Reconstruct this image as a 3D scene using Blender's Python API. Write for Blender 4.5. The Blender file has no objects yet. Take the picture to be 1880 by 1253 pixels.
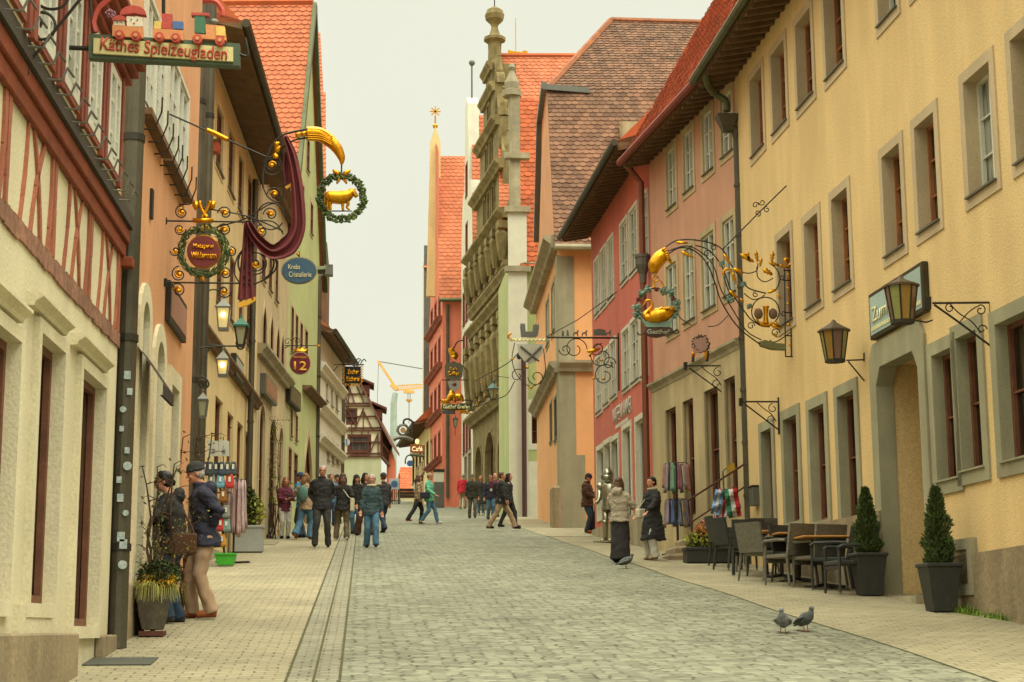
import bpy, bmesh, math, random
from mathutils import Vector, Matrix
from mathutils.geometry import tessellate_polygon
random.seed(7)
R=math.radians
sc=bpy.context.scene
C=sc.collection
# ---------------------------------------------------------------- camera
F=3000.; CX=940.; CY=626.5; CZ=1.6; S=0.0916
TH=math.atan((1155-CY)/F); YAW=R(-5.25); ROLL=R(0.35)
cam=bpy.data.objects.new('camera',bpy.data.cameras.new('camera')); C.objects.link(cam)
cam.data.sensor_width=36; cam.data.lens=36*F/1880; cam.data.clip_end=3000
CM=Matrix.Rotation(YAW,3,'Z')@Matrix.Rotation(TH+math.pi/2,3,'X')@Matrix.Rotation(-ROLL,3,'Z')
cam.matrix_world=Matrix.Translation((0,0,CZ))@CM.to_4x4()
sc.camera=cam
# ---------------------------------------------------------------- overcast sky
w=bpy.data.worlds.new('World'); sc.world=w; w.use_nodes=True
n=w.node_tree.nodes; l=w.node_tree.links; n.clear()
SUN_EL,SUN_ROT=R(58),R(200)
sky=n.new('ShaderNodeTexSky'); sky.sky_type='NISHITA'; sky.sun_disc=False; sky.sun_elevation=SUN_EL; sky.sun_rotation=SUN_ROT; sky.dust_density=4
tc=n.new('ShaderNodeTexCoord'); sp=n.new('ShaderNodeSeparateXYZ'); l.new(tc.outputs['Generated'],sp.inputs[0])
nz=n.new('ShaderNodeTexNoise'); nz.inputs['Scale'].default_value=2.2; nz.inputs['Detail'].default_value=5; l.new(tc.outputs['Generated'],nz.inputs[0])
mr=n.new('ShaderNodeMapRange'); l.new(sp.outputs[2],mr.inputs[0])
for i,v in zip((1,2,3,4),(0.38,1.0,0.94,5.4)): mr.inputs[i].default_value=v
mn=n.new('ShaderNodeMapRange'); l.new(nz.outputs[0],mn.inputs[0]); mn.inputs[3].default_value=.94; mn.inputs[4].default_value=1.06
mm=n.new('ShaderNodeMath'); mm.operation='MULTIPLY'; l.new(mr.outputs[0],mm.inputs[0]); l.new(mn.outputs[0],mm.inputs[1])
cl=n.new('ShaderNodeMix'); cl.data_type='RGBA'; cl.blend_type='MULTIPLY'; cl.inputs[0].default_value=1; cl.inputs[6].default_value=(.955,.968,.79,1)
l.new(mm.outputs[0],cl.inputs[7])
b1=n.new('ShaderNodeBackground'); b2=n.new('ShaderNodeBackground'); b1.inputs[1].default_value=.006
l.new(sky.outputs[0],b1.inputs[0]); l.new(cl.outputs[2],b2.inputs[0]); b2.inputs[1].default_value=.94
ad=n.new('ShaderNodeAddShader'); l.new(b1.outputs[0],ad.inputs[0]); l.new(b2.outputs[0],ad.inputs[1])
wo=n.new('ShaderNodeOutputWorld'); l.new(ad.outputs[0],wo.inputs[0])
sun=bpy.data.objects.new('sun',bpy.data.lights.new('sun','SUN')); C.objects.link(sun)
sun.data.energy=2.1; sun.data.angle=R(50); sun.data.color=(1,.97,.87)
sun.rotation_euler=Vector((math.sin(R(15)),-math.cos(R(15))*math.cos(SUN_EL),math.sin(SUN_EL))).to_track_quat('Z','Y').to_euler()
sc.view_settings.view_transform='Standard'; sc.view_settings.look='None'; sc.view_settings.exposure=0; sc.view_settings.gamma=1
# ---------------------------------------------------------------- pixel -> place
def ray(px,py):
    x=px-CX; u=CY-py
    return CM@Vector((x,u,-F))
def zg(y):
    if y<112: return S*y
    return S*112-(y-112)*.05 if y<130 else S*112-.9-(y-130)*.02
def zgv(y): return zg(y)
def G(px,py,dz=0):
    r=ray(px,py); t=-(CZ-dz)/(r.z-S*r.y); return Vector((r.x*t,r.y*t,S*r.y*t+dz))
def at(px,py,y):
    r=ray(px,py); t=y/r.y; return Vector((r.x*t,y,CZ+r.z*t))
def rgb(h):
    if isinstance(h,str):
        v=[int(h[i:i+2],16)/255 for i in (0,2,4)]; return tuple(c/12.92 if c<=.04045 else ((c+.055)/1.055)**2.4 for c in v)
    return h
# ---------------------------------------------------------------- materials
MATS={}
def mat(name,col=(.5,.5,.5),rough=.85,metal=0,var=.18,vscale=1.5,bump=.25,bscale=60,spec=.3,coord='Object',col2=None,emit=None,emis=0,stain=0,trans=0,island=0,fine=.25):
    if name in MATS: return MATS[name]
    m=bpy.data.materials.new(name); m.use_nodes=True; n=m.node_tree.nodes; l=m.node_tree.links
    p=n['Principled BSDF']; p.inputs['Roughness'].default_value=rough; p.inputs['Metallic'].default_value=metal
    p.inputs['Specular IOR Level'].default_value=spec
    c=rgb(col)
    tc=n.new('ShaderNodeTexCoord'); co=tc.outputs[coord]
    no=n.new('ShaderNodeTexNoise'); no.inputs['Scale'].default_value=vscale; no.inputs['Detail'].default_value=6; no.inputs['Roughness'].default_value=.65; l.new(co,no.inputs[0])
    cr=n.new('ShaderNodeValToRGB'); l.new(no.outputs[0],cr.inputs[0])
    cb=rgb(col2) if col2 else tuple(x*(1-var) for x in c)
    ca=c if col2 else tuple(min(1,x*(1+var*.6)) for x in c)
    cr.color_ramp.elements[0].position=.3; cr.color_ramp.elements[1].position=.7
    cr.color_ramp.elements[0].color=(*cb,1); cr.color_ramp.elements[1].color=(*ca,1)
    out=cr.outputs[0]
    def mul(o,fac,val,lo,hi):
        x=n.new('ShaderNodeMapRange'); l.new(val,x.inputs[0]); x.inputs[1].default_value=fac[0]; x.inputs[2].default_value=fac[1]; x.inputs[3].default_value=lo; x.inputs[4].default_value=hi
        y=n.new('ShaderNodeMix'); y.data_type='RGBA'; y.blend_type='MULTIPLY'; y.inputs[0].default_value=1; l.new(o,y.inputs[6]); l.new(x.outputs[0],y.inputs[7]); return y.outputs[2]
    if fine:
        nf=n.new('ShaderNodeTexNoise'); nf.inputs['Scale'].default_value=bscale; nf.inputs['Detail'].default_value=3; l.new(co,nf.inputs[0])
        out=mul(out,(.3,.7),nf.outputs[0],1-fine*.6,1+fine*.4)
    if stain:
        mp=n.new('ShaderNodeMapping'); mp.inputs['Scale'].default_value=(1.5,1.5,.3); l.new(co,mp.inputs[0])
        ns=n.new('ShaderNodeTexNoise'); ns.inputs['Scale'].default_value=1.3; ns.inputs['Detail'].default_value=7; l.new(mp.outputs[0],ns.inputs[0])
        out=mul(out,(.42,.68),ns.outputs[0],1-stain,1.03)
    if island:
        ge=n.new('ShaderNodeNewGeometry'); out=mul(out,(0,1),ge.outputs['Random Per Island'],1-island,1+island*.5)
    l.new(out,p.inputs['Base Color'])
    if bump:
        nb=n.new('ShaderNodeTexNoise'); nb.inputs['Scale'].default_value=bscale; nb.inputs['Detail'].default_value=4; l.new(co,nb.inputs[0])
        bp=n.new('ShaderNodeBump'); bp.inputs['Strength'].default_value=bump; bp.inputs['Distance'].default_value=.01
        l.new(nb.outputs[0],bp.inputs['Height']); l.new(bp.outputs[0],p.inputs['Normal'])
    if emit: p.inputs['Emission Color'].default_value=(*rgb(emit),1); p.inputs['Emission Strength'].default_value=emis
    MATS[name]=m; return m
def plaster(name,col,**k):
    a=dict(var=.11,vscale=.9,bump=.5,bscale=38,stain=.1,fine=.2); a.update(k)
    def wash(h):
        c=rgb(h); g=sum(c)/3; return tuple((x*.84+g*.16)*1.06 for x in c)
    if a.get('col2'): a['col2']=wash(a['col2'])
    return mat(name,wash(col),.92,**a)
def cobble(name,c1,c2,mort,bw,bh,speck=.5,dist=.03,rot=0,mo=.012,vor=False):
    m=bpy.data.materials.new(name); m.use_nodes=True; n=m.node_tree.nodes; l=m.node_tree.links; p=n['Principled BSDF']; p.inputs['Roughness'].default_value=.8; p.inputs['Specular IOR Level'].default_value=.25
    tc=n.new('ShaderNodeTexCoord'); mp=n.new('ShaderNodeMapping'); mp.inputs['Rotation'].default_value=(0,0,rot); l.new(tc.outputs['Object'],mp.inputs[0])
    dn=n.new('ShaderNodeTexNoise'); dn.inputs['Scale'].default_value=1.7; dn.inputs['Detail'].default_value=3; l.new(mp.outputs[0],dn.inputs[0])
    dn2=n.new('ShaderNodeTexNoise'); dn2.inputs['Scale'].default_value=14; dn2.inputs['Detail'].default_value=2; l.new(mp.outputs[0],dn2.inputs[0])
    def vm(op,a,b=None,s=None):
        x=n.new('ShaderNodeVectorMath'); x.operation=op; l.new(a,x.inputs[0])
        if b: l.new(b,x.inputs[1])
        if s is not None: x.inputs['Scale'].default_value=s
        return x.outputs[0]
    v=vm('ADD',mp.outputs[0],vm('SCALE',dn.outputs[1],s=dist*4)); v=vm('ADD',v,vm('SCALE',dn2.outputs[1],s=dist))
    br=n.new('ShaderNodeTexBrick'); l.new(v,br.inputs[0]); br.inputs['Scale'].default_value=1; br.inputs['Mortar Size'].default_value=mo; br.inputs['Mortar Smooth'].default_value=.6
    br.inputs['Brick Width'].default_value=bw; br.inputs['Row Height'].default_value=bh; br.offset=.5; br.inputs['Bias'].default_value=0
    br.inputs['Color1'].default_value=(*rgb(c1),1); br.inputs['Color2'].default_value=(*rgb(c2),1); br.inputs['Mortar'].default_value=(*rgb(c2),1)
    bfac,bcol=br.outputs['Fac'],br.outputs[0]
    if vor:
        ms=n.new('ShaderNodeMapping'); ms.inputs['Scale'].default_value=(1/bw,1/bh,1); l.new(v,ms.inputs[0])
        ve=n.new('ShaderNodeTexVoronoi'); ve.voronoi_dimensions='2D'; ve.feature='DISTANCE_TO_EDGE'; ve.inputs['Scale'].default_value=1; ve.inputs['Randomness'].default_value=.62; l.new(ms.outputs[0],ve.inputs[0])
        vc=n.new('ShaderNodeTexVoronoi'); vc.voronoi_dimensions='2D'; vc.inputs['Scale'].default_value=1; vc.inputs['Randomness'].default_value=.62; l.new(ms.outputs[0],vc.inputs[0])
        er=n.new('ShaderNodeMapRange'); l.new(ve.outputs['Distance'],er.inputs[0]); er.inputs[1].default_value=.03; er.inputs[2].default_value=.17; er.inputs[3].default_value=1; er.inputs[4].default_value=0; bfac=er.outputs[0]
        s1=n.new('ShaderNodeSeparateXYZ'); l.new(vc.outputs['Color'],s1.inputs[0]); mc=n.new('ShaderNodeMix'); mc.data_type='RGBA'; l.new(s1.outputs[0],mc.inputs[0]); mc.inputs[6].default_value=(*rgb(c1),1); mc.inputs[7].default_value=(*rgb(c2),1); bcol=mc.outputs[2]
    # joints go dark only here and there, as worn setts do
    pn=n.new('ShaderNodeTexNoise'); pn.inputs['Scale'].default_value=5.5; pn.inputs['Detail'].default_value=4; l.new(tc.outputs['Object'],pn.inputs[0])
    pr=n.new('ShaderNodeMapRange'); l.new(pn.outputs[0],pr.inputs[0]); pr.inputs[1].default_value=.44; pr.inputs[2].default_value=.62; pr.inputs[3].default_value=.05; pr.inputs[4].default_value=speck
    mm=n.new('ShaderNodeMath'); mm.operation='MULTIPLY'; l.new(bfac,mm.inputs[0]); l.new(pr.outputs[0],mm.inputs[1])
    mx=n.new('ShaderNodeMix'); mx.data_type='RGBA'; l.new(mm.outputs[0],mx.inputs[0]); l.new(bcol,mx.inputs[6]); mx.inputs[7].default_value=(*rgb(mort),1)
    ln=n.new('ShaderNodeTexNoise'); ln.inputs['Scale'].default_value=.5; ln.inputs['Detail'].default_value=8; ln.inputs['Roughness'].default_value=.7; l.new(tc.outputs['Object'],ln.inputs[0])
    lr=n.new('ShaderNodeMapRange'); l.new(ln.outputs[0],lr.inputs[0]); lr.inputs[1].default_value=.3; lr.inputs[2].default_value=.7; lr.inputs[3].default_value=.7; lr.inputs[4].default_value=1.18
    m2=n.new('ShaderNodeMix'); m2.data_type='RGBA'; m2.blend_type='MULTIPLY'; m2.inputs[0].default_value=1; l.new(mx.outputs[2],m2.inputs[6]); l.new(lr.outputs[0],m2.inputs[7])
    l.new(m2.outputs[2],p.inputs['Base Color'])
    iv=n.new('ShaderNodeMath'); iv.operation='MULTIPLY_ADD'; l.new(bfac,iv.inputs[0]); iv.inputs[1].default_value=-1; 
    l.new(dn2.outputs[0],iv.inputs[2])
    bp=n.new('ShaderNodeBump'); bp.inputs['Strength'].default_value=.7; bp.inputs['Distance'].default_value=.012; l.new(iv.outputs[0],bp.inputs['Height']); l.new(bp.outputs[0],p.inputs['Normal'])
    MATS[name]=m; return m
# ---------------------------------------------------------------- mesh builder
MW={}
class MB:
    def __init__(s,M=None): s.v=[]; s.f=[]; s.M=M; s.mi=[]; s.cm=0; s.pc=[]; s.cp=0
    def add(s,v,f):
        o=len(s.v)
        for p in v:
            p=Vector(p); s.v.append(s.M@p if s.M else p)
        for q in f: s.f.append([i+o for i in q]); s.mi.append(s.cm); s.pc.append(s.cp)
        return s
    def box(s,x0,x1,y0,y1,z0,z1,M=None):
        v=[Vector(p) for p in ((x0,y0,z0),(x1,y0,z0),(x1,y1,z0),(x0,y1,z0),(x0,y0,z1),(x1,y0,z1),(x1,y1,z1),(x0,y1,z1))]
        if M: v=[M@p for p in v]
        return s.add(v,[(3,2,1,0),(4,5,6,7),(0,1,5,4),(1,2,6,5),(2,3,7,6),(3,0,4,7)])
    def bar(s,a,b,w,h=None,up=(0,0,1)):
        a=Vector(a);b=Vector(b);h=h or w; d=(b-a).normalized(); u=Vector(up)
        if abs(d.dot(u))>.98: u=Vector((0,1,0))
        x=d.cross(u).normalized(); y=x.cross(d)
        v=[]
        for p in (a,b):
            for i,j in ((-1,-1),(1,-1),(1,1),(-1,1)): v.append(p+x*i*w/2+y*j*h/2)
        return s.add(v,[(0,1,2,3),(7,6,5,4),(0,4,5,1),(1,5,6,2),(2,6,7,3),(3,7,4,0)])
    def tube(s,pts,r,n=6,closed=False,sq=1):
        pts=[Vector(p) for p in pts]; N=len(pts)
        if N<2: return s
        rr=[r]*N if not hasattr(r,'__len__') else r
        v=[];f=[]; prev=None
        for i,p in enumerate(pts):
            a=pts[(i-1)%N] if (closed or i>0) else p; b=pts[(i+1)%N] if (closed or i<N-1) else p
            d=(b-a); d=d.normalized() if d.length>1e-9 else Vector((0,0,1))
            if prev is None:
                u=Vector((0,0,1)) if abs(d.z)<.9 else Vector((0,1,0))
                x=d.cross(u).normalized()
            else:
                x=(prev-d*prev.dot(d)); x=x.normalized() if x.length>1e-6 else d.orthogonal().normalized()
            prev=x; y=d.cross(x)
            for k in range(n):
                t=2*math.pi*k/n; v.append(p+(x*math.cos(t)+y*math.sin(t)*sq)*rr[i])
        for i in range(N if closed else N-1):
            j=(i+1)%N
            for k in range(n):
                k2=(k+1)%n; f.append((i*n+k,i*n+k2,j*n+k2,j*n+k))
        if not closed: f.append(tuple(range(n))[::-1]); f.append(tuple((N-1)*n+k for k in range(n)))
        return s.add(v,f)
    def lathe(s,prof,n=14,c=(0,0,0),ph=0,sx=1,sy=1):
        v=[];f=[];c=Vector(c)
        for r,z in prof:
            for k in range(n):
                t=2*math.pi*k/n+ph; v.append(c+Vector((math.cos(t)*r*sx,math.sin(t)*r*sy,z)))
        for i in range(len(prof)-1):
            for k in range(n):
                k2=(k+1)%n; f.append((i*n+k,i*n+k2,(i+1)*n+k2,(i+1)*n+k))
        f.append(tuple(range(n))[::-1]); f.append(tuple((len(prof)-1)*n+k for k in range(n)))
        return s.add(v,f)
    def ell(s,c,r,n=10,M=None):
        c=Vector(c); r=(r,r,r) if not hasattr(r,'__len__') else r
        v=[];f=[];m=max(5,n//2+1)
        for i in range(m+1):
            a=math.pi*i/m
            for k in range(n):
                t=2*math.pi*k/n; p=Vector((math.sin(a)*math.cos(t)*r[0],math.sin(a)*math.sin(t)*r[1],math.cos(a)*r[2]))
                v.append(c+(M@p if M else p))
        for i in range(m):
            for k in range(n):
                k2=(k+1)%n; f.append((i*n+k,(i+1)*n+k,(i+1)*n+k2,i*n+k2))
        return s.add(v,f)
    def fill(s,outer,holes=(),y=0,fn=None):
        """flat polygon with holes in the local x-z plane"""
        loops=[[Vector((a,b,0)) for a,b in outer]]+[[Vector((a,b,0)) for a,b in h] for h in holes]
        flat=[p for q in loops for p in q]
        tris=tessellate_polygon(loops)
        fn=fn or (lambda a,b:Vector((a,y,b)))
        return s.add([fn(p.x,p.y) for p in flat],[tuple(t) for t in tris])
    def prism(s,poly,y0,y1,fn=None):
        """outline in local x-z, given thickness in y"""
        fn=fn or (lambda a,y,b:Vector((a,y,b)))
        N=len(poly); v=[fn(a,y0,b) for a,b in poly]+[fn(a,y1,b) for a,b in poly]
        t=[tuple(q) for q in tessellate_polygon([[Vector((a,b,0)) for a,b in poly]])]
        f=t+[tuple(i+N for i in q)[::-1] for q in t]+[(i,(i+1)%N,(i+1)%N+N,i+N) for i in range(N)]
        return s.add(v,f)
    def pieces(s,name,m,parent=None,**k):
        out=[]
        for c in sorted(set(s.pc)):
            fs=[f for f,p in zip(s.f,s.pc) if p==c]; ids=sorted({i for f in fs for i in f}); mp={i:j for j,i in enumerate(ids)}
            b=MB(); b.v=[s.v[i] for i in ids]; b.f=[[mp[i] for i in f] for f in fs]; b.mi=[0]*len(fs); out.append(b.build(name,m,parent,**k))
        return out
    def build(s,name,m,parent=None,world=False,smooth=False,bevel=0,org=None,sub=0,fixn=True):
        me=bpy.data.meshes.new(name); v=s.v
        o=bpy.data.objects.new(name,me)
        if parent:
            o.parent=parent; MW[o.name]=MW[parent.name]
            if world: inv=MW[parent.name].inverted(); v=[inv@p for p in v]
        elif world:
            if org is None:
                zs=min(p.z for p in v); org=Vector(((min(p.x for p in v)+max(p.x for p in v))/2,(min(p.y for p in v)+max(p.y for p in v))/2,zs))
            o.location=org; MW[o.name]=Matrix.Translation(org); v=[p-Vector(org) for p in v]
        else:
            o.location=org or (0,0,0); MW[o.name]=Matrix.Translation(org or (0,0,0))
        me.from_pydata([tuple(p) for p in v],[],s.f)
        for q in (m if isinstance(m,(list,tuple)) else [m]): me.materials.append(q)
        if isinstance(m,(list,tuple)):
            for i,p in enumerate(me.polygons): p.material_index=s.mi[i]
        if fixn:
            bm=bmesh.new(); bm.from_mesh(me); bmesh.ops.recalc_face_normals(bm,faces=bm.faces); bm.to_mesh(me); bm.free()
        if smooth:
            for p in me.polygons: p.use_smooth=True
        C.objects.link(o)
        if bevel:
            b=o.modifiers.new('bevel','BEVEL'); b.width=bevel; b.segments=1; b.limit_method='ANGLE'
        if sub:
            b=o.modifiers.new('sub','SUBSURF'); b.levels=sub; b.render_levels=sub
        return o
def tag(o,label=None,cat=None,group=None,kind=None):
    if label: o['label']=label
    if cat: o['category']=cat
    if group: o['group']=group
    if kind: o['kind']=kind
    return o
def empty(name,M,label=None,cat=None,group=None):
    if not isinstance(M,Matrix): M=Matrix.Translation(M)
    o=bpy.data.objects.new(name,None); o.empty_display_size=.2; C.objects.link(o); o.matrix_world=M; MW[o.name]=M.copy()
    return tag(o,label,cat,group)
def copy_tree(o,parent=None,M=None):
    c=o.copy(); C.objects.link(c)
    if parent: c.parent=parent
    MW[c.name]=M or MW[o.name]
    if M is not None: c.matrix_world=M
    for ch in list(o.children): copy_tree(ch,c)
    return c
def lettering(txt,m,parent,M,width=None,height=None,size=1,ext=.004,bold=0,shear=0,name='lettering'):
    """M: where the text centre stands; local x right, y up, z toward the reader"""
    cu=bpy.data.curves.new('t','FONT'); cu.body=txt; cu.size=1; cu.align_x='CENTER'; cu.align_y='CENTER'; cu.extrude=0.0; cu.offset=bold; cu.shear=shear; cu.resolution_u=3
    ob=bpy.data.objects.new('t',cu); C.objects.link(ob); dg=bpy.context.evaluated_depsgraph_get()
    me=bpy.data.meshes.new_from_object(ob.evaluated_get(dg)); bpy.data.objects.remove(ob)
    xs=[v.co.x for v in me.vertices]; ys=[v.co.y for v in me.vertices]
    sx=width/(max(xs)-min(xs)) if width else size; sy=height/(max(ys)-min(ys)) if height else sx
    cx=(max(xs)+min(xs))/2; cy=(max(ys)+min(ys))/2
    inv=MW[parent.name].inverted() if parent else Matrix()
    for v in me.vertices: v.co=inv@(M@Vector(((v.co.x-cx)*sx,(v.co.y-cy)*sy,0)))
    me.name=name; me.materials.clear(); me.materials.append(m)
    o=bpy.data.objects.new(name,me); C.objects.link(o)
    if parent: o.parent=parent
    b=o.modifiers.new('thick','SOLIDIFY'); b.thickness=ext; b.offset=0
    MW[o.name]=MW[parent.name] if parent else Matrix()
    return o
def facing(p,yaw=0,tilt=0):
    """text matrix at p, readable from -Y"""
    return Matrix.Translation(p)@Matrix.Rotation(yaw,4,'Z')@Matrix.Rotation(math.pi/2,4,'X')@Matrix.Rotation(tilt,4,'Z')
def spline(pts,k=6,closed=False):
    P=[Vector(p) for p in pts]; N=len(P); out=[]
    rng=range(N) if closed else range(N-1)
    for i in rng:
        p0=P[(i-1)%N] if closed or i>0 else P[0]; p1=P[i]; p2=P[(i+1)%N]; p3=P[(i+2)%N] if closed or i+2<N else P[-1]
        for j in range(k):
            t=j/k; out.append(.5*((2*p1)+(p2-p0)*t+(2*p0-5*p1+4*p2-p3)*t*t+(3*p1-p0-3*p2+p3)*t**3))
    if not closed: out.append(P[-1])
    return out
def arc(cx,cy,r,a0,a1,n=14,ry=None):
    ry=ry or r; return [(cx+r*math.cos(R(a0+(a1-a0)*i/n)),cy-ry*math.sin(R(a0+(a1-a0)*i/n))) for i in range(n+1)]
def spiral(cx,cy,r0,r1,a0,a1,n=20):
    return [(cx+(r0+(r1-r0)*i/n)*math.cos(R(a0+(a1-a0)*i/n)),cy-(r0+(r1-r0)*i/n)*math.sin(R(a0+(a1-a0)*i/n))) for i in range(n+1)]
# ---------------------------------------------------------------- palette
M_yel=plaster('yellow_plaster','debb76',col2='cfac69',vscale=.35,fine=.32,stain=.1)
M_yel2=plaster('pale_yellow_plaster','ddc27e')
M_pink=plaster('salmon_plaster','c08a68')
M_sand=plaster('sandstone_cream','b9a372',stain=.25)
M_red=plaster('red_plaster','c86048')
M_org=plaster('orange_plaster','e2a05a',stain=.05)
M_orgl=plaster('apricot_plaster','cf9058',stain=.1)
M_coral=plaster('coral_plaster','d9704a')
M_cream=plaster('cream_plaster','cfc39a')
M_creamy=plaster('warm_cream_plaster','cdb273')
M_grn=plaster('green_plaster','a5ab68')
M_grn2=plaster('pale_green_plaster','a9aa82')
M_white=plaster('white_plaster','cfcab2')
M_panel=plaster('panel_plaster','d5cda6',stain=.08)
M_stone=mat('grey_stone','a59a7c',.9,var=.25,vscale=2.5,bump=.6,bscale=30,stain=.25)
M_dstone=mat('weathered_sandstone','9a8859',.92,var=.35,vscale=2.2,bump=.7,bscale=25,stain=.3,col2='6f6240')
M_plinth=mat('plinth_stone','a39270',.92,col2='8e7c60',vscale=3,bump=.8,bscale=22,stain=.3)
M_taupe=mat('taupe_trim','bda884',.9,var=.1,stain=.12,bump=.25)
M_gtrim=mat('grey_green_trim','9c9678',.9,var=.14,stain=.2,bump=.3)
M_wtrim=mat('white_trim','c9c4ae',.8,var=.1)
M_wht=mat('white_paint','c8c6b4',.5,var=.08,bump=.05)
M_redw=mat('red_timber','8f4834',.75,var=.25,vscale=6,bump=.4,bscale=40,stain=.3)
M_beam=mat('carved_beam','7b3a1e',.7,var=.3,vscale=5,bump=.4,bscale=30)
M_tim=mat('brown_timber','5a3527',.8,var=.3,vscale=6,bump=.4,bscale=40)
M_brnf=mat('brown_window_wood','6e4630',.6,var=.3,vscale=5,bump=.2)
M_orw=mat('orange_window_wood','9a6238',.6,var=.3,vscale=5,bump=.2)
M_dark=mat('dark_interior','14110c',.9,bump=0,fine=0)
M_soff=mat('soffit_wood','6b5238',.85,var=.35,vscale=4,bump=.5,bscale=20)
M_gutter=mat('copper_gutter','46402e',.5,metal=.6,var=.3,vscale=3)
M_gutg=mat('green_gutter','55583a',.5,metal=.4,var=.3,vscale=3)
M_pipe=mat('dark_downpipe','5d5745',.5,metal=.5,var=.3,vscale=2,stain=.3)
M_zinc=mat('zinc','6b6a60',.45,metal=.6,var=.2)
M_iron=mat('wrought_iron','37332a',.55,metal=.5,var=.2,bump=.1)
M_gold=mat('gilding','d99e22',.35,metal=.85,var=.25,vscale=9,bump=.3,bscale=40,col2='b87812')
M_goldp=mat('gold_paint','cf9c2c',.5,var=.1,bump=0,fine=0)
def glassmat(name,c,curt,thr=.5):
    m=bpy.data.materials.new(name); m.use_nodes=True; n=m.node_tree.nodes; l=m.node_tree.links; p=n['Principled BSDF']
    p.inputs['Roughness'].default_value=.07; p.inputs['Specular IOR Level'].default_value=.5
    tc=n.new('ShaderNodeTexCoord'); mp=n.new('ShaderNodeMapping'); mp.inputs['Scale'].default_value=(7,7,.5); l.new(tc.outputs['Object'],mp.inputs[0])
    no=n.new('ShaderNodeTexNoise'); no.inputs['Scale'].default_value=1.5; no.inputs['Detail'].default_value=3; l.new(mp.outputs[0],no.inputs[0])
    cr=n.new('ShaderNodeValToRGB'); cr.color_ramp.elements[0].position=thr-.06; cr.color_ramp.elements[1].position=thr+.08; cr.color_ramp.elements[0].color=(*rgb(c),1); cr.color_ramp.elements[1].color=(*rgb(curt),1)
    l.new(no.outputs[0],cr.inputs[0]); l.new(cr.outputs[0],p.inputs['Base Color'])
    nb=n.new('ShaderNodeTexNoise'); nb.inputs['Scale'].default_value=3; l.new(tc.outputs['Object'],nb.inputs[0])
    bp=n.new('ShaderNodeBump'); bp.inputs['Strength'].default_value=.15; bp.inputs['Distance'].default_value=.02; l.new(nb.outputs[0],bp.inputs['Height']); l.new(bp.outputs[0],p.inputs['Normal'])
    MATS[name]=m; return m
M_gl=glassmat('window_glass','2a261c','5d5a48',.55)
M_glc=glassmat('curtained_glass','2b2a20','8b8a78',.46)
M_gls=glassmat('shop_glass','1b140c','4a3820',.55)
M_tor=mat('orange_roof_tile','bc6c48',.8,var=.14,vscale=1.2,bump=.3,island=.16,stain=.06)
M_tbr=mat('brown_roof_tile','6f5440',.88,col2='8a6148',vscale=.5,bump=.4,island=.38,stain=.15)
M_trd=mat('red_roof_tile','c4633a',.85,col2='a4552f',vscale=.6,bump=.4,island=.3,stain=.1)
M_road=cobble('road_setts','8b8a74','6d6c59','322f1e',.13,.115,speck=.85,dist=.02,mo=.016,vor=True)
M_pave=cobble('pavement_setts','9a9073','8e8569','453c28',.19,.13,speck=.8,dist=.012,mo=.011)
M_gut=cobble('gutter_setts','8d8872','7c7863','3b3825',.16,.11,speck=.9,dist=.008)
M_leaf=mat('green_foliage','3d4a1c',.7,var=.5,vscale=2,bump=0,island=.5)
M_leafd=mat('dark_conifer','4b5a2a',.75,var=.4,vscale=3,bump=0,island=.5)
M_leafy=mat('yellow_green_foliage','8a8c2c',.7,var=.4,vscale=3,bump=0,island=.45)
M_bark=mat('twig_bark','4a3826',.9,var=.3)
# ---------------------------------------------------------------- ground
def strip(name,x0,x1,y0,y1,m,lift,step=1.0,wob=0):
    b=MB(); ys=[]; y=y0
    while y<y1: ys.append(y); y+=step
    ys.append(y1); v=[];f=[]
    g0=x0 if callable(x0) else (lambda y:x0); g1=x1 if callable(x1) else (lambda y:x1)
    for i,y in enumerate(ys): v+=[(g0(y),y,zg(y)+lift),(g1(y),y,zg(y)+lift)]
    f=[(2*i,2*i+1,2*i+3,2*i+2) for i in range(len(ys)-1)]
    b.add(v,f); return tag(b.build(name,m,fixn=False),kind='structure')
M_earth=mat('far_ground','8c8466',.95)
def gsheet():
    b=MB(); ys=[-40,-10,0]+[10*i for i in range(1,12)]+[112,120,130,160,250,500,1200]
    v=[];f=[]
    for y in ys: v+=[(-300,y,zg(y)-.03),(300,y,zg(y)-.03)]
    f=[(2*i,2*i+1,2*i+3,2*i+2) for i in range(len(ys)-1)]
    b.add(v,f); tag(b.build('ground',M_earth,fixn=False),kind='structure')
gsheet()
def wx(y): return 5.0+.03*math.sin(y*.9)
strip('road',-.16,wx,-2,128,M_road,.0)
strip('gutter',-.58,-.16,-2,128,M_gut,.004)
strip('pavement',-6,-.58,-2,128,M_pave,.0)
strip('pavement',wx,12,-2,128,M_pave,.0)
M_joint=mat('mossy_joint','4f4c2a',.95,var=.5,vscale=9)
for x in (-.585,-.165,-.37): strip('gutter_joint',x-.011,x+.011,-2,110,M_joint,.008)
strip('pavement_edge',lambda y:wx(y)-.012,lambda y:wx(y)+.012,-2,110,M_joint,.004)
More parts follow.
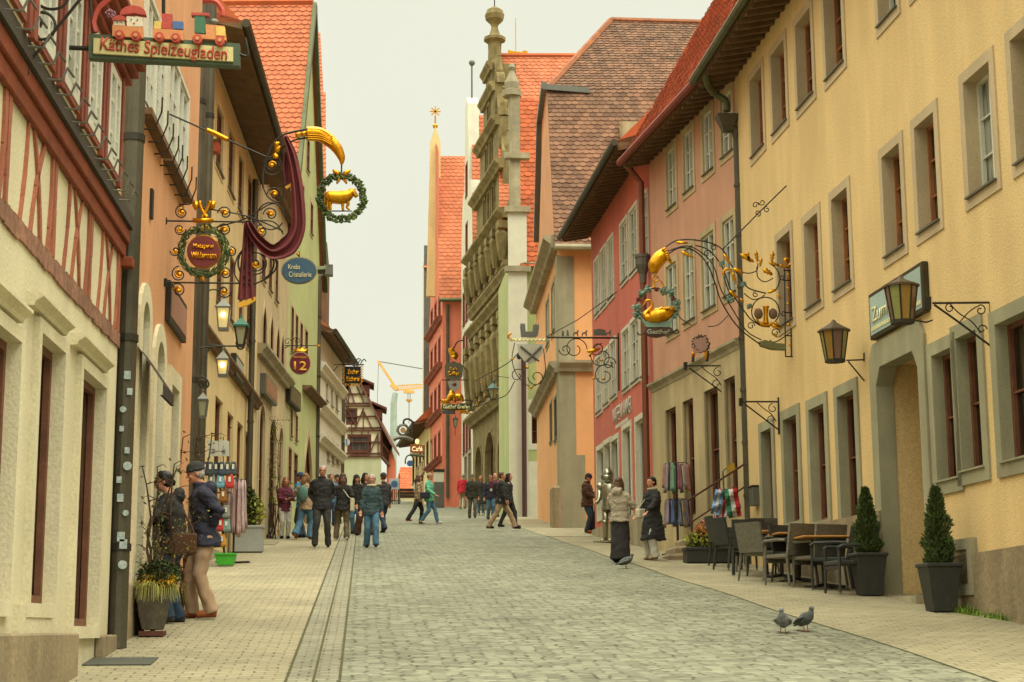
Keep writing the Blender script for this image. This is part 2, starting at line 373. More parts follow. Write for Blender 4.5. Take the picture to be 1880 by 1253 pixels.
# ---------------------------------------------------------------- houses
def tiles(name,m,parent,A,B,Cc,D,tw=.18,th=.15,sag=.0,world=True,hole=None):
    """tiled slope: A-B is the eave (left,right), D-C the ridge; each tile its own scalloped face"""
    A,B,Cc,D=map(Vector,(A,B,Cc,D)); b=MB(); nr=max(2,int(((D-A).length+(Cc-B).length)/2/th)); nrm=(B-A).cross(D-A).normalized()
    if nrm.z<0: nrm=-nrm
    rng=random.Random(3)
    Wd=max((B-A).length,(Cc-D).length); nc=max(2,int(Wd/tw))
    def P(s,t): return (A*(1-s)+B*s)*(1-t)+(D*(1-s)+Cc*s)*t
    for r in range(nr):
        t0=r/nr; t1=(r+1.35)/nr
        L=P(0,t0); Rr=P(1,t0); w=(Rr-L).length; k=max(1,int(w/tw)); off=(r%2)*.5
        for c in range(-1,k+1):
            s0=(c+off)/k; s1=(c+1+off)/k
            s0=max(0,s0); s1=min(1,s1)
            if s1-s0<.2/k: continue
            if hole and hole((s0+s1)/2,t0): continue
            dz=rng.uniform(.0,.012); lift=.028+dz; g=.004/max(w,.1)
            j=rng.uniform(-.02,.02)*(1/nr)
            q=[]
            for ss,tt,h in ((s0+g,t1,.004),(s0+g,t0+.32/nr+j,lift),(s0+(s1-s0)*.2,t0+.1/nr+j,lift+.003),(s0+(s1-s0)*.5,t0+j,lift+.004),(s0+(s1-s0)*.8,t0+.1/nr+j,lift+.003),(s1-g,t0+.32/nr+j,lift),(s1-g,t1,.004)):
                q.append(P(ss,min(tt,1))+nrm*h)
            low=[p-nrm*.022 for p in q[1:6]]
            b.add(q+low,[(0,1,2,3,4,5,6)]+[(1+i,7+i,8+i,2+i) for i in range(4)])
    # underlay
    b.cm=0; b.add([A,B,Cc,D],[(0,1,2,3)])
    return b.build(name,m,parent,world=world,fixn=False)
class House:
    def __init__(s,name,label,cat,pl,vp,pxl,pxr,ztop,wm,depth=8,zb=None,poly=None,cam=False,pm=None,back=True):
        """pl: a plan point (x,y) on the front; vp: pixel where its level lines meet (None: parallel to the picture)."""
        s.wm=wm; s.name=name
        if vp is None: s.d=Vector((1,0,0))
        elif isinstance(vp,tuple): s.d=Vector((*vp,0)).normalized()
        else: s.d=Vector(((vp-664)/3046,1,0)).normalized()
        s.o=Vector((*pl,0)); s.n=Vector((s.d.y,-s.d.x,0))
        a=s.hit(*pxl); b=s.hit(*pxr); a.z=b.z=0
        s.x=(b-a).normalized(); s.y=Vector((-s.x.y,s.x.x,0)); s.a=a; s.W=(b-a).length
        if isinstance(ztop,tuple): ztop=s.hit(*ztop).z
        s.zb=min(zg(a.y),zg(b.y))-.3 if zb is None else zb
        s.H=ztop-s.zb; s.depth=depth
        M=Matrix(((s.x.x,s.y.x,0,a.x),(s.x.y,s.y.y,0,a.y),(0,0,1,s.zb),(0,0,0,1)))
        s.M=M; s.inv=M.inverted(); s.root=empty(name,M,label,cat)
        s.holes=[]; s.poly=poly or [(0,0),(s.W,0),(s.W,s.H),(0,s.H)]; s.back=back
    def hit(s,px,py,off=0):
        r=ray(px,py); o=s.o-s.n*0; c=Vector((0,0,CZ)); den=r.x*s.n.x+r.y*s.n.y
        t=((s.o.x-c.x)*s.n.x+(s.o.y-c.y)*s.n.y)/den; return c+r*t
    def uz(s,px,py,y=0):
        """local (u,z) of a pixel on the wall plane shifted by local y"""
        c=s.inv@Vector((0,0,CZ)); r=s.inv.to_3x3()@ray(px,py); t=(y-c.y)/r.y; p=c+r*t; return p.x,p.z
    def finish(s):
        b=MB(); b.fill(s.poly,s.holes,0)
        W,H,D=s.W,max(p[1] for p in s.poly),s.depth
        P=s.poly; N=len(P)
        if s.back:
            for i in range(N):
                p,q=P[i],P[(i+1)%N]
                b.add([(p[0],0,p[1]),(q[0],0,q[1]),(q[0],D,q[1]),(p[0],D,p[1])],[(0,1,2,3)])
            b.fill(P,(),D)
            # dark room lining a little behind the openings
        w=b.build('wall',s.wm,s.root,fixn=False)
        s.wall=w; return s
    def win(s,pxl,pxr,yt,yb,sw=.12,sm=None,fm=None,gm=None,d=.22,cols=2,rows=3,sill=1,arch=0,name='window',proud=.02,bars=.05,sm2=None,sb=True,uzr=None,pane=True):
        if uzr: u0,u1,z0,z1=uzr
        else:
            u0,z1=s.uz(pxl,yt); _,z0=s.uz(pxl,yb); u1,_=s.uz(pxr,(yt+yb)/2); u0,_=s.uz(pxl,(yt+yb)/2)
        u0=max(u0,.03); u1=min(u1,s.W-.03)
        if u1-u0<.08: return None
        w=u1-u0; sm=sm or M_taupe; fm=fm or M_wht; gm=gm or M_gl
        def shape(e,ez=None):
            ez=e if ez is None else ez
            if not arch: return [(u0-e,z0-ez),(u1+e,z0-ez),(u1+e,z1+e),(u0-e,z1+e)]
            pts=[(u0-e,z0-ez),(u1+e,z0-ez)]; r=w/2+e; cz=z1-w/2*(1 if arch==1 else 1.5)
            for i in range(11):
                a=math.pi*i/10
                if arch==1: pts.append(((u0+u1)/2+r*math.cos(a),cz+r*math.sin(a)))
                else:
                    xx=math.cos(a); hh=1.5*(1-abs(xx))**.6; pts.append(((u0+u1)/2+r*xx,cz+r*hh))
            return pts
        hole=shape(0); s.holes.append(hole[::-1])
        b=MB()
        # reveals
        N=len(hole)
        for i in range(N):
            p,q=hole[i],hole[(i+1)%N]; b.add([(p[0],-proud,p[1]),(q[0],-proud,q[1]),(q[0],d,q[1]),(p[0],d,p[1])],[(0,1,2,3)])
        if sw>0:
            o=shape(sw,sw if sb else 0)
            b.fill(o,[hole[::-1]],-proud)
            for i in range(len(o)):
                p,q=o[i],o[(i+1)%len(o)]; b.add([(p[0],-proud,p[1]),(q[0],-proud,q[1]),(q[0],.01,q[1]),(p[0],.01,p[1])],[(0,1,2,3)])
        wn=b.build(name,sm,s.root,fixn=False)
        if pane:
            g=MB(); g.prism(shape(.01),d-.02,d+.05); g.build('pane',gm,wn,fixn=True)
        f=MB(); t=bars; fy0,fy1=d-.075,d-.024; zt=z1 if not arch else z1-w*.5*(1 if arch==1 else 1.5)
        if arch: f.tube([(p[0],d-.05,p[1]) for p in shape(-t/2)],t/2,4,closed=True)
        else:
            f.box(u0,u1,fy0,fy1,z0,z0+t); f.box(u0,u1,fy0,fy1,z1-t,z1); f.box(u0,u0+t,fy0,fy1,z0+t,z1-t); f.box(u1-t,u1,fy0,fy1,z0+t,z1-t)
        for i in range(1,cols):
            x=u0+w*i/cols; f.box(x-t*.5,x+t*.5,fy0-.008,fy1,z0+t,zt-t*(0 if arch else 1))
        for i in range(1,rows):
            z=z0+(zt-z0)*i/rows; f.box(u0+t,u1-t,fy0+.012,fy1-.003,z-t*.22,z+t*.22)
        f.build('frame',fm,wn)
        if sill:
            q=MB(); q.box(u0-.05,u1+.05,-.06,d-.08,z0-.012,z0+.01); q.build('sill',sm2 or (M_zinc if sill==1 else sm),wn)
        return wn
    def band(s,p0,p1,h,out,m,name='cornice',prof=None,y=0):
        u0,z0=s.uz(*p0,y); u1,_=s.uz(*p1,y); u0=max(u0,-.05); u1=min(u1,s.W+.05)
        return s.bandz(u0,u1,z0,h,out,m,name,y)
    def bandz(s,u0,u1,z0,h,out,m,name='cornice',y=0):
        b=MB()
        pr=[(0,0),(-out*.45,0),(-out*.55,h*.35),(-out*.95,h*.7),(-out,h*.75),(-out,h),(0,h*1.12)]
        v=[(u,y+a,z0+c) for u in (u0,u1) for a,c in pr]; N=len(pr)
        b.add(v,[tuple(range(N)),tuple(range(N,2*N))[::-1]]+[(i,(i+1)%N,(i+1)%N+N,i+N) for i in range(N)])
        return b.build(name,m,s.root)
    def rect(s,name,m,u0,u1,z0,z1,y0=-.03,y1=0,parent=None,bevel=0):
        return MB().box(u0,u1,y0,y1,z0,z1).build(name,m,parent or s.root,bevel=bevel)
    def eave(s,over=.6,h=.18,gm=None,raft=True,slope=1.1,rise=5,tm=None,u0=0,u1=None,z=None,tile=True):
        """street-side eave: soffit, rafters, gutter, and the roof slope above"""
        u1=s.W if u1 is None else u1; z=s.H if z is None else z
        rf=MB(); rf.add([(u0,-over,z-.12),(u1,-over,z-.12),(u1,.05,z+.06),(u0,.05,z+.06),(u0,-over,z+.04),(u1,-over,z+.04),(u1,.05,z+.3),(u0,.05,z+.3)],[(0,1,2,3),(7,6,5,4),(0,4,5,1),(1,5,6,2),(2,6,7,3),(3,7,4,0)])
        if raft:
            x=u0+.15
            while x<u1:
                rf.add([(x-.04,-over+.03,z-.19),(x+.04,-over+.03,z-.19),(x+.04,.0,z-.06),(x-.04,0,z-.06),(x-.05,-over+.03,z-.1),(x+.05,-over+.03,z-.1),(x+.05,0,z+.08),(x-.05,0,z+.08)],[(0,1,2,3),(7,6,5,4),(0,4,5,1),(1,5,6,2),(2,6,7,3),(3,7,4,0)]); x+=.34
        rf.build('soffit',M_soff,s.root)
        g=MB(); pts=[(u0-.05,-over-.07,z-.02),(u1+.05,-over-.07,z-.02)]; g.tube(pts,.085,8); g.build('gutter',gm or M_gutter,s.root)
        if tm:
            if tile: tiles('roof',tm,s.root,(u0,-over,z+.06),(u1,-over,z+.06),(u1,-over+rise/slope,z+.06+rise),(u0,-over+rise/slope,z+.06+rise),world=False)
            b=MB(); y=-over+rise/slope
            b.add([(u0,-over,z),(u0,y,z+rise),(u0,y+rise/slope,z),(u1,-over,z),(u1,y,z+rise),(u1,y+rise/slope,z)],[(0,1,2),(3,5,4),(1,4,5,2)] + ([] if tile else [(0,3,4,1)]))
            b.build('roof_body',tm,s.root,fixn=False)
    def pipe(s,px,py0,py1,r=.06,y=-.12,m=None):
        u,z1=s.uz(px,py0,y); _,z0=s.uz(px,py1,y); b=MB(); b.tube([(u,y,z0),(u,y,z1)],r,10)
        z=z0+.3
        while z<z1: b.tube([(u,y,z),(u,y,z+.05)],r*1.18,10); z+=1.9
        return b.build('downpipe',m or M_pipe,s.root,smooth=False)
# ================================================================ right side
def rx(y,vp0,x0,y0): return x0+(vp0-664)/3046*(y-y0)
# yellow corner house
g0=G(1748,1116)
R1=House('yellow_house','long yellow plastered house with taupe stone window surrounds and wide doorway, nearest on the right','house',(g0.x,g0.y),636,(1362,600),(2500,600),(1362,124),M_yel,depth=9)
print('R1',g0,R1.a,R1.W,R1.H)
gt=dict(sw=.14,sm=M_taupe,d=.23,bars=.045)
for a in ((1379.6,1402,147.5,293),(1418.8,1444,100.6,250.8),(1464,1492.5,45,205),(1516,1548,-14,151.5)): R1.win(*a,fm=M_orw,cols=2,rows=3,**gt)
R1.win(1611.5,1645,-120,53.6,fm=M_wht,**gt); R1.win(1672,1712,-190,-8,fm=M_orw,**gt)
for i,a in enumerate(((1430,1455,442,604),(1480,1506,409.6,571),(1531,1561,365.4,538),(1624.5,1658,286.6,475.8),(1685,1722,232,432.7),(1776,1826,148.5,368),(1863,1925,70,306.7))):
    R1.win(*a,fm=M_wht if i==5 else M_orw,gm=M_glc if i==5 else M_gl,cols=2,rows=3,**gt)
gg=dict(sw=.17,sm=M_gtrim,d=.2,fm=M_brnf,gm=M_gls,bars=.06,proud=.03)
R1.win(1402,1421,793,980,cols=1,rows=2,name='side_door',sill=0,**gg)
for a in ((1443,1468,771,962),(1491,1519,752,960),(1543.7,1575,728,958)): R1.win(*a,cols=2,rows=2,sill=0,**gg)
R1.win(1719,1755,651.7,887,cols=2,rows=2,sill=2,**gg); R1.win(1764,1803,620,868,cols=2,rows=2,sill=2,**gg); R1.win(1837,1905,594,851,cols=2,rows=2,sill=2,**gg)
R1.win(1940,2010,540,815,cols=2,rows=2,sill=2,**gg)
# doorway with a passage
u0,zt=R1.uz(1613,677.5); u1,_=R1.uz(1697,800); _,zd=R1.uz(1650,1100)
R1.holes.append([(u0,zd-.2),(u0,zt-.25),(u0+.18,zt),(u1-.18,zt),(u1,zt-.25),(u1,zd-.2)])
b=MB(); o=[(u0-.28,zd),(u0-.28,zt+.16),(u0-.1,zt+.36),(u1+.1,zt+.36),(u1+.25,zt+.16),(u1+.25,zd)]; h=[(u0,zd),(u0,zt-.25),(u0+.18,zt),(u1-.18,zt),(u1,zt-.25),(u1,zd)]
b.fill(o+h[::-1],(),-.05)
for L in (o,h):
    for i in range(5):
        p,q=L[i],L[i+1]; y1=.2 if L is h else 0; b.add([(p[0],-.05,p[1]),(q[0],-.05,q[1]),(q[0],y1,q[1]),(p[0],y1,p[1])],[(0,1,2,3)])
ds=b.build('door_surround',M_gtrim,R1.root,fixn=False)
MB().box(u0-.36,u0-.01,-.1,.18,zd-.3,zd+1.25).build('column_base',M_plinth,ds,bevel=.02)
b=MB(); 
b.box(u0-.3,u0-.02,.2,2.6,zd-.3,zt+.6); b.box(u0,u1+.3,2.6,2.7,zd-.3,zt+.6); b.box(u0,u1+.3,.2,2.6,zt+.05,zt+.2); b.box(u1+.02,u1+.3,.2,2.6,zd-.3,zt+.6)
b.build('passage',M_yel,R1.root)
b=MB(); b.box(u0+.02,u1,2.5,2.58,zd,zt-.6); b.build('inner_door',M_brnf,R1.root)
MB().box(u0,u1+.1,-.25,2.6,zd-.3,zd+.02).build('doorstep',M_stone,R1.root)
b=MB(); b.box(u1-.05,u1-.008,.5,.98,zd+1.35,zd+2.35); mb_=b.build('menu_board',M_orw,R1.root)
MB().box(u1-.06,u1-.045,.54,.94,zd+1.4,zd+2.3).build('slate',M_dark,mb_)
# plinth on the near side with a cellar window
ua,za=R1.uz(1742,1022); ub,zb_=R1.uz(1905,985); 
uc0,zc1=R1.uz(1758,1012); uc1,zc0=R1.uz(1790,1063); _,zc0=R1.uz(1758,1075)
b=MB(); pl=[(ua,-1),(R1.W,-1),(R1.W,za+.1),(ub,za+.02),(ua,za-.02)]
hole=[(uc0,zc0),(uc1,zc0),(uc1,zc1),(uc0,zc1)]
b.fill(pl,[hole[::-1]],-.07)
for i in range(len(pl)):
    p,q=pl[i],pl[(i+1)%len(pl)]; b.add([(p[0],-.07,p[1]),(q[0],-.07,q[1]),(q[0],0,q[1]),(p[0],0,p[1])],[(0,1,2,3)])
b.build('plinth',M_plinth,R1.root,fixn=False)
R1.win(0,0,0,0,uzr=(uc0,uc1,zc0,zc1),sw=.13,sm=M_gtrim,d=.3,cols=1,rows=1,sill=0,gm=M_dark,fm=M_gtrim,proud=.09,name='cellar_window')
u,z=R1.uz(1440,964); u2,_=R1.uz(1600,964)
MB().box(u-.1,u2-.1,-.06,0,-1,z-.12).build('plinth',M_plinth,R1.root)
R1.eave(over=.72,slope=1.1,rise=5,tm=M_tor,tile=False,gm=M_gutg,u0=-.15)
R1.finish()
# pink house
R2=House('pink_house','salmon pink plastered house with cream stone ground floor between yellow and red houses','house',(R1.a.x,R1.a.y),348,(1199,650),(1362,600),(1199,290),M_pink,depth=9)
print('R2',R2.a,R2.W,R2.H)
kw=dict(sw=.13,sm=M_sand,d=.1,fm=M_wht,gm=M_glc,cols=2,rows=3,sill=1)
for a in ((1225,1241,280,388),(1256,1273,248,358),(1291,1309,213,325),(1325,1345,180,293),(1225,1244,491,618),(1256,1275,462,596),(1290,1313,437,575),(1329,1350,408,548)): R2.win(*a,**kw)
uL,zc=R2.uz(1200,719)
R2.bandz(-.02,R2.W,zc-.05,.2,.16,M_stone)
ks=dict(sw=.0,sm=M_sand,d=.15,fm=M_brnf,gm=M_gls,cols=1,rows=2,sill=0,bars=.07)
MB()
b=MB(); 
gf=[]
for a in ((1228,1248,754,960),(1260,1280,738,950),(1300,1326,719,938),(1337,1358,697,925)):
    n0=len(R2.holes); R2.win(*a,**ks); gf.append(R2.holes[-1])
b.fill([(0,0),(R2.W,0),(R2.W,zc-.05),(0,zc-.05)],gf,-.06)
for h in gf:
    for i in range(4):
        p,q=h[i],h[(i+1)%4]; b.add([(p[0],-.06,p[1]),(q[0],-.06,q[1]),(q[0],.02,q[1]),(p[0],.02,p[1])],[(0,1,2,3)])
b.build('ground_floor_facing',M_sand,R2.root,fixn=False)
R2.eave(over=.6,rise=9,slope=1.75,tm=M_trd,gm=mat('red_gutter','7a3a2c',.6),u0=-.1,u1=R2.W+.2); R2.finish()
# hopper and pipe at the yellow house corner
yp_=R1.a.y-.1
b=MB(); 
def P2(px,py,dx=0): 
    p=R2.hit(px,py); return p+Vector((-.2+dx,0,0))
pts=[at(1297,120,R1.a.y-.5),at(1298,150,R1.a.y-.4),at(1312,172,yp_),at(1332,185,yp_),at(1334,205,yp_)]
yp_=R1.a.y-.1
rt=empty('rain_downpipe',at(1378,930,yp_),'dark rain downpipe with hopper running down between the yellow and pink houses','downpipe')
MB().tube(spline(pts,4),.07,8).build('gooseneck',M_gutg,rt,world=True,smooth=True)
t=at(1334,205,yp_); M=Matrix.Translation(t); MB(M).add([(-.22,-.16,-.08),(.22,-.16,-.08),(.22,.16,-.08),(-.22,.16,-.08),(-.08,-.08,-.42),(.08,-.08,-.42),(.08,.08,-.42),(-.08,.08,-.42)],[(0,1,2,3),(7,6,5,4),(0,4,5,1),(1,5,6,2),(2,6,7,3),(3,7,4,0)]).build('hopper',M_pipe,rt,world=True,bevel=.01)
pts=[at(1331,225,yp_),at(1336,232,yp_),at(1350,240,yp_),at(1354,260,yp_)]; bt=at(1378,985,yp_); tp=at(1354,260,yp_); bt=Vector((tp.x,tp.y,zg(yp_)))
b=MB(); b.tube(spline(pts,3)+[bt],.085,10)
for z in range(4,12): b.tube([(tp.x,tp.y,z),(tp.x,tp.y,z+.06)],.1,10)
b.build('pipe',M_pipe,rt,world=True,smooth=False)
# red house
R3=House('red_house','red plastered house with white window frames and shop lettering','house',(R2.a.x,R2.a.y),615,(1088,650),(1199,650),(1088,422),M_red,depth=10)
print('R3',R3.a,R3.W,R3.H)
kw=dict(sw=.09,sm=M_wtrim,d=.08,fm=M_wht,gm=M_glc,cols=2,rows=3,sill=1,proud=.03)
for a in ((1092.7,1100.6,483,582),(1104.5,1114,464,569),(1117.6,1127,445,553),(1140.5,1153,416,524),(1157.5,1171,392,507),(1176,1190,370,483),(1095,1105,662,761),(1109,1118,648,746),(1122,1132,632,733),(1144,1156.5,612,719),(1160,1174,594,706),(1178,1189,579,694)): R3.win(*a,**kw)
kw=dict(sw=.13,sm=M_wtrim,d=.14,fm=M_wht,gm=M_gls,cols=1,rows=1,sill=0,proud=.03)
for a in ((1098,1109.5,828.5,950),(1111,1123,818,947),(1124,1136.5,812,945),(1146,1160,790,965),(1170,1190,775,950)): R3.win(*a,**kw)
MB().box(0,R3.W,-.1,0,-.5,zg(R3.a.y)-R3.zb+.15).build('plinth',M_stone,R3.root)
R3.eave(over=.75,rise=5,slope=1.0,tm=M_trd,tile=False,u0=-.6,u1=R3.W); 
u,z=R3.uz(1136,760,-.04); u1_,z1_=R3.uz(1126,772,-.04); ur,zr=R3.uz(1157,745,-.04); p0=R3.uz(1123,790,-.04); 
Mt=R3.M@Matrix.Translation(((p0[0]+ur)/2,-.012,R3.uz(1140,756)[1]))@Matrix.Rotation(math.pi/2,4,'X')
lettering('WAFFENKAMMER',M_wht,R3.root,Mt,width=(ur-p0[0]),height=.42,bold=.01)
Mt=R3.M@Matrix.Translation(((p0[0]+ur)/2,-.012,R3.uz(1140,779)[1]))@Matrix.Rotation(math.pi/2,4,'X')
b=MB(Mt@Matrix.Scale(1,4)); hw_=(ur-p0[0])*.34; x_=-hw_
while x_<hw_: b.cp+=0; b.box(x_,x_+.05,-.05,.05,-.003,.003); x_+=.085
b.build('small_lettering',M_wht,R3.root,world=True)
R3.finish()
# its downpipe
rt=empty('rain_downpipe',R3.M@Vector((R3.W-.2,-.15,0)),'copper rain downpipe with hopper between red and pink houses','downpipe')
b=MB(); b.tube([R3.M@Vector((R3.W-.2,-.16,.2)),R3.M@Vector((R3.W-.2,-.16,R3.H-.9)),R3.M@Vector((R3.W-.45,-.6,R3.H-.25))],.075,8); b.build('pipe',mat('copper_pipe','7a4a34',.5,metal=.4),rt,world=True)
c=R3.M@Vector((R3.W-.2,-.16,R3.uz(1190,500)[1])); MB(Matrix.Translation(c)).lathe([(.08,-.3),(.09,-.1),(.17,.12),(.17,.28),(.19,.3),(.19,.36)],10).build('hopper',M_zinc,rt,world=True)
# orange corner house: side wall towards us, rounded front along the street
yO=52.
ze=at(1024,452,yO).z
R4=House('orange_house','orange plastered house with grey quoins and vast brown tiled roof','house',(at(1090,700,yO).x,yO),None,(1028,700),(1150,700),ze,M_org,depth=.4)
fl=R4
uq,_=R4.uz(1056,700); R4.rect('quoin',M_gtrim,-.03,uq,0,R4.H-.35,-.03,.0)
uz_=R4.uz(1075,836); R4.rect('quoin',M_gtrim,uq,R4.uz(1074,836)[0],0,uz_[1],-.03,0)
for yy in (683,458): R4.band((1020,yy),(1100,yy),.35,.3,M_stone)
R4.finish()
R4b=House('street_front','x','x',(R4.a.x,R4.a.y),790,(985,700),(1028,700),ze,M_org,depth=.5,back=False)
bpy.data.objects.remove(R4b.root); R4b.root=R4.root; MWs=R4b.M
RF=empty('street_front',R4b.M); MW[RF.name]=R4b.M; RF.parent=R4.root; RF.matrix_parent_inverse=Matrix(); RF.matrix_local=R4.M.inverted()@R4b.M; R4b.root=RF
print('R4b',R4b.a,R4b.W)
for a in ((1003,1008,560,640),(1013,1018.5,530,618)): R4b.win(*a,sw=.15,sm=M_gtrim,fm=M_wht,d=.1,gm=M_glc)
for a in ((1010,1014,745,815),(1018,1025,735,812)): R4b.win(*a,sw=.1,sm=M_gtrim,fm=M_brnf,d=.1,cols=1)
R4b.bandz(0,R4b.W,R4b.uz(1028,683)[1],.35,.35,M_stone); R4b.bandz(0,R4b.W,R4.H-.05,.4,.5,M_stone)
b=MB(); b.fill([(0,-1),(R4b.W,-1),(R4b.W,R4.H),(0,R4.H)],R4b.holes,0); b.build('front_wall',M_org,RF,fixn=False)
g=R4b.uz(1028,900)[1]; MB().box(R4b.W-.75,R4b.W+.02,-.06,0,-1,R4.H-.3).build('quoin',M_gtrim,RF)
MB().box(R4b.W-1.0,R4b.W+.1,-.3,0,-1,zg(R4.a.y)-R4.zb+1.35).build('corner_stone',M_plinth,RF,bevel=.08)
# camera-side tiled slope: hipped at the street end
yr=R4.a.y+6.5
Aa=at(1018,452,R4.a.y-.5); Bb=at(1400,452,R4.a.y-.5); Bb.z=Aa.z
Cc=at(1330,38,yr); Dd=at(1122,38,yr); Cc.z=Dd.z
E0=at(1004,165,R4.a.y+3.0)
tiles('roof',M_tbr,R4.root,Aa,Bb,at(1420,165,R4.a.y+3.0),E0,tw=.24,th=.2)
E1=at(1420,165,R4.a.y+3.0)
tiles('roof',M_tbr,R4.root,E0,E1,Cc,Dd,tw=.24,th=.2)
hz_=(R4b.inv@E0).z; B4=lambda u,z:R4b.M@Vector((u,0,z)); E0b=B4(R4b.W*.4,hz_)
b=MB(); b.add([B4(R4b.W,R4b.H),Aa+Vector((.05,.3,0)),E0,E0b,B4(0,R4b.H)],[(0,1,2,3,4)]); b.build('gable_side',M_orgl,R4.root,world=True,fixn=False)
b=MB(); b.add([E0,Dd,Dd+Vector((.1,3,0)),E0b],[(0,1,2,3)]); b.build('hip_end',M_tbr,R4.root,world=True,fixn=False)
b=MB(); b.tube([E0,Dd],.13,6); b.tube([Dd,Cc+Vector((3,0,0))],.13,6); b.build('ridge_tiles',mat('weathered_ridge','a8643f',.85,col2='7d5238',vscale=2.5,stain=.2),R4.root,world=True)
b=MB(); b.tube([Aa-Vector((0,.1,.05)),Bb-Vector((0,.1,.05))],.1,8); b.build('gutter',M_gtrim,R4.root,world=True)
b=MB(); b.bar(E0+Vector((-.15,-.1,.05)),E0+Vector((1.5,-.1,-.05)),.2,.2); b.bar(E0+Vector((-.12,-.2,.1)),E0b+Vector((-.12,0,.1)),.2,.25); b.bar(E0b+Vector((-.12,0,.1)),B4(R4b.W*.2,hz_-4)+Vector((-.12,0,0)),.2,.25); b.build('gable_flashing',M_zinc,R4.root,world=True)
# dormer on that slope
pa=at(1118,222,R4.a.y+2.1)
Ma=Matrix.Translation(pa)
b=MB(Ma); b.box(.35,3.4,-.75,2.4,-1.9,-.25); b.build('dormer',M_sand,R4.root,world=True)
tiles('dormer_roof',M_tbr,R4.root,pa+Vector((.25,-1.1,-1.5)),pa+Vector((3.6,-1.1,-1.5)),pa+Vector((3.4,1.7,.3)),pa+Vector((.0,1.7,.3)),tw=.24,th=.2)
# narrow green house with the pilaster end
yN=67.
R5=House('narrow_green_house','narrow pale green house with tall grey pilaster topped by an obelisk','house',(at(960,700,yN).x,yN),None,(934,700),(1030,700),at(960,490,yN).z,M_grn,depth=5)
uq=R5.uz(968,700)[0]; R5.rect('pilaster',M_wtrim,0,uq,0,R5.uz(950,390)[1],-.25,0)
for yy in (388,570-73,290): 
    R5.rect('pilaster_band',M_stone,-.15,uq+.15,R5.uz(950,yy)[1]-.12,R5.uz(950,yy)[1]+.12,-.4,0)
R5.rect('pilaster',M_stone,.1,uq-.25,R5.uz(950,390)[1],R5.uz(950,178)[1],-.22,.5)
b=MB(); c=R5.uz(941,178); c2=R5.uz(941,132)
b.lathe([(.42,0),(.42,.25),(.3,.3),(.32,.6),(.12,1.1),(.1,1.15),(.17,1.3),(.1,1.45),(.02,1.5)],8,(R5.uz(940,178)[0],0,c[1])); b.build('obelisk',M_stone,R5.root)
R5.band((960,493),(1000,493),.2,.3,M_stone)
R5.win(976,1000,745,815,sw=.25,sm=M_wtrim,d=.3,fm=M_brnf,gm=M_gls,sill=0,cols=1)
R5.rect('corner_facing',M_wtrim,uq-.25,R5.uz(1000,800)[0],0,R5.uz(960,830)[1]-.4,-.02,0); R5.finish()
p=at(963,900,66.6); rt=MB().tube([Vector((p.x,66.6,zg(66.6))),Vector((p.x,66.6,at(963,660,66.6).z)),at(958,650,66.5)],.1,8).build('rain_downpipe',mat('maroon_pipe','4a2e28',.6),None,world=True); tag(rt,'dark maroon downpipe on the pilaster of the narrow green house','downpipe')
e0=at(955,490,yN-.3); e1=at(1040,490,yN-.3); r0=at(955,180,yN+3.5); r1=at(1040,180,yN+3.5)
tiles('roof',M_trd,R5.root,e0,e1,r1,r0,tw=.3,th=.25)
# town hall: stepped sandstone gable
R6=House('town_hall','tall weathered sandstone gable with statues, cornices and arched portal','town hall',(at(938,700,72).x,72),400,(868,700),(936,700),20,M_dstone,depth=14)
print('R6',R6.a,R6.W,R6.H)
W=R6.W
def z6(px,py): return R6.uz(px,py)[1]
tp=z6(905,45)
zs=[z6(936,496),z6(934,385),z6(925,290),z6(920,205),z6(917,135),z6(912,98)]
print('zs',zs,tp)
hw=[W/2,W/2,W*.37,W*.26,W*.16,W*.09]
cu=W*.5
poly=[(0,0),(W,0)]
zz=[zs[1]]+zs[2:]
R6.poly=[(0,0),(W,0),(W,zs[1]),(cu+hw[2],zs[1]),(cu+hw[2],zs[2]),(cu+hw[3],zs[2]),(cu+hw[3],zs[3]),(cu+hw[4],zs[3]),(cu+hw[4],zs[4]),(cu+hw[5],zs[4]),(cu+hw[5],zs[5]),(cu-hw[5],zs[5]),(cu-hw[5],zs[4]),(cu-hw[4],zs[4]),(cu-hw[4],zs[3]),(cu-hw[3],zs[3]),(cu-hw[3],zs[2]),(cu-hw[2],zs[2]),(cu-hw[2],zs[1]),(0,zs[1])]
R6.depth=1.2
for (zc,u0,u1,o) in [(z6(934,724),0,W,.5),(z6(934,540),0,W,.45),(z6(934,497),0,W,.3),(zs[1]-.1,0,W,.6),(zs[2]-.15,cu-hw[2],cu+hw[2],.45),(zs[3]-.15,cu-hw[3],cu+hw[3],.4),(zs[4]-.12,cu-hw[4],cu+hw[4],.3),(zs[5]-.1,cu-hw[5],cu+hw[5],.3)]:
    R6.bandz(u0-.12,u1+.12,zc-.3,.45,o,M_dstone)
b=MB()
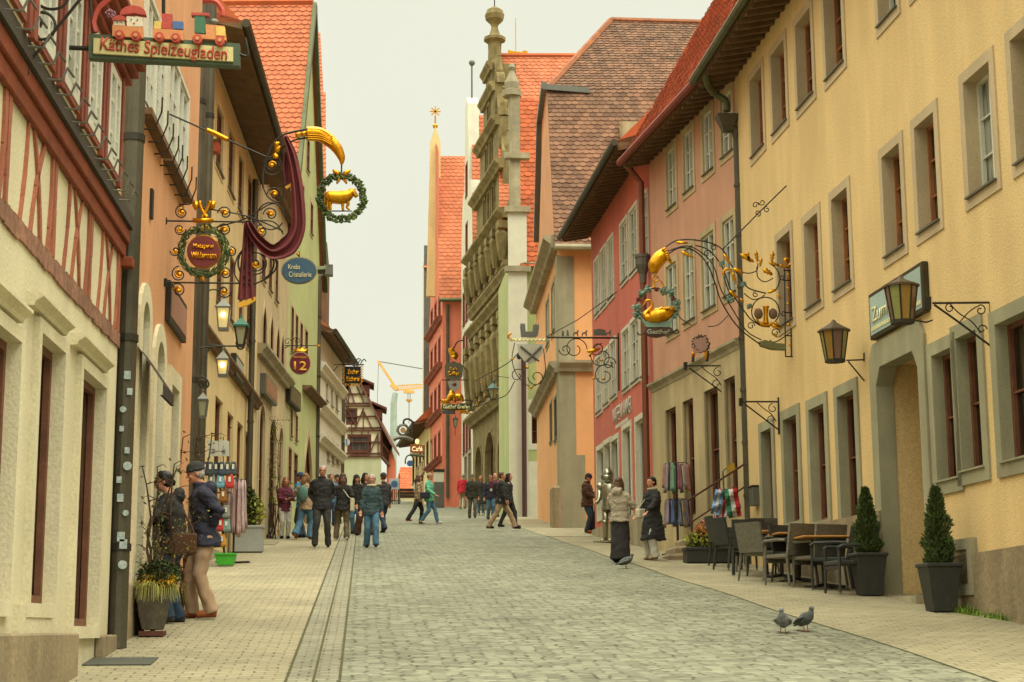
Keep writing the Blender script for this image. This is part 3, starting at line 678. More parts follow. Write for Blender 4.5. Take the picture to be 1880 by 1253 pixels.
# herms / pilaster statues between the openings on two storeys
for z0,z1 in ((z6(934,700),z6(934,570)),(z6(934,495)+.2,zs[1]-.5)):
    N=7
    for i in range(N):
        b.cp+=1; u=.35+(W-.7)*i/(N-1); h=z1-z0
        b.box(u-.28,u+.28,-.28,0,z0,z0+.25); b.lathe([(.16,0),(.2,.2),(.3,h*.45),(.34,h*.6),(.22,h*.72)],8,(u,-.25,z0+.25)); b.ell((u,-.32,z0+.25+h*.75),(.2,.22,.26),8); b.box(u-.36,u+.36,-.5,0,z1-.35,z1)
b.pieces('statue',M_dstone,R6.root)
def tri_open(u0,u1,z0,z1,arch=0): 
    R6.win(0,0,0,0,uzr=(u0,u1,z0,z1),sw=.12,sm=M_dstone,fm=M_brnf,gm=M_gl,d=.3,arch=arch,proud=.06,cols=2,rows=3,sill=2)
for z0,z1 in ((z6(934,690),z6(934,590)),(z6(934,480)+.2,zs[1]-1.0)):
    for i in range(6):
        if i%2==1 or True: u=.35+(W-.7)*(i+.5)/6; tri_open(u-.33,u+.33,z0,z1)
for j in range(2,5):
    n_=5-j; 
    for i in range(n_): 
        u=cu+(i-(n_-1)/2)*1.35; tri_open(u-.28,u+.28,zs[j-1]+.5,zs[j]-.6)
tri_open(W*.38,W*.62,.5,z6(905,790),1); tri_open(W*.72,W*.92,1.2,z6(920,800),1); tri_open(W*.1,W*.28,1.2,z6(880,820),1)
# obelisks and volutes on the steps
b=MB()
for j in range(1,6):
    for sg in (-1,1):
        b.cp+=1; u=cu+sg*(hw[j]-.3 if j>1 else hw[1]-.4); zb2=zs[j]; b.lathe([(.3,.1),(.3,.45),(.16,.5),(.2,.75),(.05,1.45),(.09,1.52),(.02,1.6)],6,(u,.3,zb2)) if j<5 else None
        if j>=2: b.prism([(cu+sg*hw[j],zs[j-1]),(cu+sg*(hw[j]+.9),zs[j-1]),(cu+sg*(hw[j]+.75),zs[j-1]+.5),(cu+sg*(hw[j]+.25),zs[j-1]+.8),(cu+sg*hw[j],zs[j-1]+1.5)],.1,.5)
b.cp+=1; b.lathe([(.55,0),(.5,.3),(.35,.4),(.33,1.0),(.35,1.4),(.55,1.5),(.55,1.65),(.28,1.8),(.16,2.2),(.2,2.35),(.45,2.6),(.5,2.85),(.4,3.1),(.1,3.3)],10,(cu,.3,zs[5])); 
b.pieces('pinnacle',M_dstone,R6.root)
MB().tube([(cu,.3,zs[5]+3.2),(cu,.3,zs[5]+6)],.03,5).build('lightning_rod',M_iron,R6.root)
R6.finish()
for u in (W*.3,W*.7): pass
c6=R6.M@Vector((cu,1.2,0)); yrt=R6.M@Vector((W,1.2,0))
e0=Vector((c6.x+.4,c6.y-6,at(930,500,c6.y-6).z)); r0=at(912,103,c6.y+.5); 
tiles('roof',M_tor,R6.root,at(917,420,r0.y-6.0),at(1110,420,r0.y-6.0),at(1110,103,r0.y),r0,tw=.3,th=.25)
b=MB(); q0=at(1110,103,r0.y); b.tube([r0,q0],.14,6); b.build('ridge_tiles',M_trd,R6.root,world=True)
q=at(947,103,r0.y); b=MB(Matrix.Translation(q)); b.box(-.02,.02,-.02,.02,0,2); b.prism([(-.4,.0),(.5,.0),(.62,.25),(.4,.3),(.3,.2),(-.2,.25),(-.4,.3)],-.03,.03); b.build('gilded_dragon',M_gold,R6.root,world=True)
# white gable beyond
R7=House('white_gable_house','whitewashed narrow gabled house beyond the sandstone town hall','house',(R6.a.x,R6.a.y),520,(847,700),(868,700),at(868,560,R6.a.y).z,M_white,depth=6)
print('R7',R7.a,R7.W)
w=R7.W; H7=R7.uz(858,460)[1]; t7=R7.uz(857,178)[1]; R7.poly=[(0,0),(w,0),(w,H7),(w*.86,H7+(t7-H7)*.4),(w*.7,H7+(t7-H7)*.42),(w*.6,t7-.5),(w*.5,t7),(w*.4,t7-.5),(w*.3,H7+(t7-H7)*.42),(w*.14,H7+(t7-H7)*.4),(0,H7)]
R7.depth=.6
for py in (800,640,560,440,330): 
    z=R7.uz(858,py)[1]
    for k in (.25,.5,.75):
        if py<450 and k!=.5: continue
        R7.win(0,0,0,0,uzr=(w*k-.4,w*k+.4,z-.8,z+.9),sw=.12,sm=M_redw,fm=M_brnf,gm=M_gl,d=.12)
R7.win(0,0,0,0,uzr=(w*.3,w*.5,.3,3.3),sw=.2,sm=M_stone,fm=M_brnf,d=.3,sill=0); R7.win(0,0,0,0,uzr=(w*.62,w*.85,.3,3.3),sw=.2,sm=M_stone,fm=M_brnf,d=.3,sill=0)
R7.finish()
b=MB(); c=R7.M@Vector((w/2,.3,t7)); b.tube([c,c+Vector((0,0,1.9))],.05,5); b.ell(c+Vector((0,0,2)),.18,8); b.build('finial_rod',M_zinc,R7.root,world=True)
r0=R7.M@Vector((w*.5,.6,t7-2.2))
tiles('roof',M_tor,R7.root,at(868,560,r0.y-5),at(895,560,r0.y-5),at(895,212,r0.y),at(866,212,r0.y),tw=.3,th=.28)
# coral house jutting into the street
yC=R7.a.y+.3
R8=House('coral_house','coral orange plastered house jutting into the street with its orange roof','house',(at(830,700,yC).x,yC),None,(812,700),(860,700),at(830,548,yC).z,M_coral,depth=9)
print('R8',R8.a,R8.W,yC)
R8.finish()
tiles('roof',M_tor,R8.root,at(806,549,yC-.3),at(862,549,yC-.3),at(862,287,yC+4.5),at(803,287,yC+4.5),tw=.3,th=.27)
R8.pipe(822,560,915,r=.09)
b=MB(); b.tube([at(806,551,yC-.4),at(860,551,yC-.4)],.12,6); b.build('gutter',M_gutg,R8.root,world=True)
H8=House('front','x','x',(R8.a.x,R8.a.y),480,(788,700),(812,700),at(812,548,yC).z,M_coral,depth=.4,back=False)
bpy.data.objects.remove(H8.root); RF=empty('street_front',H8.M); RF.parent=R8.root; RF.matrix_local=R8.M.inverted()@H8.M; H8.root=RF
print('H8',H8.a,H8.W)
w=H8.W; tk=H8.uz(800,262)[1]
H8.poly=[(0,0),(w,0),(w,H8.H),(w*.8,H8.H+2),(w*.7,tk-1),(w*.5,tk),(w*.4,tk-1),(w*.2,H8.H+2),(0,H8.H)]
for z in (3.3,6,8.6,11):
    for k in (.2,.5,.8): H8.win(0,0,0,0,uzr=(w*k-.45,w*k+.45,z-.3,z+1.2),sw=.14,sm=M_redw,fm=M_brnf,gm=M_gl,d=.12)
for z in (2.8,5.4,8,10.6): H8.bandz(0,w,z,.25,.35,M_redw)
b=MB(); b.fill(H8.poly,H8.holes,0); b.build('front_wall',M_coral,RF,fixn=False)
# gable parapet and gilded star
b=MB(); a=at(793,560,yC+4); t=at(799,262,yC+4); b.prism([(-.5,-9.3),(.35,-9.3),(.3,0),(.0,.9),(-.3,0)],-.3,.1,fn=lambda x,y,z:Vector((t.x+x,t.y+y,t.z+z))); b.build('parapet',M_yel2,R8.root,world=True)
b=MB(); b.tube([t+Vector((0,0,.5)),t+Vector((0,0,1.6))],.05,6); c=t+Vector((0,0,1.9))
for i in range(8): a_=i*math.pi/4; b.bar(c,c+Vector((math.cos(a_)*.32,0,math.sin(a_)*.32)),.06)
b.ell(c-Vector((0,0,.9)),.16,6); b.build('gilded_star',M_gold,R8.root,world=True)
# ochre cafe house farther on, eave leaning out
R9=House('ochre_cafe_house','ochre house with deep eave and lamps beyond the coral house','house',(H8.a.x-.1,H8.a.y+.5),500,(757,700),(789,700),(772,798),M_yel2,depth=8)
print('R9',R9.a,R9.W,R9.H)
for k in range(5):
    u=R9.W*(k+.5)/5; R9.win(0,0,0,0,uzr=(u-.5,u+.5,R9.H-2.6,R9.H-1.1),sw=.12,sm=M_tim,fm=M_brnf,d=.12); 
R9.win(0,0,0,0,uzr=(R9.W*.3,R9.W*.7,.3,3.2),sw=.12,sm=M_stone,fm=M_brnf,gm=M_gls,d=.2,sill=0)
R9.eave(over=.9,rise=4,slope=1,tm=M_trd,tile=False); R9.finish()
hb=House('yellow_side_house','slim yellow house with grey gutter seen between coral gable and sky','house',(at(785,700,97).x,99),None,(779,700),(796,700),at(785,470,99).z,M_yel2,depth=3)
hb.rect('slate_edge',M_zinc,-.05,.35,hb.H*.35,hb.H+.6,-.25,0); hb.finish()
tiles('roof',M_tor,hb.root,at(776,492,98.6),at(797,492,98.6),at(797,455,100.5),at(786,455,100.5),tw=.3,th=.27)
# ================================================================ left side
def sub(h,name,pl,vp,pxl,pxr,ztop,wm,z0):
    s=House(name,'x','x',pl,vp,pxl,pxr,ztop,wm,depth=.3,back=False,zb=z0)
    bpy.data.objects.remove(s.root); s.root=empty(name,s.M); s.root.parent=h.root; s.root.matrix_local=h.M.inverted()@s.M
    return s
# half-timbered corner house
L1=House('half_timbered_house','cream house with red timber framing and overhanging red window storey, nearest on the left','house',(-2.36,13.1),690,(-420,900),(210,800),(206,388),M_cream,depth=6)
for a in ((-60,18,560,1100),(55,101,601,1108),(134,179,668,1150)):
    L1.win(*a,sw=.1,sm=M_cream,fm=M_brnf,gm=M_gls,d=.13,cols=1,rows=1,sill=0,proud=.05,bars=.065)
    u0,zt=L1.uz(a[0],a[2]); u1,_=L1.uz(a[1],a[2]+40)
    L1.bandz(u0-.16,u1+.16,zt+.13,.09,.12,M_cream,'window_cornice')
    if a[0]>0 and a[0]<100: L1.rect('window_apron',M_cream,u0-.1,u1+.1,L1.uz(a[0],1112)[1]-.3,L1.uz(a[0],1112)[1],-.04)
b=MB(); zp=L1.uz(60,1163)[1]
ud=L1.uz(134,1000)[0]; ue=L1.uz(179,1000)[0]
b.box(0,ud-.05,-.09,0,-1,zp); b.box(ue+.02,L1.W+.02,-.09,.0,-1,zp-.02); b.build('plinth',M_plinth,L1.root,bevel=.015)
zb1=L1.uz(195,618)[1]; ZB0=L1.uz(204,450)[1]+L1.zb; ZB1=L1.uz(206,396)[1]+L1.zb
b=MB()
for i in range(60):
    u=L1.W*i/60; b.box(u,L1.W*(i+1)/60,-.02,0,zb1+random.uniform(-.012,.01),zb1+.14+random.uniform(-.01,.012))
b.build('painted_band',mat('faded_red_band','9b7058',.95,var=.45,vscale=14,bump=.4,stain=.3),L1.root)
b=MB(); zt=ZB0-L1.zb; zq=zb1+.14; u=L1.W-.1
def stud(u0,u1,wd=.05,bend=0):
    b.cp+=1
    pts=[(u0+(u1-u0)*t+bend*math.sin(math.pi*t),-.018,zq+(zt-zq)*t) for t in (0,.25,.5,.75,1)]
    for i in range(4):
        w0=wd*random.uniform(.7,1.25); p,q=pts[i],pts[i+1]; v=[(p[0]-w0/2,-.022,p[2]),(p[0]+w0/2,-.022,p[2]),(q[0]+w0/2,-.022,q[2]),(q[0]-w0/2,-.022,q[2])]; b.add(v+[(x,.01,z) for x,_,z in v],[(0,1,2,3),(0,4,5,1),(1,5,6,2),(2,6,7,3),(3,7,4,0)])
while u>.5:
    stud(u,u,.09); stud(u-.2,u-.12,.06,.04); 
    stud(u-.8,u-.45,.055,-.05); stud(u-.45,u-.8,.055,.05); stud(u-1.15,u-1.0,.05,.03); u-=1.6
b.pieces('timber',mat('faded_red_timber','a8664c',.85,var=.2,vscale=8,stain=.25),L1.root)
b=MB(); b.box(0,L1.W,-.05,0,ZB0-L1.zb,(ZB0+ZB1)/2-L1.zb); b.box(0,L1.W,-.08,0,(ZB0+ZB1)/2+.003-L1.zb,ZB1-L1.zb); b.box(L1.W-.12,L1.W+.02,-.13,0,ZB0-.1-L1.zb,ZB0-L1.zb); b.build('carved_beam',M_beam,L1.root,bevel=.01)
b=MB(); b.box(0,L1.W,-.11,-.0,ZB1+.004-L1.zb,ZB1+.13-L1.zb); b.build('lead_skirt',mat('dark_lead','40382e',.7),L1.root)
L1.finish()
U1=sub(L1,'upper_storey',(-2.25,13.1),690,(-420,300),(222,300),ZB1+.13+1.24,M_cream,ZB1+.13)
nw=int(U1.W/1.0)
for i in range(nw):
    u=U1.W-.62-i*.98
    if u<.5: break
    U1.win(0,0,0,0,uzr=(u-.29,u+.29,.08,.95),sw=.05,sm=M_redw,fm=M_wht,gm=M_glc,d=.04,bars=.075,cols=2,rows=3,sill=0,proud=.03)
    for q in (-.41,.41): MB().box(u+q-.045,u+q+.045,-.04,0,0,1.1).build('red_post',M_redw,U1.root)
b=MB(); b.fill(U1.poly,U1.holes,0); b.box(U1.W-.01,U1.W,0,.3,0,1.3); b.build('wall',M_cream,U1.root,fixn=False)
for i in range(4): MB().box(0,U1.W+.05+.0*i,-.07-.06*i,0,1.04+.07*i,1.095+.07*i).build('eave_moulding',M_redw,U1.root,bevel=.008)
# iron snow-guard staples
b=MB()
x=.6
while x<U1.W:
    b.cp+=1; b.tube([(x,-.02,-.1),(x+.02,-.12,-.1),(x+.1,-.14,.02),(x+.3,-.15,.02)],.009,4); x+=.33
b.pieces('snow_guard',M_zinc,U1.root)
# orange house with arched windows
p=L1.b if hasattr(L1,'b') else None
L2=House('orange_arched_house','orange plastered house with arched stone windows and white casements beside a downpipe','house',(-2.33,16.5),715,(214,800),(352,700),10.6,M_orgl,depth=5)
for a,ar in (((249,262,535,1080),1),((278,292,612,1010),1),((306,320,700,1000),0)):
    L2.win(*a,sw=.2,sm=M_cream,fm=M_brnf,gm=M_gls,d=.14,arch=ar,cols=2,rows=3,sill=0,proud=.04)
for a,b_ in ((259,296),(303,339)):
    u0,z0=L2.uz(a,0);u0=L2.uz(a,200)[0];u1=L2.uz(b_,250)[0]
    L2.win(0,0,0,0,uzr=(u0,(u0+u1)/2-.03,7.0-L2.zb,8.2-L2.zb),sw=.05,sm=M_wht,fm=M_wht,gm=M_glc,d=.05,cols=2,rows=3,sill=1,proud=.05)
    L2.win(0,0,0,0,uzr=((u0+u1)/2+.03,u1,7.0-L2.zb,8.2-L2.zb),sw=.05,sm=M_wht,fm=M_wht,gm=M_glc,d=.05,cols=2,rows=3,sill=1,proud=.05)
    L2.rect('window_ledge',M_soff,u0-.05,u1+.1,6.87-L2.zb,6.94-L2.zb,-.12,0)
    b=MB(); x=u0+.1
    while x<u1: b.cp+=1; b.tube([(x,0,6.75-L2.zb),(x,-.13,6.75-L2.zb),(x,-.2,6.95-L2.zb),(x,-.2,7.1-L2.zb)],.009,4); x+=.45
    b.pieces('iron_bracket',M_iron,L2.root)
uv,zv=L2.uz(276,375); L2.rect('vent',M_iron,uv-.06,uv+.06,zv-.16,zv+.16,-.03)
MB().box(0,L2.W,-.05,0,-1,.9).build('plinth',M_plinth,L2.root)
# shop awning frame
L2.finish()
b=MB(L2.M); u,z=L2.uz(246,650); u2=L2.uz(268,690)[0]
b.add([(u,-.02,z+.1),(u2,-.02,z+.1),(u2,-.3,z-.3),(u,-.3,z-.3),(u,-.3,z-.42),(u2,-.3,z-.42),(u,-.27,z-.42),(u2,-.27,z-.42)],[(0,1,2,3),(3,2,5,4),(4,5,7,6)])
aw=tag(b.build('shop_awning',mat('dark_awning','352c24',.8,fine=0),None,world=True),'small dark striped awning over the arched shop window beside the downpipe','awning')
# fat downpipe between timber house and orange house
def pipe_thing(px0,py0,px1,py1,y,r,label,off=0,m=None,name='rain_downpipe',bands=True):
    t=at(px0,py0,y); bt=at(px1,py1,y); x=(t.x+bt.x)/2
    rt=empty(name,(x,y,zg(y)),label,'downpipe'); b=MB(); b.tube([(x,y,zg(y)),(x,y,t.z)],r,12); b.build('pipe',m or M_pipe,rt,world=True)
    c=MB(); z=zg(y)+.9
    while z<t.z: c.cp+=1; c.tube([(x,y,z),(x,y,z+.07)],r*1.13,12); z+=2.0
    if bands: c.pieces('pipe_clamp',M_iron,rt,world=True)
    return rt,x
rp,xp=pipe_thing(243,115,221,1172,L1.a.y+L1.x.y*L1.W+.16,.1,'fat dark downpipe plastered with stickers between timbered and orange houses')
rng=random.Random(5)
b=MB()
for i in range(12):
    z=2.2+i*.16+rng.uniform(-.05,.05); a=rng.uniform(-.9,.9); s_=rng.uniform(.02,.035)
    b.cp+=1; c=Vector((xp+.03+math.sin(a)*.05,L1.a.y+L1.x.y*L1.W+.16-.113,z))
    if i%3: b.box(c.x-s_,c.x+s_,c.y,c.y+.02,c.z-s_*1.3,c.z+s_*1.3)
    else: b.lathe([(s_*1.2,0),(s_*1.2,.012)],12,(0,0,0)) if False else b.tube([c,c+Vector((0,.02,0))],s_*1.3,12)
b.pieces('sticker',mat('sticker_paper','b9bfb4',.6,col2='7d8f95',vscale=30,fine=0),rp,world=True)
pipe_thing(364,-10,352,1040,22.6,.085,'tall dark downpipe at the end of the orange arched house')
pipe_thing(384,-10,372,900,23.5,.07,'thinner dark downpipe just behind the tall one at the orange house')
# cream house
L3=House('cream_house','warm cream house with two window rows and deep dark eave, hung with lanterns','house',(-2.95,32.),775,(352,700),(471,700),(471,318),M_creamy,depth=7)
kw=dict(sw=.1,sm=M_creamy,d=.11,fm=M_brnf,gm=M_gl,sill=1,cols=2,rows=2,proud=.015)
for a in ((396.5,409.5,182,303),(419,430,228,346),(437,447,272,384),(454,464,312,418),(397,410,430,556),(420,431,462,584),(438,448,487,607),(452.5,462,510,632)): L3.win(*a,**kw)
uL,zc=L3.uz(373,626); zc=L3.uz(440,714)[1]; L3.bandz(0,L3.W,zc,.2,.18,M_soff)
for a in ((391,405,722,965),(414,425,752,960),(432.5,443,770,955),(448.6,458,790,950)): L3.win(*a,sw=.0,sm=M_creamy,d=.12,fm=M_brnf,gm=M_gls,sill=0,cols=1,rows=2)
L3.eave(over=.75,rise=4,slope=1.1,tm=M_trd,tile=False,raft=False); L3.finish()
L3.pipe(469.5,330,960,r=.07)
MB().box(0,L3.W,-.05,0,-1,.8).build('plinth',M_stone,L3.root)
# stone arcade house
L4=House('stone_arcade_house','pale sandstone house with pointed upper windows and arched ground floor doors','house',(L3.a.x+L3.x.x*L3.W,L3.a.y+L3.x.y*L3.W),875,(471,700),(527,700),(525,392),M_sand,depth=7)
for a in ((482,488.5,556,650),(495.6,501,577,664),(507,512.5,596,682),(515.5,520.5,611,690)): L4.win(*a,sw=.12,sm=M_sand,d=.06,arch=2,fm=M_brnf,cols=1,rows=1,sill=0)
for a in ((480,487,430,510),(493,499,450,530),(505,510,470,550)): L4.win(*a,sw=.1,sm=M_sand,d=.06,fm=M_brnf,cols=1,rows=2)
for a in ((474.5,484.5,737,975),(493,506,762,968),(511,518,780,960)): L4.win(*a,sw=.22,sm=M_sand,d=.12,arch=1,fm=M_brnf,gm=M_gls,cols=1,rows=2,sill=0)
L4.bandz(0,L4.W,L4.uz(500,684)[1],.25,.25,M_stone); L4.bandz(0,L4.W,L4.H-.2,.3,.4,M_soff); L4.finish()
# green gabled house
L5=House('green_gable_house','tall green gabled house with pointed doorway and orange tiled roof','house',(L4.a.x+L4.x.x*L4.W,L4.a.y+L4.x.y*L4.W),950,(527,700),(585,700),(530,402),M_grn,depth=10)
w=L5.W; za=at(562,12,L5.a.y+w*.5).z-L5.zb
L5.poly=[(0,0),(w,0),(w,L5.H),(w*.5,za),(0,L5.H)]
for a in ((533.5,538,560,645),(541.5,546,575,655),(550,554.5,590,665),(559,564,603,672)): L5.win(*a,sw=.08,sm=M_sand,d=.05,fm=M_brnf,cols=1,rows=2)
for a in ((532.5,536,748,800),(541.5,545.5,760,808),(528.5,534,820,885),(538.5,545,830,890)): L5.win(*a,sw=.1,sm=M_sand,d=.05,fm=M_brnf,cols=1,rows=2)
L5.win(558,573,791,960,sw=.25,sm=M_sand,d=.12,arch=2,fm=M_brnf,gm=M_gls,cols=1,rows=1,sill=0)
for k,z in ((.5,16),(.35,14.2),(.65,14.2)): L5.win(0,0,0,0,uzr=(w*k-.3,w*k+.3,z-L5.zb,z+1-L5.zb),sw=.1,sm=M_sand,d=.05,fm=M_brnf,cols=1,rows=2)
L5.bandz(w*.45,w*1.0,L5.uz(565,728)[1],.15,.3,M_soff,'ledge'); L5.finish()
P5=lambda u,y,z:L5.M@Vector((u,y,z))
tiles('roof',M_tor,L5.root,P5(-.5,14,L5.H-.6),P5(-.5,-.12,L5.H-.6),P5(w*.5,-.12,za+.1),P5(w*.5,14,za+.1),tw=.22,th=.2)
MB().add([P5(w*.5,-.1,za+.1),P5(w*.5,14,za+.1),P5(w+.4,14,L5.H-.5),P5(w+.4,-.1,L5.H-.5)],[(0,1,2,3)]).build('roof',M_tor,L5.root,world=True)
MB().tube([P5(w*.5,-.1,za+.14),P5(w*.5,14,za+.14)],.13,6).build('ridge_tiles',M_trd,L5.root,world=True)
b=MB(); b.bar(P5(-.45,-.16,L5.H-.55),P5(w*.5,-.16,za+.05),.12,.22); b.bar(P5(w+.4,-.16,L5.H-.5),P5(w*.5,-.16,za+.05),.12,.22); b.build('bargeboard',M_gutg,L5.root,world=True)
yb_=L5.a.y+L5.x.y*w
rt,_=pipe_thing(582.5,515,583,960,yb_-.4,.09,'dark downpipe at the far corner of the green gabled house')
b=MB(); c=at(583,520,yb_-.4); b.tube([c,at(586,508,yb_-.4),at(600,497,yb_-.3)],.07,8); q=at(603,494,yb_-.3); b.box(q.x-.15,q.x+.15,q.y-.15,q.y+.15,q.z-.15,q.z+.12); b.build('hopper',M_zinc,rt,world=True)
L5b=House('brown_gable_house','narrow house with orange roof rising just behind the green gable','house',(-1.5,59),None,(520,700),(597,700),at(590,445,59).z,M_soff,depth=5,zb=9.5); L5b.finish()
tiles('roof',M_tor,L5b.root,at(520,375,58.7),at(599,375,58.7),at(598,170,61.5),at(520,170,61.5),tw=.25,th=.22)
tiles('roof',M_tor,L5b.root,at(520,172,61.5),at(594,172,61.5),at(588,60,63.5),at(520,60,63.5),tw=.25,th=.22)
# white house
L6=House('white_house','pale grey white house with stepped cornices beyond the green gabled house','house',(-1.42,57.),975,(584,700),(628,700),(600,628),M_white,depth=6)
for px,yt,yb2 in ((598,700,735),(607,712,745),(616,722,752),(600,800,845),(609,808,850),(617,815,852),(600,870,940),(612,872,940)): L6.win(px,px+4,yt,yb2,sw=.1,sm=M_wtrim,d=.12,fm=M_brnf,cols=1,rows=2)
for py in (700,772,828): L6.bandz(0,L6.W,L6.uz(600,py)[1],.3,.25,M_wtrim)
L6.eave(over=.5,rise=3.2,slope=.9,tm=M_tor,tile=False,raft=False); L6.finish()
d0=L6.M@Vector((L6.W*.55,1.2,L6.H+.4)); b=MB(L6.M); b.box(L6.W*.5,L6.W*.9,.4,2,L6.H+.3,L6.H+1.3); b.build('dormer',M_soff,L6.root,world=True)
rt,_=pipe_thing(628,655,629,930,66,.1,'grey downpipe at the far corner of the white house')
# half-timbered gable house at the head of the street
y7=112.
L7=House('timbered_gable_house','half-timbered gable house with brown beams on green ground floor at the street head','house',(at(665,800,y7).x,y7),None,(600,800),(700,800),at(660,839,y7).z,M_panel,depth=9,zb=zg(y7)-.3)
w=L7.W; z1=L7.uz(660,839)[1]; z2=L7.uz(660,790)[1]; z3=L7.uz(660,745)[1]; z4=L7.uz(660,690)[1]
L7.poly=[(0,0),(w,0),(w,z2),(L7.uz(674,744)[0]+.3,z3),(L7.uz(650,690)[0],z4),(L7.uz(626,744)[0],z3),(0,z2)]
b=MB(); b.box(0,w+.02,-.03,0,-.0,z1-.1); b.build('green_ground_floor',M_grn2,L7.root)
b=MB()
def tb(a,c,wd=.2): 
    pa_=L7.uz(*a); pc=L7.uz(*c); b.cp+=1; yo=.06+.0035*(b.cp%17); b.bar((pa_[0],-yo,pa_[1]),(pc[0],-yo,pc[1]),.07,wd*.72,up=(0,1,0))
for y_,x0,x1 in ((839,600,700),(833,600,700),(791,600,700),(786,600,700),(746,615,680),(741,615,678),(812,630,700),(765,636,690),(724,625,665)): tb((x0,y_),(x1,y_),.28 if y_ in(839,791,746) else .2)
for a,c in (((632,791),(632,839)),((646,791),(646,803)),((664,791),(664,803)),((676,791),(676,839)),((694,796),(678,836)),((694,800),(694,836)),((699,791),(699,839)),((637,746),(630,791)),((637,750),(655,786)),((645,775),(645,789)),((667,750),(667,789)),((667,750),(652,789)),((668,756),(684,789)),((630,760),(640,746)),((640,708),(652,743)),((640,708),(640,743)),((655,710),(668,740)),((630,720),(640,743))): tb(a,c)
b.pieces('timber',M_tim,L7.root)
L7.win(639.5,652,754,776,sw=.15,sm=M_tim,fm=M_tim,d=.1,gm=M_gl,sill=0); L7.win(643,676,803,827,sw=.2,sm=M_tim,fm=M_tim,gm=M_gl,d=.1,cols=3,rows=2,sill=0)
L7.win(637,646,856,905,sw=.1,sm=M_tim,fm=M_tim,d=.1,gm=M_dark,sill=0); L7.win(664,673,857,885,sw=.1,sm=M_tim,fm=M_tim,d=.1,gm=M_gl,sill=0)
b=MB(); q0=L7.uz(643,836)[0]; q1=L7.uz(676,836)[0]; zb0=L7.uz(650,838)[1]; zt0=L7.uz(650,829)[1]; x=q0; b.box(q0,q1,-.2,-.15,zt0-.08,zt0); b.box(q0,q1,-.2,-.15,zb0,zb0+.08)
while x<q1: b.bar((x,-.17,zb0),(x+.25,-.17,zt0),.05); b.bar((x+.25,-.17,zb0),(x,-.17,zt0),.05); x+=.25
b.build('balcony_rail',M_tim,L7.root)
L7.finish()
s7=[L7.M@Vector(v) for v in ((w,0,z1),(w,0,z2),(w+.5,7,z2),(w+.5,7,z1))]
b=MB(); b.add([L7.M@Vector((w,0,z1)),L7.M@Vector((w,0,z2)),L7.M@Vector((w+.9,9,z2)),L7.M@Vector((w+.9,9,z1))],[(0,1,2,3)]); b.build('side_wall',M_panel,L7.root,world=True)
b=MB()
for k in range(7): b.cp+=1; b.bar((w+.05+.13*k,1.3*k+.05,z1),(w+.05+.13*k,1.3*k+.05,z2),.12)
for zz_ in (z1,(z1+z2)/2,z2): b.cp+=1; b.bar((w+.03,0,zz_),(w+.93,9,zz_),.16)
b.pieces('side_timber',M_tim,L7.root)
ap=L7.uz(650,690)
b=MB()
for (a,c) in (((ap[0],z4+.15),(w+.55,z2-.9)),((ap[0],z4+.15),(-.6,z2-.6))):
    b.add([(a[0],-.5,a[1]),(c[0],-.5,c[1]),(c[0]+(.9 if c[0]>0 else 0),9,c[1]),(a[0],9,a[1]),(a[0],-.5,a[1]+.25),(c[0],-.5,c[1]+.25),(c[0]+(.9 if c[0]>0 else 0),9,c[1]+.25),(a[0],9,a[1]+.25)],[(0,1,2,3),(4,5,6,7),(0,1,5,4),(1,2,6,5),(3,0,4,7)])
b.build('roof',mat('brown_verge','6a4436',.8,island=.2),L7.root)
for t in (.22,.58):
    b=MB(); c=(ap[0]+(w+.55-ap[0])*t,z4+(z2-.9-z4)*t); b.box(c[0]+.05,c[0]+.55,-.2,2,c[1]-.3,c[1]+.35); b.add([(c[0]-.2,-.45,c[1]+.75),(c[0]+.85,-.45,c[1]+.3),(c[0]+.85,2.2,c[1]+.3),(c[0]-.2,2.2,c[1]+.75),(c[0]-.2,-.45,c[1]+.9),(c[0]+.85,-.45,c[1]+.45)],[(0,1,2,3),(0,1,5,4)]); b.build('dormer',M_tim,L7.root)
# beyond the crest
L8=House('brick_side_house','small orange brick house end beside the timbered gable house','house',(2,118),None,(712,800),(727,800),at(720,823,118).z,M_coral,depth=5); L8.poly=[(0,0),(L8.W,0),(L8.W,L8.H*.8),(L8.W*.4,L8.H),(0,L8.H*.85)]; L8.finish()
L9=House('low_roof_house','low house under a red brown tiled roof beyond the street crest','house',(4,150),None,(725,900),(790,900),at(750,905,150).z,M_cream,depth=8); L9.finish()
tiles('roof',M_trd,L9.root,at(722,905,149.5),at(792,905,149.5),at(792,858,154),at(735,858,154),tw=.4,th=.35)
# tower crane
yk=210
cr=empty('tower_crane',at(724,930,yk),'yellow tower crane with grey mast standing far beyond the rooftops','crane')
b=MB(); b.tube([at(721,935,yk),at(723,740,yk),at(726,722,yk)],[.5,.42,.35],4); b.build('mast',mat('crane_mast','9aa79c',.6),cr,world=True)
M_cy=mat('crane_yellow','d8a558',.5,bump=0)
b=MB(); b.bar(at(694,663,yk),at(729,716,yk),.3,.3); b.bar(at(718,706,yk),at(729,716,yk),.7,.5)
for t in range(14):
    xa=727+t*4.6; a_=at(xa,717-t*.45,yk); c_=at(xa+4.6,717-(t+1)*.45,yk); d_=at(xa+2.3,708-t*.25,yk); b.bar(a_,c_,.15); b.bar(a_,d_,.08); b.bar(d_,c_,.08)
b.bar(at(729,708,yk),at(790,705,yk),.12); q=at(751,718,yk); b.box(q.x-.7,q.x+.7,q.y-.3,q.y+.3,q.z-.3,q.z+.05); b.build('jib',M_cy,cr,world=True)
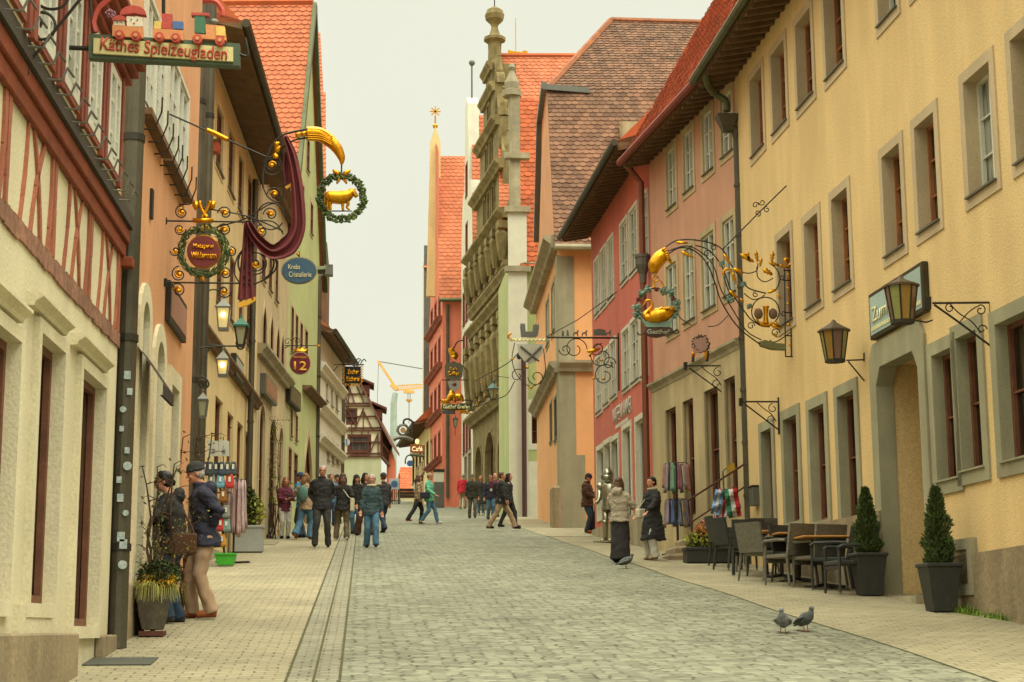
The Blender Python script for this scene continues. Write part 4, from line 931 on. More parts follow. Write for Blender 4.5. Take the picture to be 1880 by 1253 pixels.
b=MB(); b.bar(at(695,664,yk),at(790,680,yk),.1); b.bar(at(695,664,yk),at(692,760,yk),.06); b.bar(at(749,720,yk),at(749,733,yk),.08); b.bar(at(753,720,yk),at(753,733,yk),.08); b.bar(at(751,738,yk),at(751,778,yk),.09); b.build('cables',M_zinc,cr,world=True)
q=at(751,736,yk); MB(Matrix.Translation(q)).lathe([(.05,-.3),(.4,0),(.45,.15),(.1,.2)],8).build('hook_block',M_cy,cr,world=True)
# ================================================================ hanging signs and lamps
M_mar=mat('maroon_drape','6a2f30',.6,var=.2,vscale=4,bump=.1)
M_wre=mat('wreath_green','4a5a2a',.6,var=.4,island=.4,bump=0)
M_glow=mat('lamp_bulb','ffd890',.4,emit='ffcf70',emis=14,bump=0,fine=0)
M_frost=mat('milky_lamp_glass','8f8e70',.25,var=.15,bump=0,spec=.5,fine=0)
M_lglow=mat('lit_lamp_glass','a8a070',.25,var=.15,bump=0,emit='ffe09a',emis=.35,fine=0)
M_cream2=mat('cream_letter','d8cf9c',.6,bump=0,fine=0)
def T(pts,y): return [at(a,b,y) for a,b in pts]
class Sign:
    def __init__(s,name,label,y,anchor,group=None,cat='sign'):
        s.y=y; s.k=y/3046; s.root=empty(name,at(anchor[0],anchor[1],y),label,cat,group); s.p={}
    def mb(s,part,m):
        if part not in s.p: s.p[part]=(MB(),m)
        return s.p[part][0]
    def line(s,pts,r=.012,part='ironwork',m=None,n=5,sp=True,closed=False,dy=0,k=6):
        q=T(pts,s.y+dy); q=spline(q,k,closed) if sp and len(q)>2 else q
        if hasattr(r,'__len__'):
            N=len(q); r=[r[min(len(r)-1,int(i/(N-1)*(len(r)-1)))]*(1-((i/(N-1)*(len(r)-1))%1))+r[min(len(r)-1,int(i/(N-1)*(len(r)-1))+1)]*((i/(N-1)*(len(r)-1))%1) for i in range(N)]
        s.mb(part,m or M_iron).tube(q,r,n,closed)
    def flat(s,pts,part,m,t=.03,dy=0):
        v=[at(a,b,s.y+dy-t/2) for a,b in pts]; P=[(a,-b) for a,b in pts]
        tr=[tuple(q) for q in tessellate_polygon([[Vector((a,b,0)) for a,b in P]])]; N=len(v)
        v+=[p+Vector((0,t,0)) for p in v]
        s.mb(part,m).add(v,tr+[tuple(i+N for i in q)[::-1] for q in tr]+[(i,(i+1)%N,(i+1)%N+N,i+N) for i in range(N)])
    def blob(s,px,py,rx,ry,part,m,ang=0,depth=None,n=10,dy=0):
        c=at(px,py,s.y+dy); k=s.k; s.mb(part,m).ell(c,(rx*k,(depth or min(rx,ry)*.7)*k,ry*k),n,Matrix.Rotation(R(ang),3,'Y'))
    def leaf(s,a,b,w,part='gilded_leaves',m=None,dy=-.01):
        a=Vector(a);b=Vector(b); d=b-a; nn=Vector((-d.y,d.x)).normalized()*w
        P=[a]
        for t,q in ((.2,.6),(.35,1),(.45,.55),(.6,.9),(.7,.45),(.82,.6)): P.append(a+d*t+nn*q)
        P.append(b)
        for t,q in ((.82,.6),(.7,.45),(.6,.9),(.45,.55),(.35,1),(.2,.6)): P.append(a+d*t-nn*q)
        s.flat([tuple(p) for p in P],part,m or M_gold,.025,dy)
    def curl(s,cx,cy,r=7,gold=True,a0=0,sgn=1,ir=1.7):
        s.line(spiral(cx,cy,r*ir,r*.35,a0,a0+sgn*450,22),.008,sp=False)
        if gold:
            s.blob(cx,cy,r*.6,r*.5,'gilded_curls',M_gold,dy=-.02); s.line(spiral(cx,cy,r*.95,r*.5,a0,a0+sgn*200,8),.012,'gilded_curls',M_gold,sp=False,dy=-.02)
    def wreath(s,cx,cy,r,wd,n=90,m=None,part='wreath',seed=1,rx=None,rng_=None,sweep=(0,360),lw=3,ll=9,tan=True):
        rg=random.Random(seed); k=s.k; b=s.mb(part,m or M_wre)
        for i in range(n):
            a=R(sweep[0]+(sweep[1]-sweep[0])*(i+rg.random())/n); rr=r+rg.uniform(-wd,wd); c=at(cx+rr*math.cos(a),cy-rr*math.sin(a),s.y+rg.uniform(-wd,wd)*k)
            t=a+math.pi/2+rg.uniform(-.6,.6) if tan else rg.uniform(0,6.3)
            d=Vector((math.cos(t),rg.uniform(-.3,.3),math.sin(t)))*ll*k*.5; w_=Vector((-math.sin(t),rg.uniform(-.8,.8),math.cos(t))).normalized()*lw*k*.5
            th=Vector((0,-.25*lw*k,0))
            b.add([c-d,c+w_,c+d,c-w_,c+th*1.5],[(0,1,4),(1,2,4),(2,3,4),(3,0,4),(0,3,2,1)])
    def text(s,t,px,py,wpx,m,part='lettering',hpx=None,tilt=0,bold=.0,dy=-.03,shear=0):
        c=at(px,py,s.y+dy); return lettering(t,m,s.root,facing(c,0,R(tilt)),width=wpx*s.k,height=hpx*s.k if hpx else None,bold=bold,shear=shear,ext=.006,name=part)
    def done(s):
        for n,(b,m) in s.p.items():
            b.build(n,m,s.root,world=True,smooth=(m in (M_gold,M_mar)))
        return s.root
# toy shop board
s=Sign('toy_shop_sign','painted toy train on a green framed board reading Käthes Spielzeugladen, top left',12.,(163,85))
s.flat([(163,62),(440,80),(440,121),(162,106)],'board',mat('green_frame','4c5a44',.6,stain=.2),.09)
s.flat([(172,70),(428,87),(428,113),(171,98)],'panel',mat('pale_panel','c2b57c',.6),.02,-.055)
s.text('Käthes Spielzeugladen',301,93,240,mat('sign_red','a8432c',.6,bump=0),hpx=34,tilt=-3.6,bold=.015,dy=-.07)
for part in ('a',):
    mo=mat('toy_orange','c58450',.6,bump=0); mr_=mat('toy_red','b0483a',.6,bump=0)
    s.flat([(206,46),(262,50),(263,70),(206,66)],'wagon',mo,.05,-.05); s.flat([(280,52),(337,56),(337,74),(280,70)],'wagon',mo,.05,-.05); s.flat([(352,60),(376,62),(378,45),(412,48),(416,74),(352,70)],'wagon',mo,.05,-.05)
    s.flat([(357,26),(376,27),(378,64),(357,62)],'cab',mat('toy_green','3f6a4e',.6,bump=0),.05,-.05); s.flat([(351,23),(384,24),(384,29),(351,28)],'cab_roof',mr_,.06,-.05)
    for x,y in ((220,66),(250,68),(293,70),(323,72),(363,74),(404,77)):
        c=at(x,y,11.91); s.mb('wheels',mr_).tube([c-Vector((0,.03,0)),c+Vector((0,.02,0))],.036,16); s.mb('hubs',mo).tube([c-Vector((0,.045,0)),c],.015,10)
    s.flat([(283,39),(296,40),(296,53),(283,52)],'yellow_block',mat('toy_yellow','d0b05a',.6,bump=0),.05,-.05); s.flat([(297,25),(316,26),(315,54),(297,52)],'red_block',mr_,.05,-.05); s.flat([(317,39),(336,40),(336,54),(317,53)],'blue_block',mat('toy_blue','4a6796',.6,bump=0),.05,-.05)
    s.flat([(397,49),(413,50),(413,66),(397,65)],'yellow_block',s.p['yellow_block'][1],.055,-.055)
    wf=mat('toy_cream','d8cbb0',.6,bump=0)
    s.flat([(232,30),(262,32),(262,49),(233,48)],'figures',wf,.04,-.05); s.flat([(208,35),(229,37),(229,47),(208,46)],'figures',wf,.04,-.05)
    s.flat([(221,28)]+arc(244,26,24,180,0,10,16)+[(268,28),(245,24)],'mushroom_caps',mr_,.06,-.05); s.flat([(205,37)]+arc(219,36,13,180,0,8,8)+[(232,37)],'mushroom_caps',mr_,.06,-.055)
    for x,y,r_ in ((241,36,1.6),(252,37,1.6),(215,41,1.2),(223,41,1.2)): s.blob(x,y,r_,r_,'eyes',mat('toy_blue2','4a6a8a',.5,bump=0),dy=-.075)
    s.blob(246,43,2,1.5,'noses',mr_,dy=-.075)
    s.wreath(203,25,6,3,30,mat('toy_flowers','b58a5a',.6,island=.5,bump=0,col2='8a5a9a',vscale=30),'flower_bunch',tan=False,ll=5,lw=4)
    s.line([(176,60),(172,40),(182,15),(205,-5)],.022,'red_hoops',mr_); s.line([(372,2),(395,4),(407,18),(408,30)],.022,'red_hoops',mr_); s.blob(393,40,9,6,'chimney_lamp',M_zinc,dy=-.05)
    s.line([(120,88),(165,90)],.02); s.line([(440,100),(455,102),(450,70)],.012); s.line([(300,-20),(300,30)],.015); s.line([(170,62),(165,-20)],.01)
s.done()
s=Sign('iron_wall_scroll','black wrought iron scroll bracket with rosette high on the timbered house, top left',10.9,(50,125),cat='bracket')
s.line([(53,-30),(50,130)],.013,sp=False); s.line([(46,125),(150,-4)],.012,sp=False); s.line(arc(77,48,25,0,360,20),.011,sp=False); s.line([(64,-20),(68,5),(90,17),(115,12),(130,-10)],.011)
s.wreath(71,44,4,3,24,M_iron,'rosette',tan=False,ll=8,lw=6); s.line([(45,130),(52,134),(46,140)],.012); s.done()
# butcher's great sign
YB=L2.hit(303,460).y

s=Sign('butcher_sign','large gilded wrought iron sign Metzgerei Wildermann with maroon drape, wreaths and golden ox',YB,(305,460))
s.line([(303,406),(450,408)],.011,sp=False); s.line([(303,519),(470,521)],.011,sp=False); s.line([(303,400),(303,412)],.025,sp=False); s.line([(303,512),(303,526)],.025,sp=False)
s.line([(300,205),(492,290)],.011,sp=False); s.line([(379,239),(398,247),(418,257)],.03,'gilded_rod',M_gold,n=6)
s.line([(355,380),(430,392),(470,403),(520,425)],.009); s.line([(396,418),(450,402),(490,378),(505,374)],.009); s.line([(447,407),(500,407),(520,430)],.009)
for c in ((334,390,8),(330,421,7),(322,461,6),(329,504,9),(327,534,9),(413,392,8),(412,423,8),(424,463,6),(413,503,8),(411,535,8),(499,304,9),(504,357,8),(497,394,8),(481,425,8),(469,485,9)): s.curl(*c,a0=random.choice((0,90,180)),sgn=random.choice((-1,1)))
s.line(arc(500,305,17,0,360,16),.009,sp=False); s.line(arc(497,397,25,0,330,16),.009,sp=False); s.line(arc(470,483,33,-60,250,20),.011,sp=False); s.line(arc(469,484,20,30,380,16),.009,sp=False)
s.line([(483,345),(483,315),(490,290),(498,270),(520,248),(563,238)],.014); s.line([(500,300),(515,275),(540,258),(565,254)],.012); s.line([(483,345),(492,362),(510,372),(520,360),(520,320),(510,300)],.009); s.line([(440,520),(430,500),(437,470),(455,450)],.009)
s.line([(470,521),(492,510),(508,490),(500,470),(480,470)],.01)
s.wreath(374,462,42,6,240,part='leaf_wreath',ll=17,lw=4)
q=arc(374,462,31,0,360,28)[:-1]; s.flat(q,'gold_rim',M_gold,.05); s.flat(arc(374,462,29,0,360,28)[:-1],'disc',mat('sign_maroon','6b2a26',.5,bump=0),.05,-.012)
s.text('Metzgerei',373,453,38,M_gold,hpx=11,bold=.03,dy=-.05); s.text('Wildermann',374,469,48,M_gold,hpx=13,bold=.03,dy=-.05)
s.flat([(353,401),(392,401),(389,408),(356,408)],'gilded_axes',M_gold,.06); s.line([(366,370),(370,385),(380,400)],.024,'gilded_axes',M_gold); s.line([(386,370),(380,385),(370,400)],.024,'gilded_axes',M_gold); s.flat([(354,368),(364,370),(364,382),(358,386),(353,378)],'gilded_axes',M_gold,.03); s.flat([(386,368),(396,370),(394,382),(386,384)],'gilded_axes',M_gold,.03)
s.leaf((366,425),(378,412),5); s.leaf((384,425),(374,412),5); s.leaf((370,505),(374,518),5)
def ribbon(b,path,ws,y,k,pleats=3,amp=.035):
    pts=[Vector((a,c,0)) for a,c in path]; P=spline(pts,6); N=len(P); M_=12; v=[]
    for i,p in enumerate(P):
        t=i/(N-1)*(len(ws)-1); j=min(int(t),len(ws)-2); w=ws[j]*(1-(t-j))+ws[j+1]*(t-j)
        d=(P[min(i+1,N-1)]-P[max(i-1,0)]).normalized(); nn=Vector((-d.y,d.x,0))
        for q in range(M_+1):
            s_=q/M_*2-1; o=p+nn*w*s_; v.append(at(o.x,o.y,y+amp*math.sin(q/M_*math.pi*2*pleats+i*.12)-.03))
    f=[(i*(M_+1)+q,i*(M_+1)+q+1,(i+1)*(M_+1)+q+1,(i+1)*(M_+1)+q) for i in range(N-1) for q in range(M_)]
    n0=len(v); v2=[p+Vector((0,.03,0)) for p in v]; b.add(v+v2,f+[tuple(i+n0 for i in q)[::-1] for q in f])
dr=s.mb('drape',M_mar)
ribbon(dr,[(523,250),(536,285),(545,340),(548,390),(545,425),(528,452),(500,462),(475,443),(460,420),(455,408)],[4,9,11,13,14,18,13,10,9,7],YB-.05,s.k,2,.05)
ribbon(dr,[(456,408),(455,450),(453,500),(452,550)],[8,10,13,16],YB+.02,s.k,3); ribbon(dr,[(527,280),(527,310),(528,340)],[6,9,6],YB+.05,s.k,2)
s.flat([(437,556),(469,545),(470,551),(455,560),(438,565)],'gold_fringe',M_goldp,.05); s.flat([(523,343),(535,336),(536,341),(526,347)],'gold_fringe',M_goldp,.04)
s.line([(563,246),(585,247),(603,257),(618,272),(627,290),(627,303)],[.085,.085,.08,.065,.045,.01],'gilded_horn',M_gold,n=10)
for i in range(6): s.line([(563,237+i*3.6),(590,239+i*3.6),(610,252+i*3)],.012,'gilded_horn',M_gold,n=4,dy=-.07)
for a,b_ in (((543,252),(552,243)),((553,250),(563,242)),((503,268),(514,262)),((505,280),(516,268)),((500,284),(512,290))): s.leaf(a,b_,6)
s.wreath(627,363,40,6,260,part='ox_wreath',ll=11,lw=7,tan=False,seed=4); s.leaf((626,322),(610,312),5); s.leaf((628,322),(644,312),5); s.leaf((624,324),(618,338),4); s.leaf((630,324),(637,338),4); s.line([(627,300),(627,318)],.01)
s.line([(599,388),(646,388)],.008,sp=False)
ox=s.mb('golden_ox',M_gold)
s.line([(599,366),(606,362),(622,363),(634,361),(644,355)],[.055,.075,.08,.08,.05],'golden_ox',M_gold,n=10); s.line([(640,358),(646,352),(655,362)],[.045,.04,.022],'golden_ox',M_gold,n=8)
for L in ([(602,366),(601,377),(602,387)],[(607,368),(606,378),(607,386)],[(630,366),(629,377),(630,387)],[(634,366),(639,374),(637,381),(642,385)]): s.line(L,[.035,.018,.014],'golden_ox',M_gold,n=6)
s.line([(598,364),(596,372),(598,382)],.009,'golden_ox',M_gold); s.line([(644,352),(642,348)],.009,'golden_ox',M_gold); s.line([(650,352),(652,347)],.009,'golden_ox',M_gold)
s.done()
# lanterns
def lantern(label,y,cx,ytop,yroof,yg0,yg1,wr,w0,w1,lit=False,roof=None,n=6,group=None,arms=(),hang=True,glass=None,name='wall_lantern',r=.012,base=True):
    s=Sign(name,label,y,(cx,yg1),group,cat='lantern'); k=s.k
    c=at(cx,yg1,y); H=(yg1-yg0)*k
    g=MB(Matrix.Translation(c)); g.lathe([(w1*k,0),(w0*k,H)],n,ph=math.pi/n)
    if isinstance(glass,list):
        g.mi=[0]*len(g.mi); 
        for i in range(n): g.mi[i]=i%len(glass)
        g.build('glass',glass,s.root,world=True,fixn=False)
    else: g.build('glass',M_lglow if lit else M_frost,s.root,world=True)
    f=MB(Matrix.Translation(c)); 
    for i in range(n):
        a=2*math.pi*i/n+math.pi/n; f.bar((math.cos(a)*w1*k,math.sin(a)*w1*k,0),(math.cos(a)*w0*k,math.sin(a)*w0*k,H),.018)
    f.lathe([(w1*k*1.1,-.03),(w1*k*1.1,.01)],n,ph=math.pi/n); f.build('frame',roof if roof is M_zinc else M_iron,s.root,world=True)
    q=MB(Matrix.Translation(c)); Hr=(yg1-yroof)*k; Ht=(yg1-ytop)*k
    q.lathe([(wr*k,H-.01),(wr*k,H+.015),(wr*.55*k,H+(Hr-H)*.6),(wr*.2*k,Hr),(wr*.14*k,Hr+.02),(.02,Hr+.04),(.012,Ht)],n if n>4 else 4,ph=math.pi/n); q.build('roof',roof or M_iron,s.root,world=True)
    if lit:
        e=MB(Matrix.Translation(c)); e.ell((0,-w1*k*1.02-.012,H*.62),(.035,.02,.04),8); e.build('bulb',M_glow,s.root,world=True)
    for L in arms: s.line(L,r,'bracket')
    s.done(); return s
G1='glass wall lanterns lit on the left facades'
lantern('upper lit glass lantern with grey pointed hood hanging beside the green roofed lamp',24.,410,536,548,565,604,19,17,12,True,M_zinc,4,arms=([(362,565),(372,545),(386,533),(402,534),(410,543)],[(366,556),(376,560),(384,548)],[(400,534),(412,528),(418,536)]),group=G1)
lantern('lower lit glass lantern with grey pointed hood under the green roofed lamp',24.,409,636,645,661,689,17,15,11,True,M_zinc,4,arms=([(362,642),(375,636),(385,633),(402,635),(409,641)],[(364,655),(378,650),(384,640)]),group=G1)
lantern('lantern with a bright green roof standing on a long iron arm, left side',23.2,442,574,584,599,634,21,16,8,False,mat('green_enamel','1f5a44',.5),4,arms=([(360,640),(400,636),(440,636)],[(433,628),(437,640),(446,640),(451,628)]))
lantern('small unlit grey lantern with scrolled bracket lowest on the left facades',23.,372,713,722,735,765,14,12,8,False,M_zinc,4,arms=([(336,728),(345,712),(352,720),(345,728)],[(340,735),(356,702),(368,692),(380,698),(383,708),(374,714),(368,706)],[(372,700),(372,714)]))
G2='octagonal lanterns with coloured glass on the yellow house'
pk=mat('pink_lamp_glass','7a5a48',.2,bump=.1,spec=.6); gn=mat('green_lamp_glass','84844a',.2,bump=.1,spec=.6); am=mat('amber_lamp_glass','8a6a2c',.2,bump=.1,spec=.6)
s=lantern('octagonal coloured glass lantern on long scrolled bracket beside the framed blue sign',R1.hit(1819,600).y,1657,502,506,521,590,36,31,21,False,mat('lamp_copper','5c4c38',.6,metal=.3,var=.3),8,arms=([(1712,557),(1816,556)],[(1715,560),(1760,592),(1819,636)],[(1818,545),(1820,650)]),glass=[pk,gn,am],group=G2,r=.014)
s.p={}; s.flat([(1699,545),(1710,545),(1710,568),(1699,568)],'end_box',M_iron,.08); s.line([(1690,590),(1700,592),(1712,588)],.01); s.line(spiral(1744,566,9,3,90,460),.008,sp=False); s.line(spiral(1800,570,10,3,90,-300),.008,sp=False); s.line([(1744,558),(1760,575),(1785,592),(1800,612)],.008); s.line([(1800,560),(1780,572),(1762,592)],.008); s.line(spiral(1803,605,9,3,0,360),.008,sp=False); s.line([(1690,590),(1680,589)],.01); s.done()
s=lantern('octagonal coloured glass lantern on short bracket left of the framed blue sign',R1.hit(1588,662).y,1533,582,588,605,662,32,27,18,False,MATS['lamp_copper'],8,arms=([(1554,662),(1586,661)],[(1557,664),(1587,700)],[(1586,648),(1586,664)]),glass=[gn,am,pk],group=G2)
# sign brackets
for lab,y,(x0,y0),(x1,y1),(x2,y2) in (('empty black iron bracket with end box on the pink house cornice',R2.hit(1329,690).y,(1262,672),(1328,672),(1328,722)),('empty black iron bracket above the small windows of the yellow house',R1.hit(1431,760).y,(1364,738),(1429,738),(1430,790))):
    s=Sign('iron_bracket',lab,y,(x2,y2),'empty iron brackets',cat='bracket')
    s.line([(x0,y0),(x1,y1)],.016,sp=False); s.line([(x1,y0-8),(x2,y2+8)],.018,sp=False); s.line([(x0+3,y0+4),(x2,y2)],.014,sp=False)
    s.line(spiral(x1-10,y0+12,9,3,90,450),.009,sp=False); s.line(spiral(x1-12,y0+32,9,3,-90,-450),.009,sp=False); s.line([(x0+25,y0),(x0+35,y0+10),(x1-14,y0+22),(x1-4,y0+36)],.009)
    s.flat([(x0-6,y0-7),(x0,y0-7),(x0,y0+7),(x0-6,y0+7)],'end_box',M_iron,.08); s.done()
# blue oval
def oval(pts,cx,cy,rx,ry): return [(cx+rx*math.cos(2*math.pi*i/28),cy+ry*math.sin(2*math.pi*i/28)) for i in range(28)]
s=Sign('oval_shop_sign','blue oval sign reading Krebs Cristallerie hanging beneath the maroon drape',38.,(550,475))
s.flat(oval(0,549,497,33,25),'rim',mat('rim_grey','8c8460',.5),.05); s.flat(oval(0,549,497,31,23),'board',mat('dull_blue','3b586c',.6),.05,-.02)
s.text('Krebs',540,490,22,M_cream2,hpx=9,dy=-.06); s.text('Cristallerie',551,504,42,M_cream2,hpx=10,dy=-.06); s.line([(549,472),(549,462)],.02); s.blob(547,467,3,4,'finial',M_gold); s.line([(583,497),(600,496)],.1,'arm',M_gutg,sp=False)
s.flat([(597,490),(611,490),(611,504),(597,504)],'end_box',M_zinc,.3); s.done()
# twelve
s=Sign('round_number_sign','round burgundy sign with golden crown reading Boutique 12, left side',46.,(516,640))
s.flat(oval(0,551,667,20,21),'rim',mat('rim_pale','b09a7a',.5),.06); s.flat(oval(0,551,667,18.5,19.5),'disc',mat('burgundy','6b1f2c',.5,bump=0),.06,-.02); s.text('12',551,672,24,M_goldp,hpx=17,bold=.02,dy=-.07); s.text('Boutique',551,656,24,M_goldp,hpx=6,dy=-.07)
s.flat([(540,648),(539,640),(544,644),(547,637),(551,643),(555,637),(558,644),(563,640),(562,648)],'crown',M_gold,.05)
s.line([(516,635),(588,635)],.014,sp=False); s.line([(516,655),(520,642),(530,636)],.012); s.line(spiral(528,628,7,2,0,400),.01,sp=False); s.line(spiral(545,626,7,2,180,-220),.01,sp=False); s.line([(545,636),(551,640)],.012); s.line([(580,635),(588,635)],.02,'gilded_tip',M_gold,sp=False); s.done()
# Zucker baeckerei
s=Sign('bakery_sign','black bakery sign with gilded scroll border reading Zucker bäckerei above the timbered gable',60.,(620,672))
s.flat([(633,673),(662,673),(662,704),(633,704)],'board',mat('sign_black','17150f',.5,bump=0),.06); s.text('Zucker',648,683,22,M_gold,hpx=9,bold=.03,dy=-.05); s.text('bäckerei',648,696,24,M_gold,hpx=10,bold=.03,dy=-.05)
for i in range(7): s.line(spiral(631+(i%2),675+i*4.5,3,1,0,300,8),.02,'gilded_border',M_gold,sp=False); s.line(spiral(664,675+i*4.5,2.6,1,0,300,8),.018,'gilded_border',M_gold,sp=False)
for i in range(6): s.line(spiral(635+i*5,706+(2 if 1<i<4 else 0),3,1,0,300,8),.02,'gilded_border',M_gold,sp=False)
s.line([(628,670),(668,670)],.03,sp=False); s.line([(560,669),(630,670)],.015,sp=False)
for x in (640,649,658): s.line(spiral(x,663,5,1.5,0,400,12),.02,sp=False)
s.line([(662,668),(668,660),(672,664)],.02); s.line([(588,705),(606,690),(620,672)],.015); s.done()
# far signs
s=Sign('wheel_sign','round wreath shaped sign with a banner against the sky at the street end',92.,(750,805)); s.line(arc(740,790,9.5,0,360,20),.07,'ring',M_zinc,sp=False); s.wreath(740,790,10.5,1.5,60,M_zinc,'ring_leaves',ll=4,lw=3); s.flat(oval(0,740,790,5,5),'disc',mat('ochre_disc','a8844a',.6),.1); s.line([(722,808),(730,804),(745,804),(758,809)],.12,'banner',M_zinc); s.line([(741,780),(742,772),(750,770),(758,778),(757,800)],.06); s.done()
s=Sign('cafe_sign','small brown lit sign reading Café on the ochre house at the street end',90.,(779,820)); s.flat([(753,816),(779,818),(778,833),(753,831)],'board',mat('cafe_brown','8f5026',.6),.12); s.text('Café',766,824.5,20,mat('cafe_letter','f0e0b0',.5,emit='ffe0a0',emis=.5,bump=0),hpx=9,bold=.02,dy=-.1); s.blob(766,811,4,5,'lamp',mat('warm_lamp','e8c890',.4,emit='ffd890',emis=1.2,bump=0)); s.line([(752,835),(780,838)],.08,m=M_gutg); s.done()
s=Sign('round_blue_sign','small round blue hanging sign below the café sign',88.,(755,842)); s.flat(oval(0,753,851,6,5.5),'disc',mat('round_blue','3e5a80',.6),.08); s.line(arc(752,848,8,200,-20,10,12),.04,sp=False); s.done()
s=Sign('cafe_diller_sign','dark shaped sign reading Cafe Diller with golden figures above, coral house',82.,(850,680))
s.flat([(816,672),(820,667),(828,666),(833,663),(838,666),(846,667),(850,672),(849,692),(843,697),(833,700),(823,697),(817,692)],'board',mat('slate_board','5b5644',.6),.1); s.text('Cafe',833,677,15,M_gold,hpx=6,bold=.02,dy=-.09); s.text('Diller',834,686,22,M_gold,hpx=8,bold=.04,dy=-.09)
s.flat([(822,700),(845,700),(843,712),(834,720),(825,712)],'shield',mat('shield_grey','8c8c7c',.6),.1); s.line([(828,640),(830,648),(835,652),(832,658)],.18,'gilded_figure',M_gold); s.line([(826,646),(837,656)],.1,'gilded_figure',M_gold); s.line([(833,640),(840,628),(852,625)],.04); s.line([(850,672),(868,698),(810,698)],.03,sp=False); s.blob(834,706,4,3,'crest',M_mar,dy=-.06); s.done()
s=Sign('inn_sign','long green inn sign reading Gasthof Greifen with golden running griffin on top',80.,(866,747))
s.flat([(810,742),(866,740),(866,752),(836,754),(836,761),(810,760)],'gold_frame',M_gold,.06); s.flat([(811,743),(865,741),(865,751),(811,753)],'board',mat('inn_green','3c4232',.6),.06,-.04); s.text('Gasthof Greifen',838,747,50,M_cream2,hpx=8,bold=.03,dy=-.12); s.flat([(812,754),(834,755),(834,760),(812,759)],'blue_panel',mat('inn_blue','3a4a5a',.6),.06,-.04)
s.line([(822,737),(828,727),(836,728),(845,729),(850,738)],[.1,.16,.13,.16,.05],'golden_griffin',M_gold,n=8); s.line([(828,728),(829,721),(834,722)],[.14,.12,.06],'golden_griffin',M_gold,n=8); s.line([(832,731),(836,739)],.07,'golden_griffin',M_gold)
for x,y_ in ((813,738),(818,738),(846,757),(852,757),(858,758)): s.line(spiral(x,y_,3.5,1,0,400,10),.05,'gilded_scrolls',M_gold,sp=False)
s.line([(806,735),(868,735)],.03,sp=False); s.done()
lantern('small dark wall lantern on the coral house corner beneath the inn sign',78.,836,762,765,770,784,7,6,2.5,False,M_iron,4,arms=([(836,784),(836,800)],))
# knights' armoury sign
s=Sign('armoury_sign','broad wrought iron sign with zinc castle silhouette and crossed swords shield at the red house',R3.hit(1137,660).y,(1135,660))
s.line([(1004,620),(1136,621)],.025,sp=False); s.line([(1135,612),(1136,718)],.02,sp=False); s.line([(1004,618),(1060,588),(1133,536)],.012,sp=False)
s.flat([(957,619),(955,600),(956,593),(958,596),(960,593),(962,596),(964,593),(965,609),(978,609),(979,595),(981,598),(984,594),(987,598),(989,594),(990,601),(988,615),(985,619)],'castle_silhouette',M_zinc,.06)
s.flat([(1031,617),(1032,607),(1035,608),(1036,617)],'cavalcade',M_zinc,.04); s.flat([(1040,617),(1041,606),(1043,606),(1045,617)],'cavalcade',M_zinc,.04)
for x in (1058,1074,1118): s.flat([(x-5,611),(x,610),(x+3,606),(x+5,608),(x+3,612),(x+4,617),(x+2,617),(x+1,613),(x-3,613),(x-4,617),(x-6,617)],'cavalcade',M_zinc,.04)
s.flat([(1090,616),(1090,606),(1100,604),(1112,606),(1112,616)],'cavalcade',M_zinc,.05)
for i in range(9): s.line([(935+i*7.4,622),(939+i*7.4,626),(942.4+i*7.4,622)],.03,'rope_bar',M_cream2,n=5)
s.flat([(950,632),(998,632),(996,650),(986,663),(974,668),(962,663),(952,650)],'shield',mat('shield_white','a9a592',.6),.05); s.line([(956,636),(990,664)],.025,'swords',M_zinc,sp=False,dy=-.05); s.line([(994,636),(966,664)],.025,'swords',M_zinc,sp=False,dy=-.05); s.line([(938,612),(933,618),(940,625)],.03,'gilded_curls',M_gold)
for cx,cy,r,a in ((1056,641,22,0),(1038,642,12,180),(1105,655,24,90),(1096,640,14,200),(1118,668,13,0),(950,690,14,0),(985,693,16,180),(1110,690,22,40)): s.line(spiral(cx,cy,r,r*.3,a,a+420,24),.013,sp=False)
s.line([(1078,646),(1090,644),(1102,640)],[.03,.06,.02],'gilded_bird',M_gold); s.line([(1088,645),(1082,655)],.03,'gilded_bird',M_gold)
for x,y_ in ((968,675),(940,660),(1105,662),(1090,695),(975,712),(1108,696)): s.blob(x,y_,3,3,'gilded_bosses',M_gold)
s.line([(945,630),(940,660),(950,690),(975,710),(1000,690),(998,640)],.012); s.done()
lantern('teal topped wall lantern before the town hall facade',62.,905,694,704,714,733,13,11,5,False,mat('teal_copper','4a6c66',.6),6,arms=([(905,704),(900,692),(908,686),(915,694),(912,702)],[(905,690),(935,694)]))
rt=Sign('fairy_star_garland','string of small golden stars and tiny lights hung before the town hall',64.,(940,700),cat='garland')
rt.line([(872,700),(890,690),(910,680),(935,665),(950,650)],.02); rt.line([(880,745),(905,735),(930,725),(945,700)],.02)
rg=random.Random(9)
for i in range(40):
    t=rg.random(); x=872+t*75; y_=(700-t*48 if i%2 else 745-t*45)+rg.uniform(-12,12); rt.blob(x,y_,1.1,1.1,'stars',M_goldp,n=5)
rt.done()
s=Sign('spotlight_cluster','dark floodlight cluster on the grey pilaster of the narrow green house',66.,(958,655),cat='floodlight'); s.blob(953,655,5,6,'lamp_heads',M_iron); s.blob(962,657,6,7,'lamp_heads',M_iron); s.line([(950,650),(966,652)],.06); s.done()
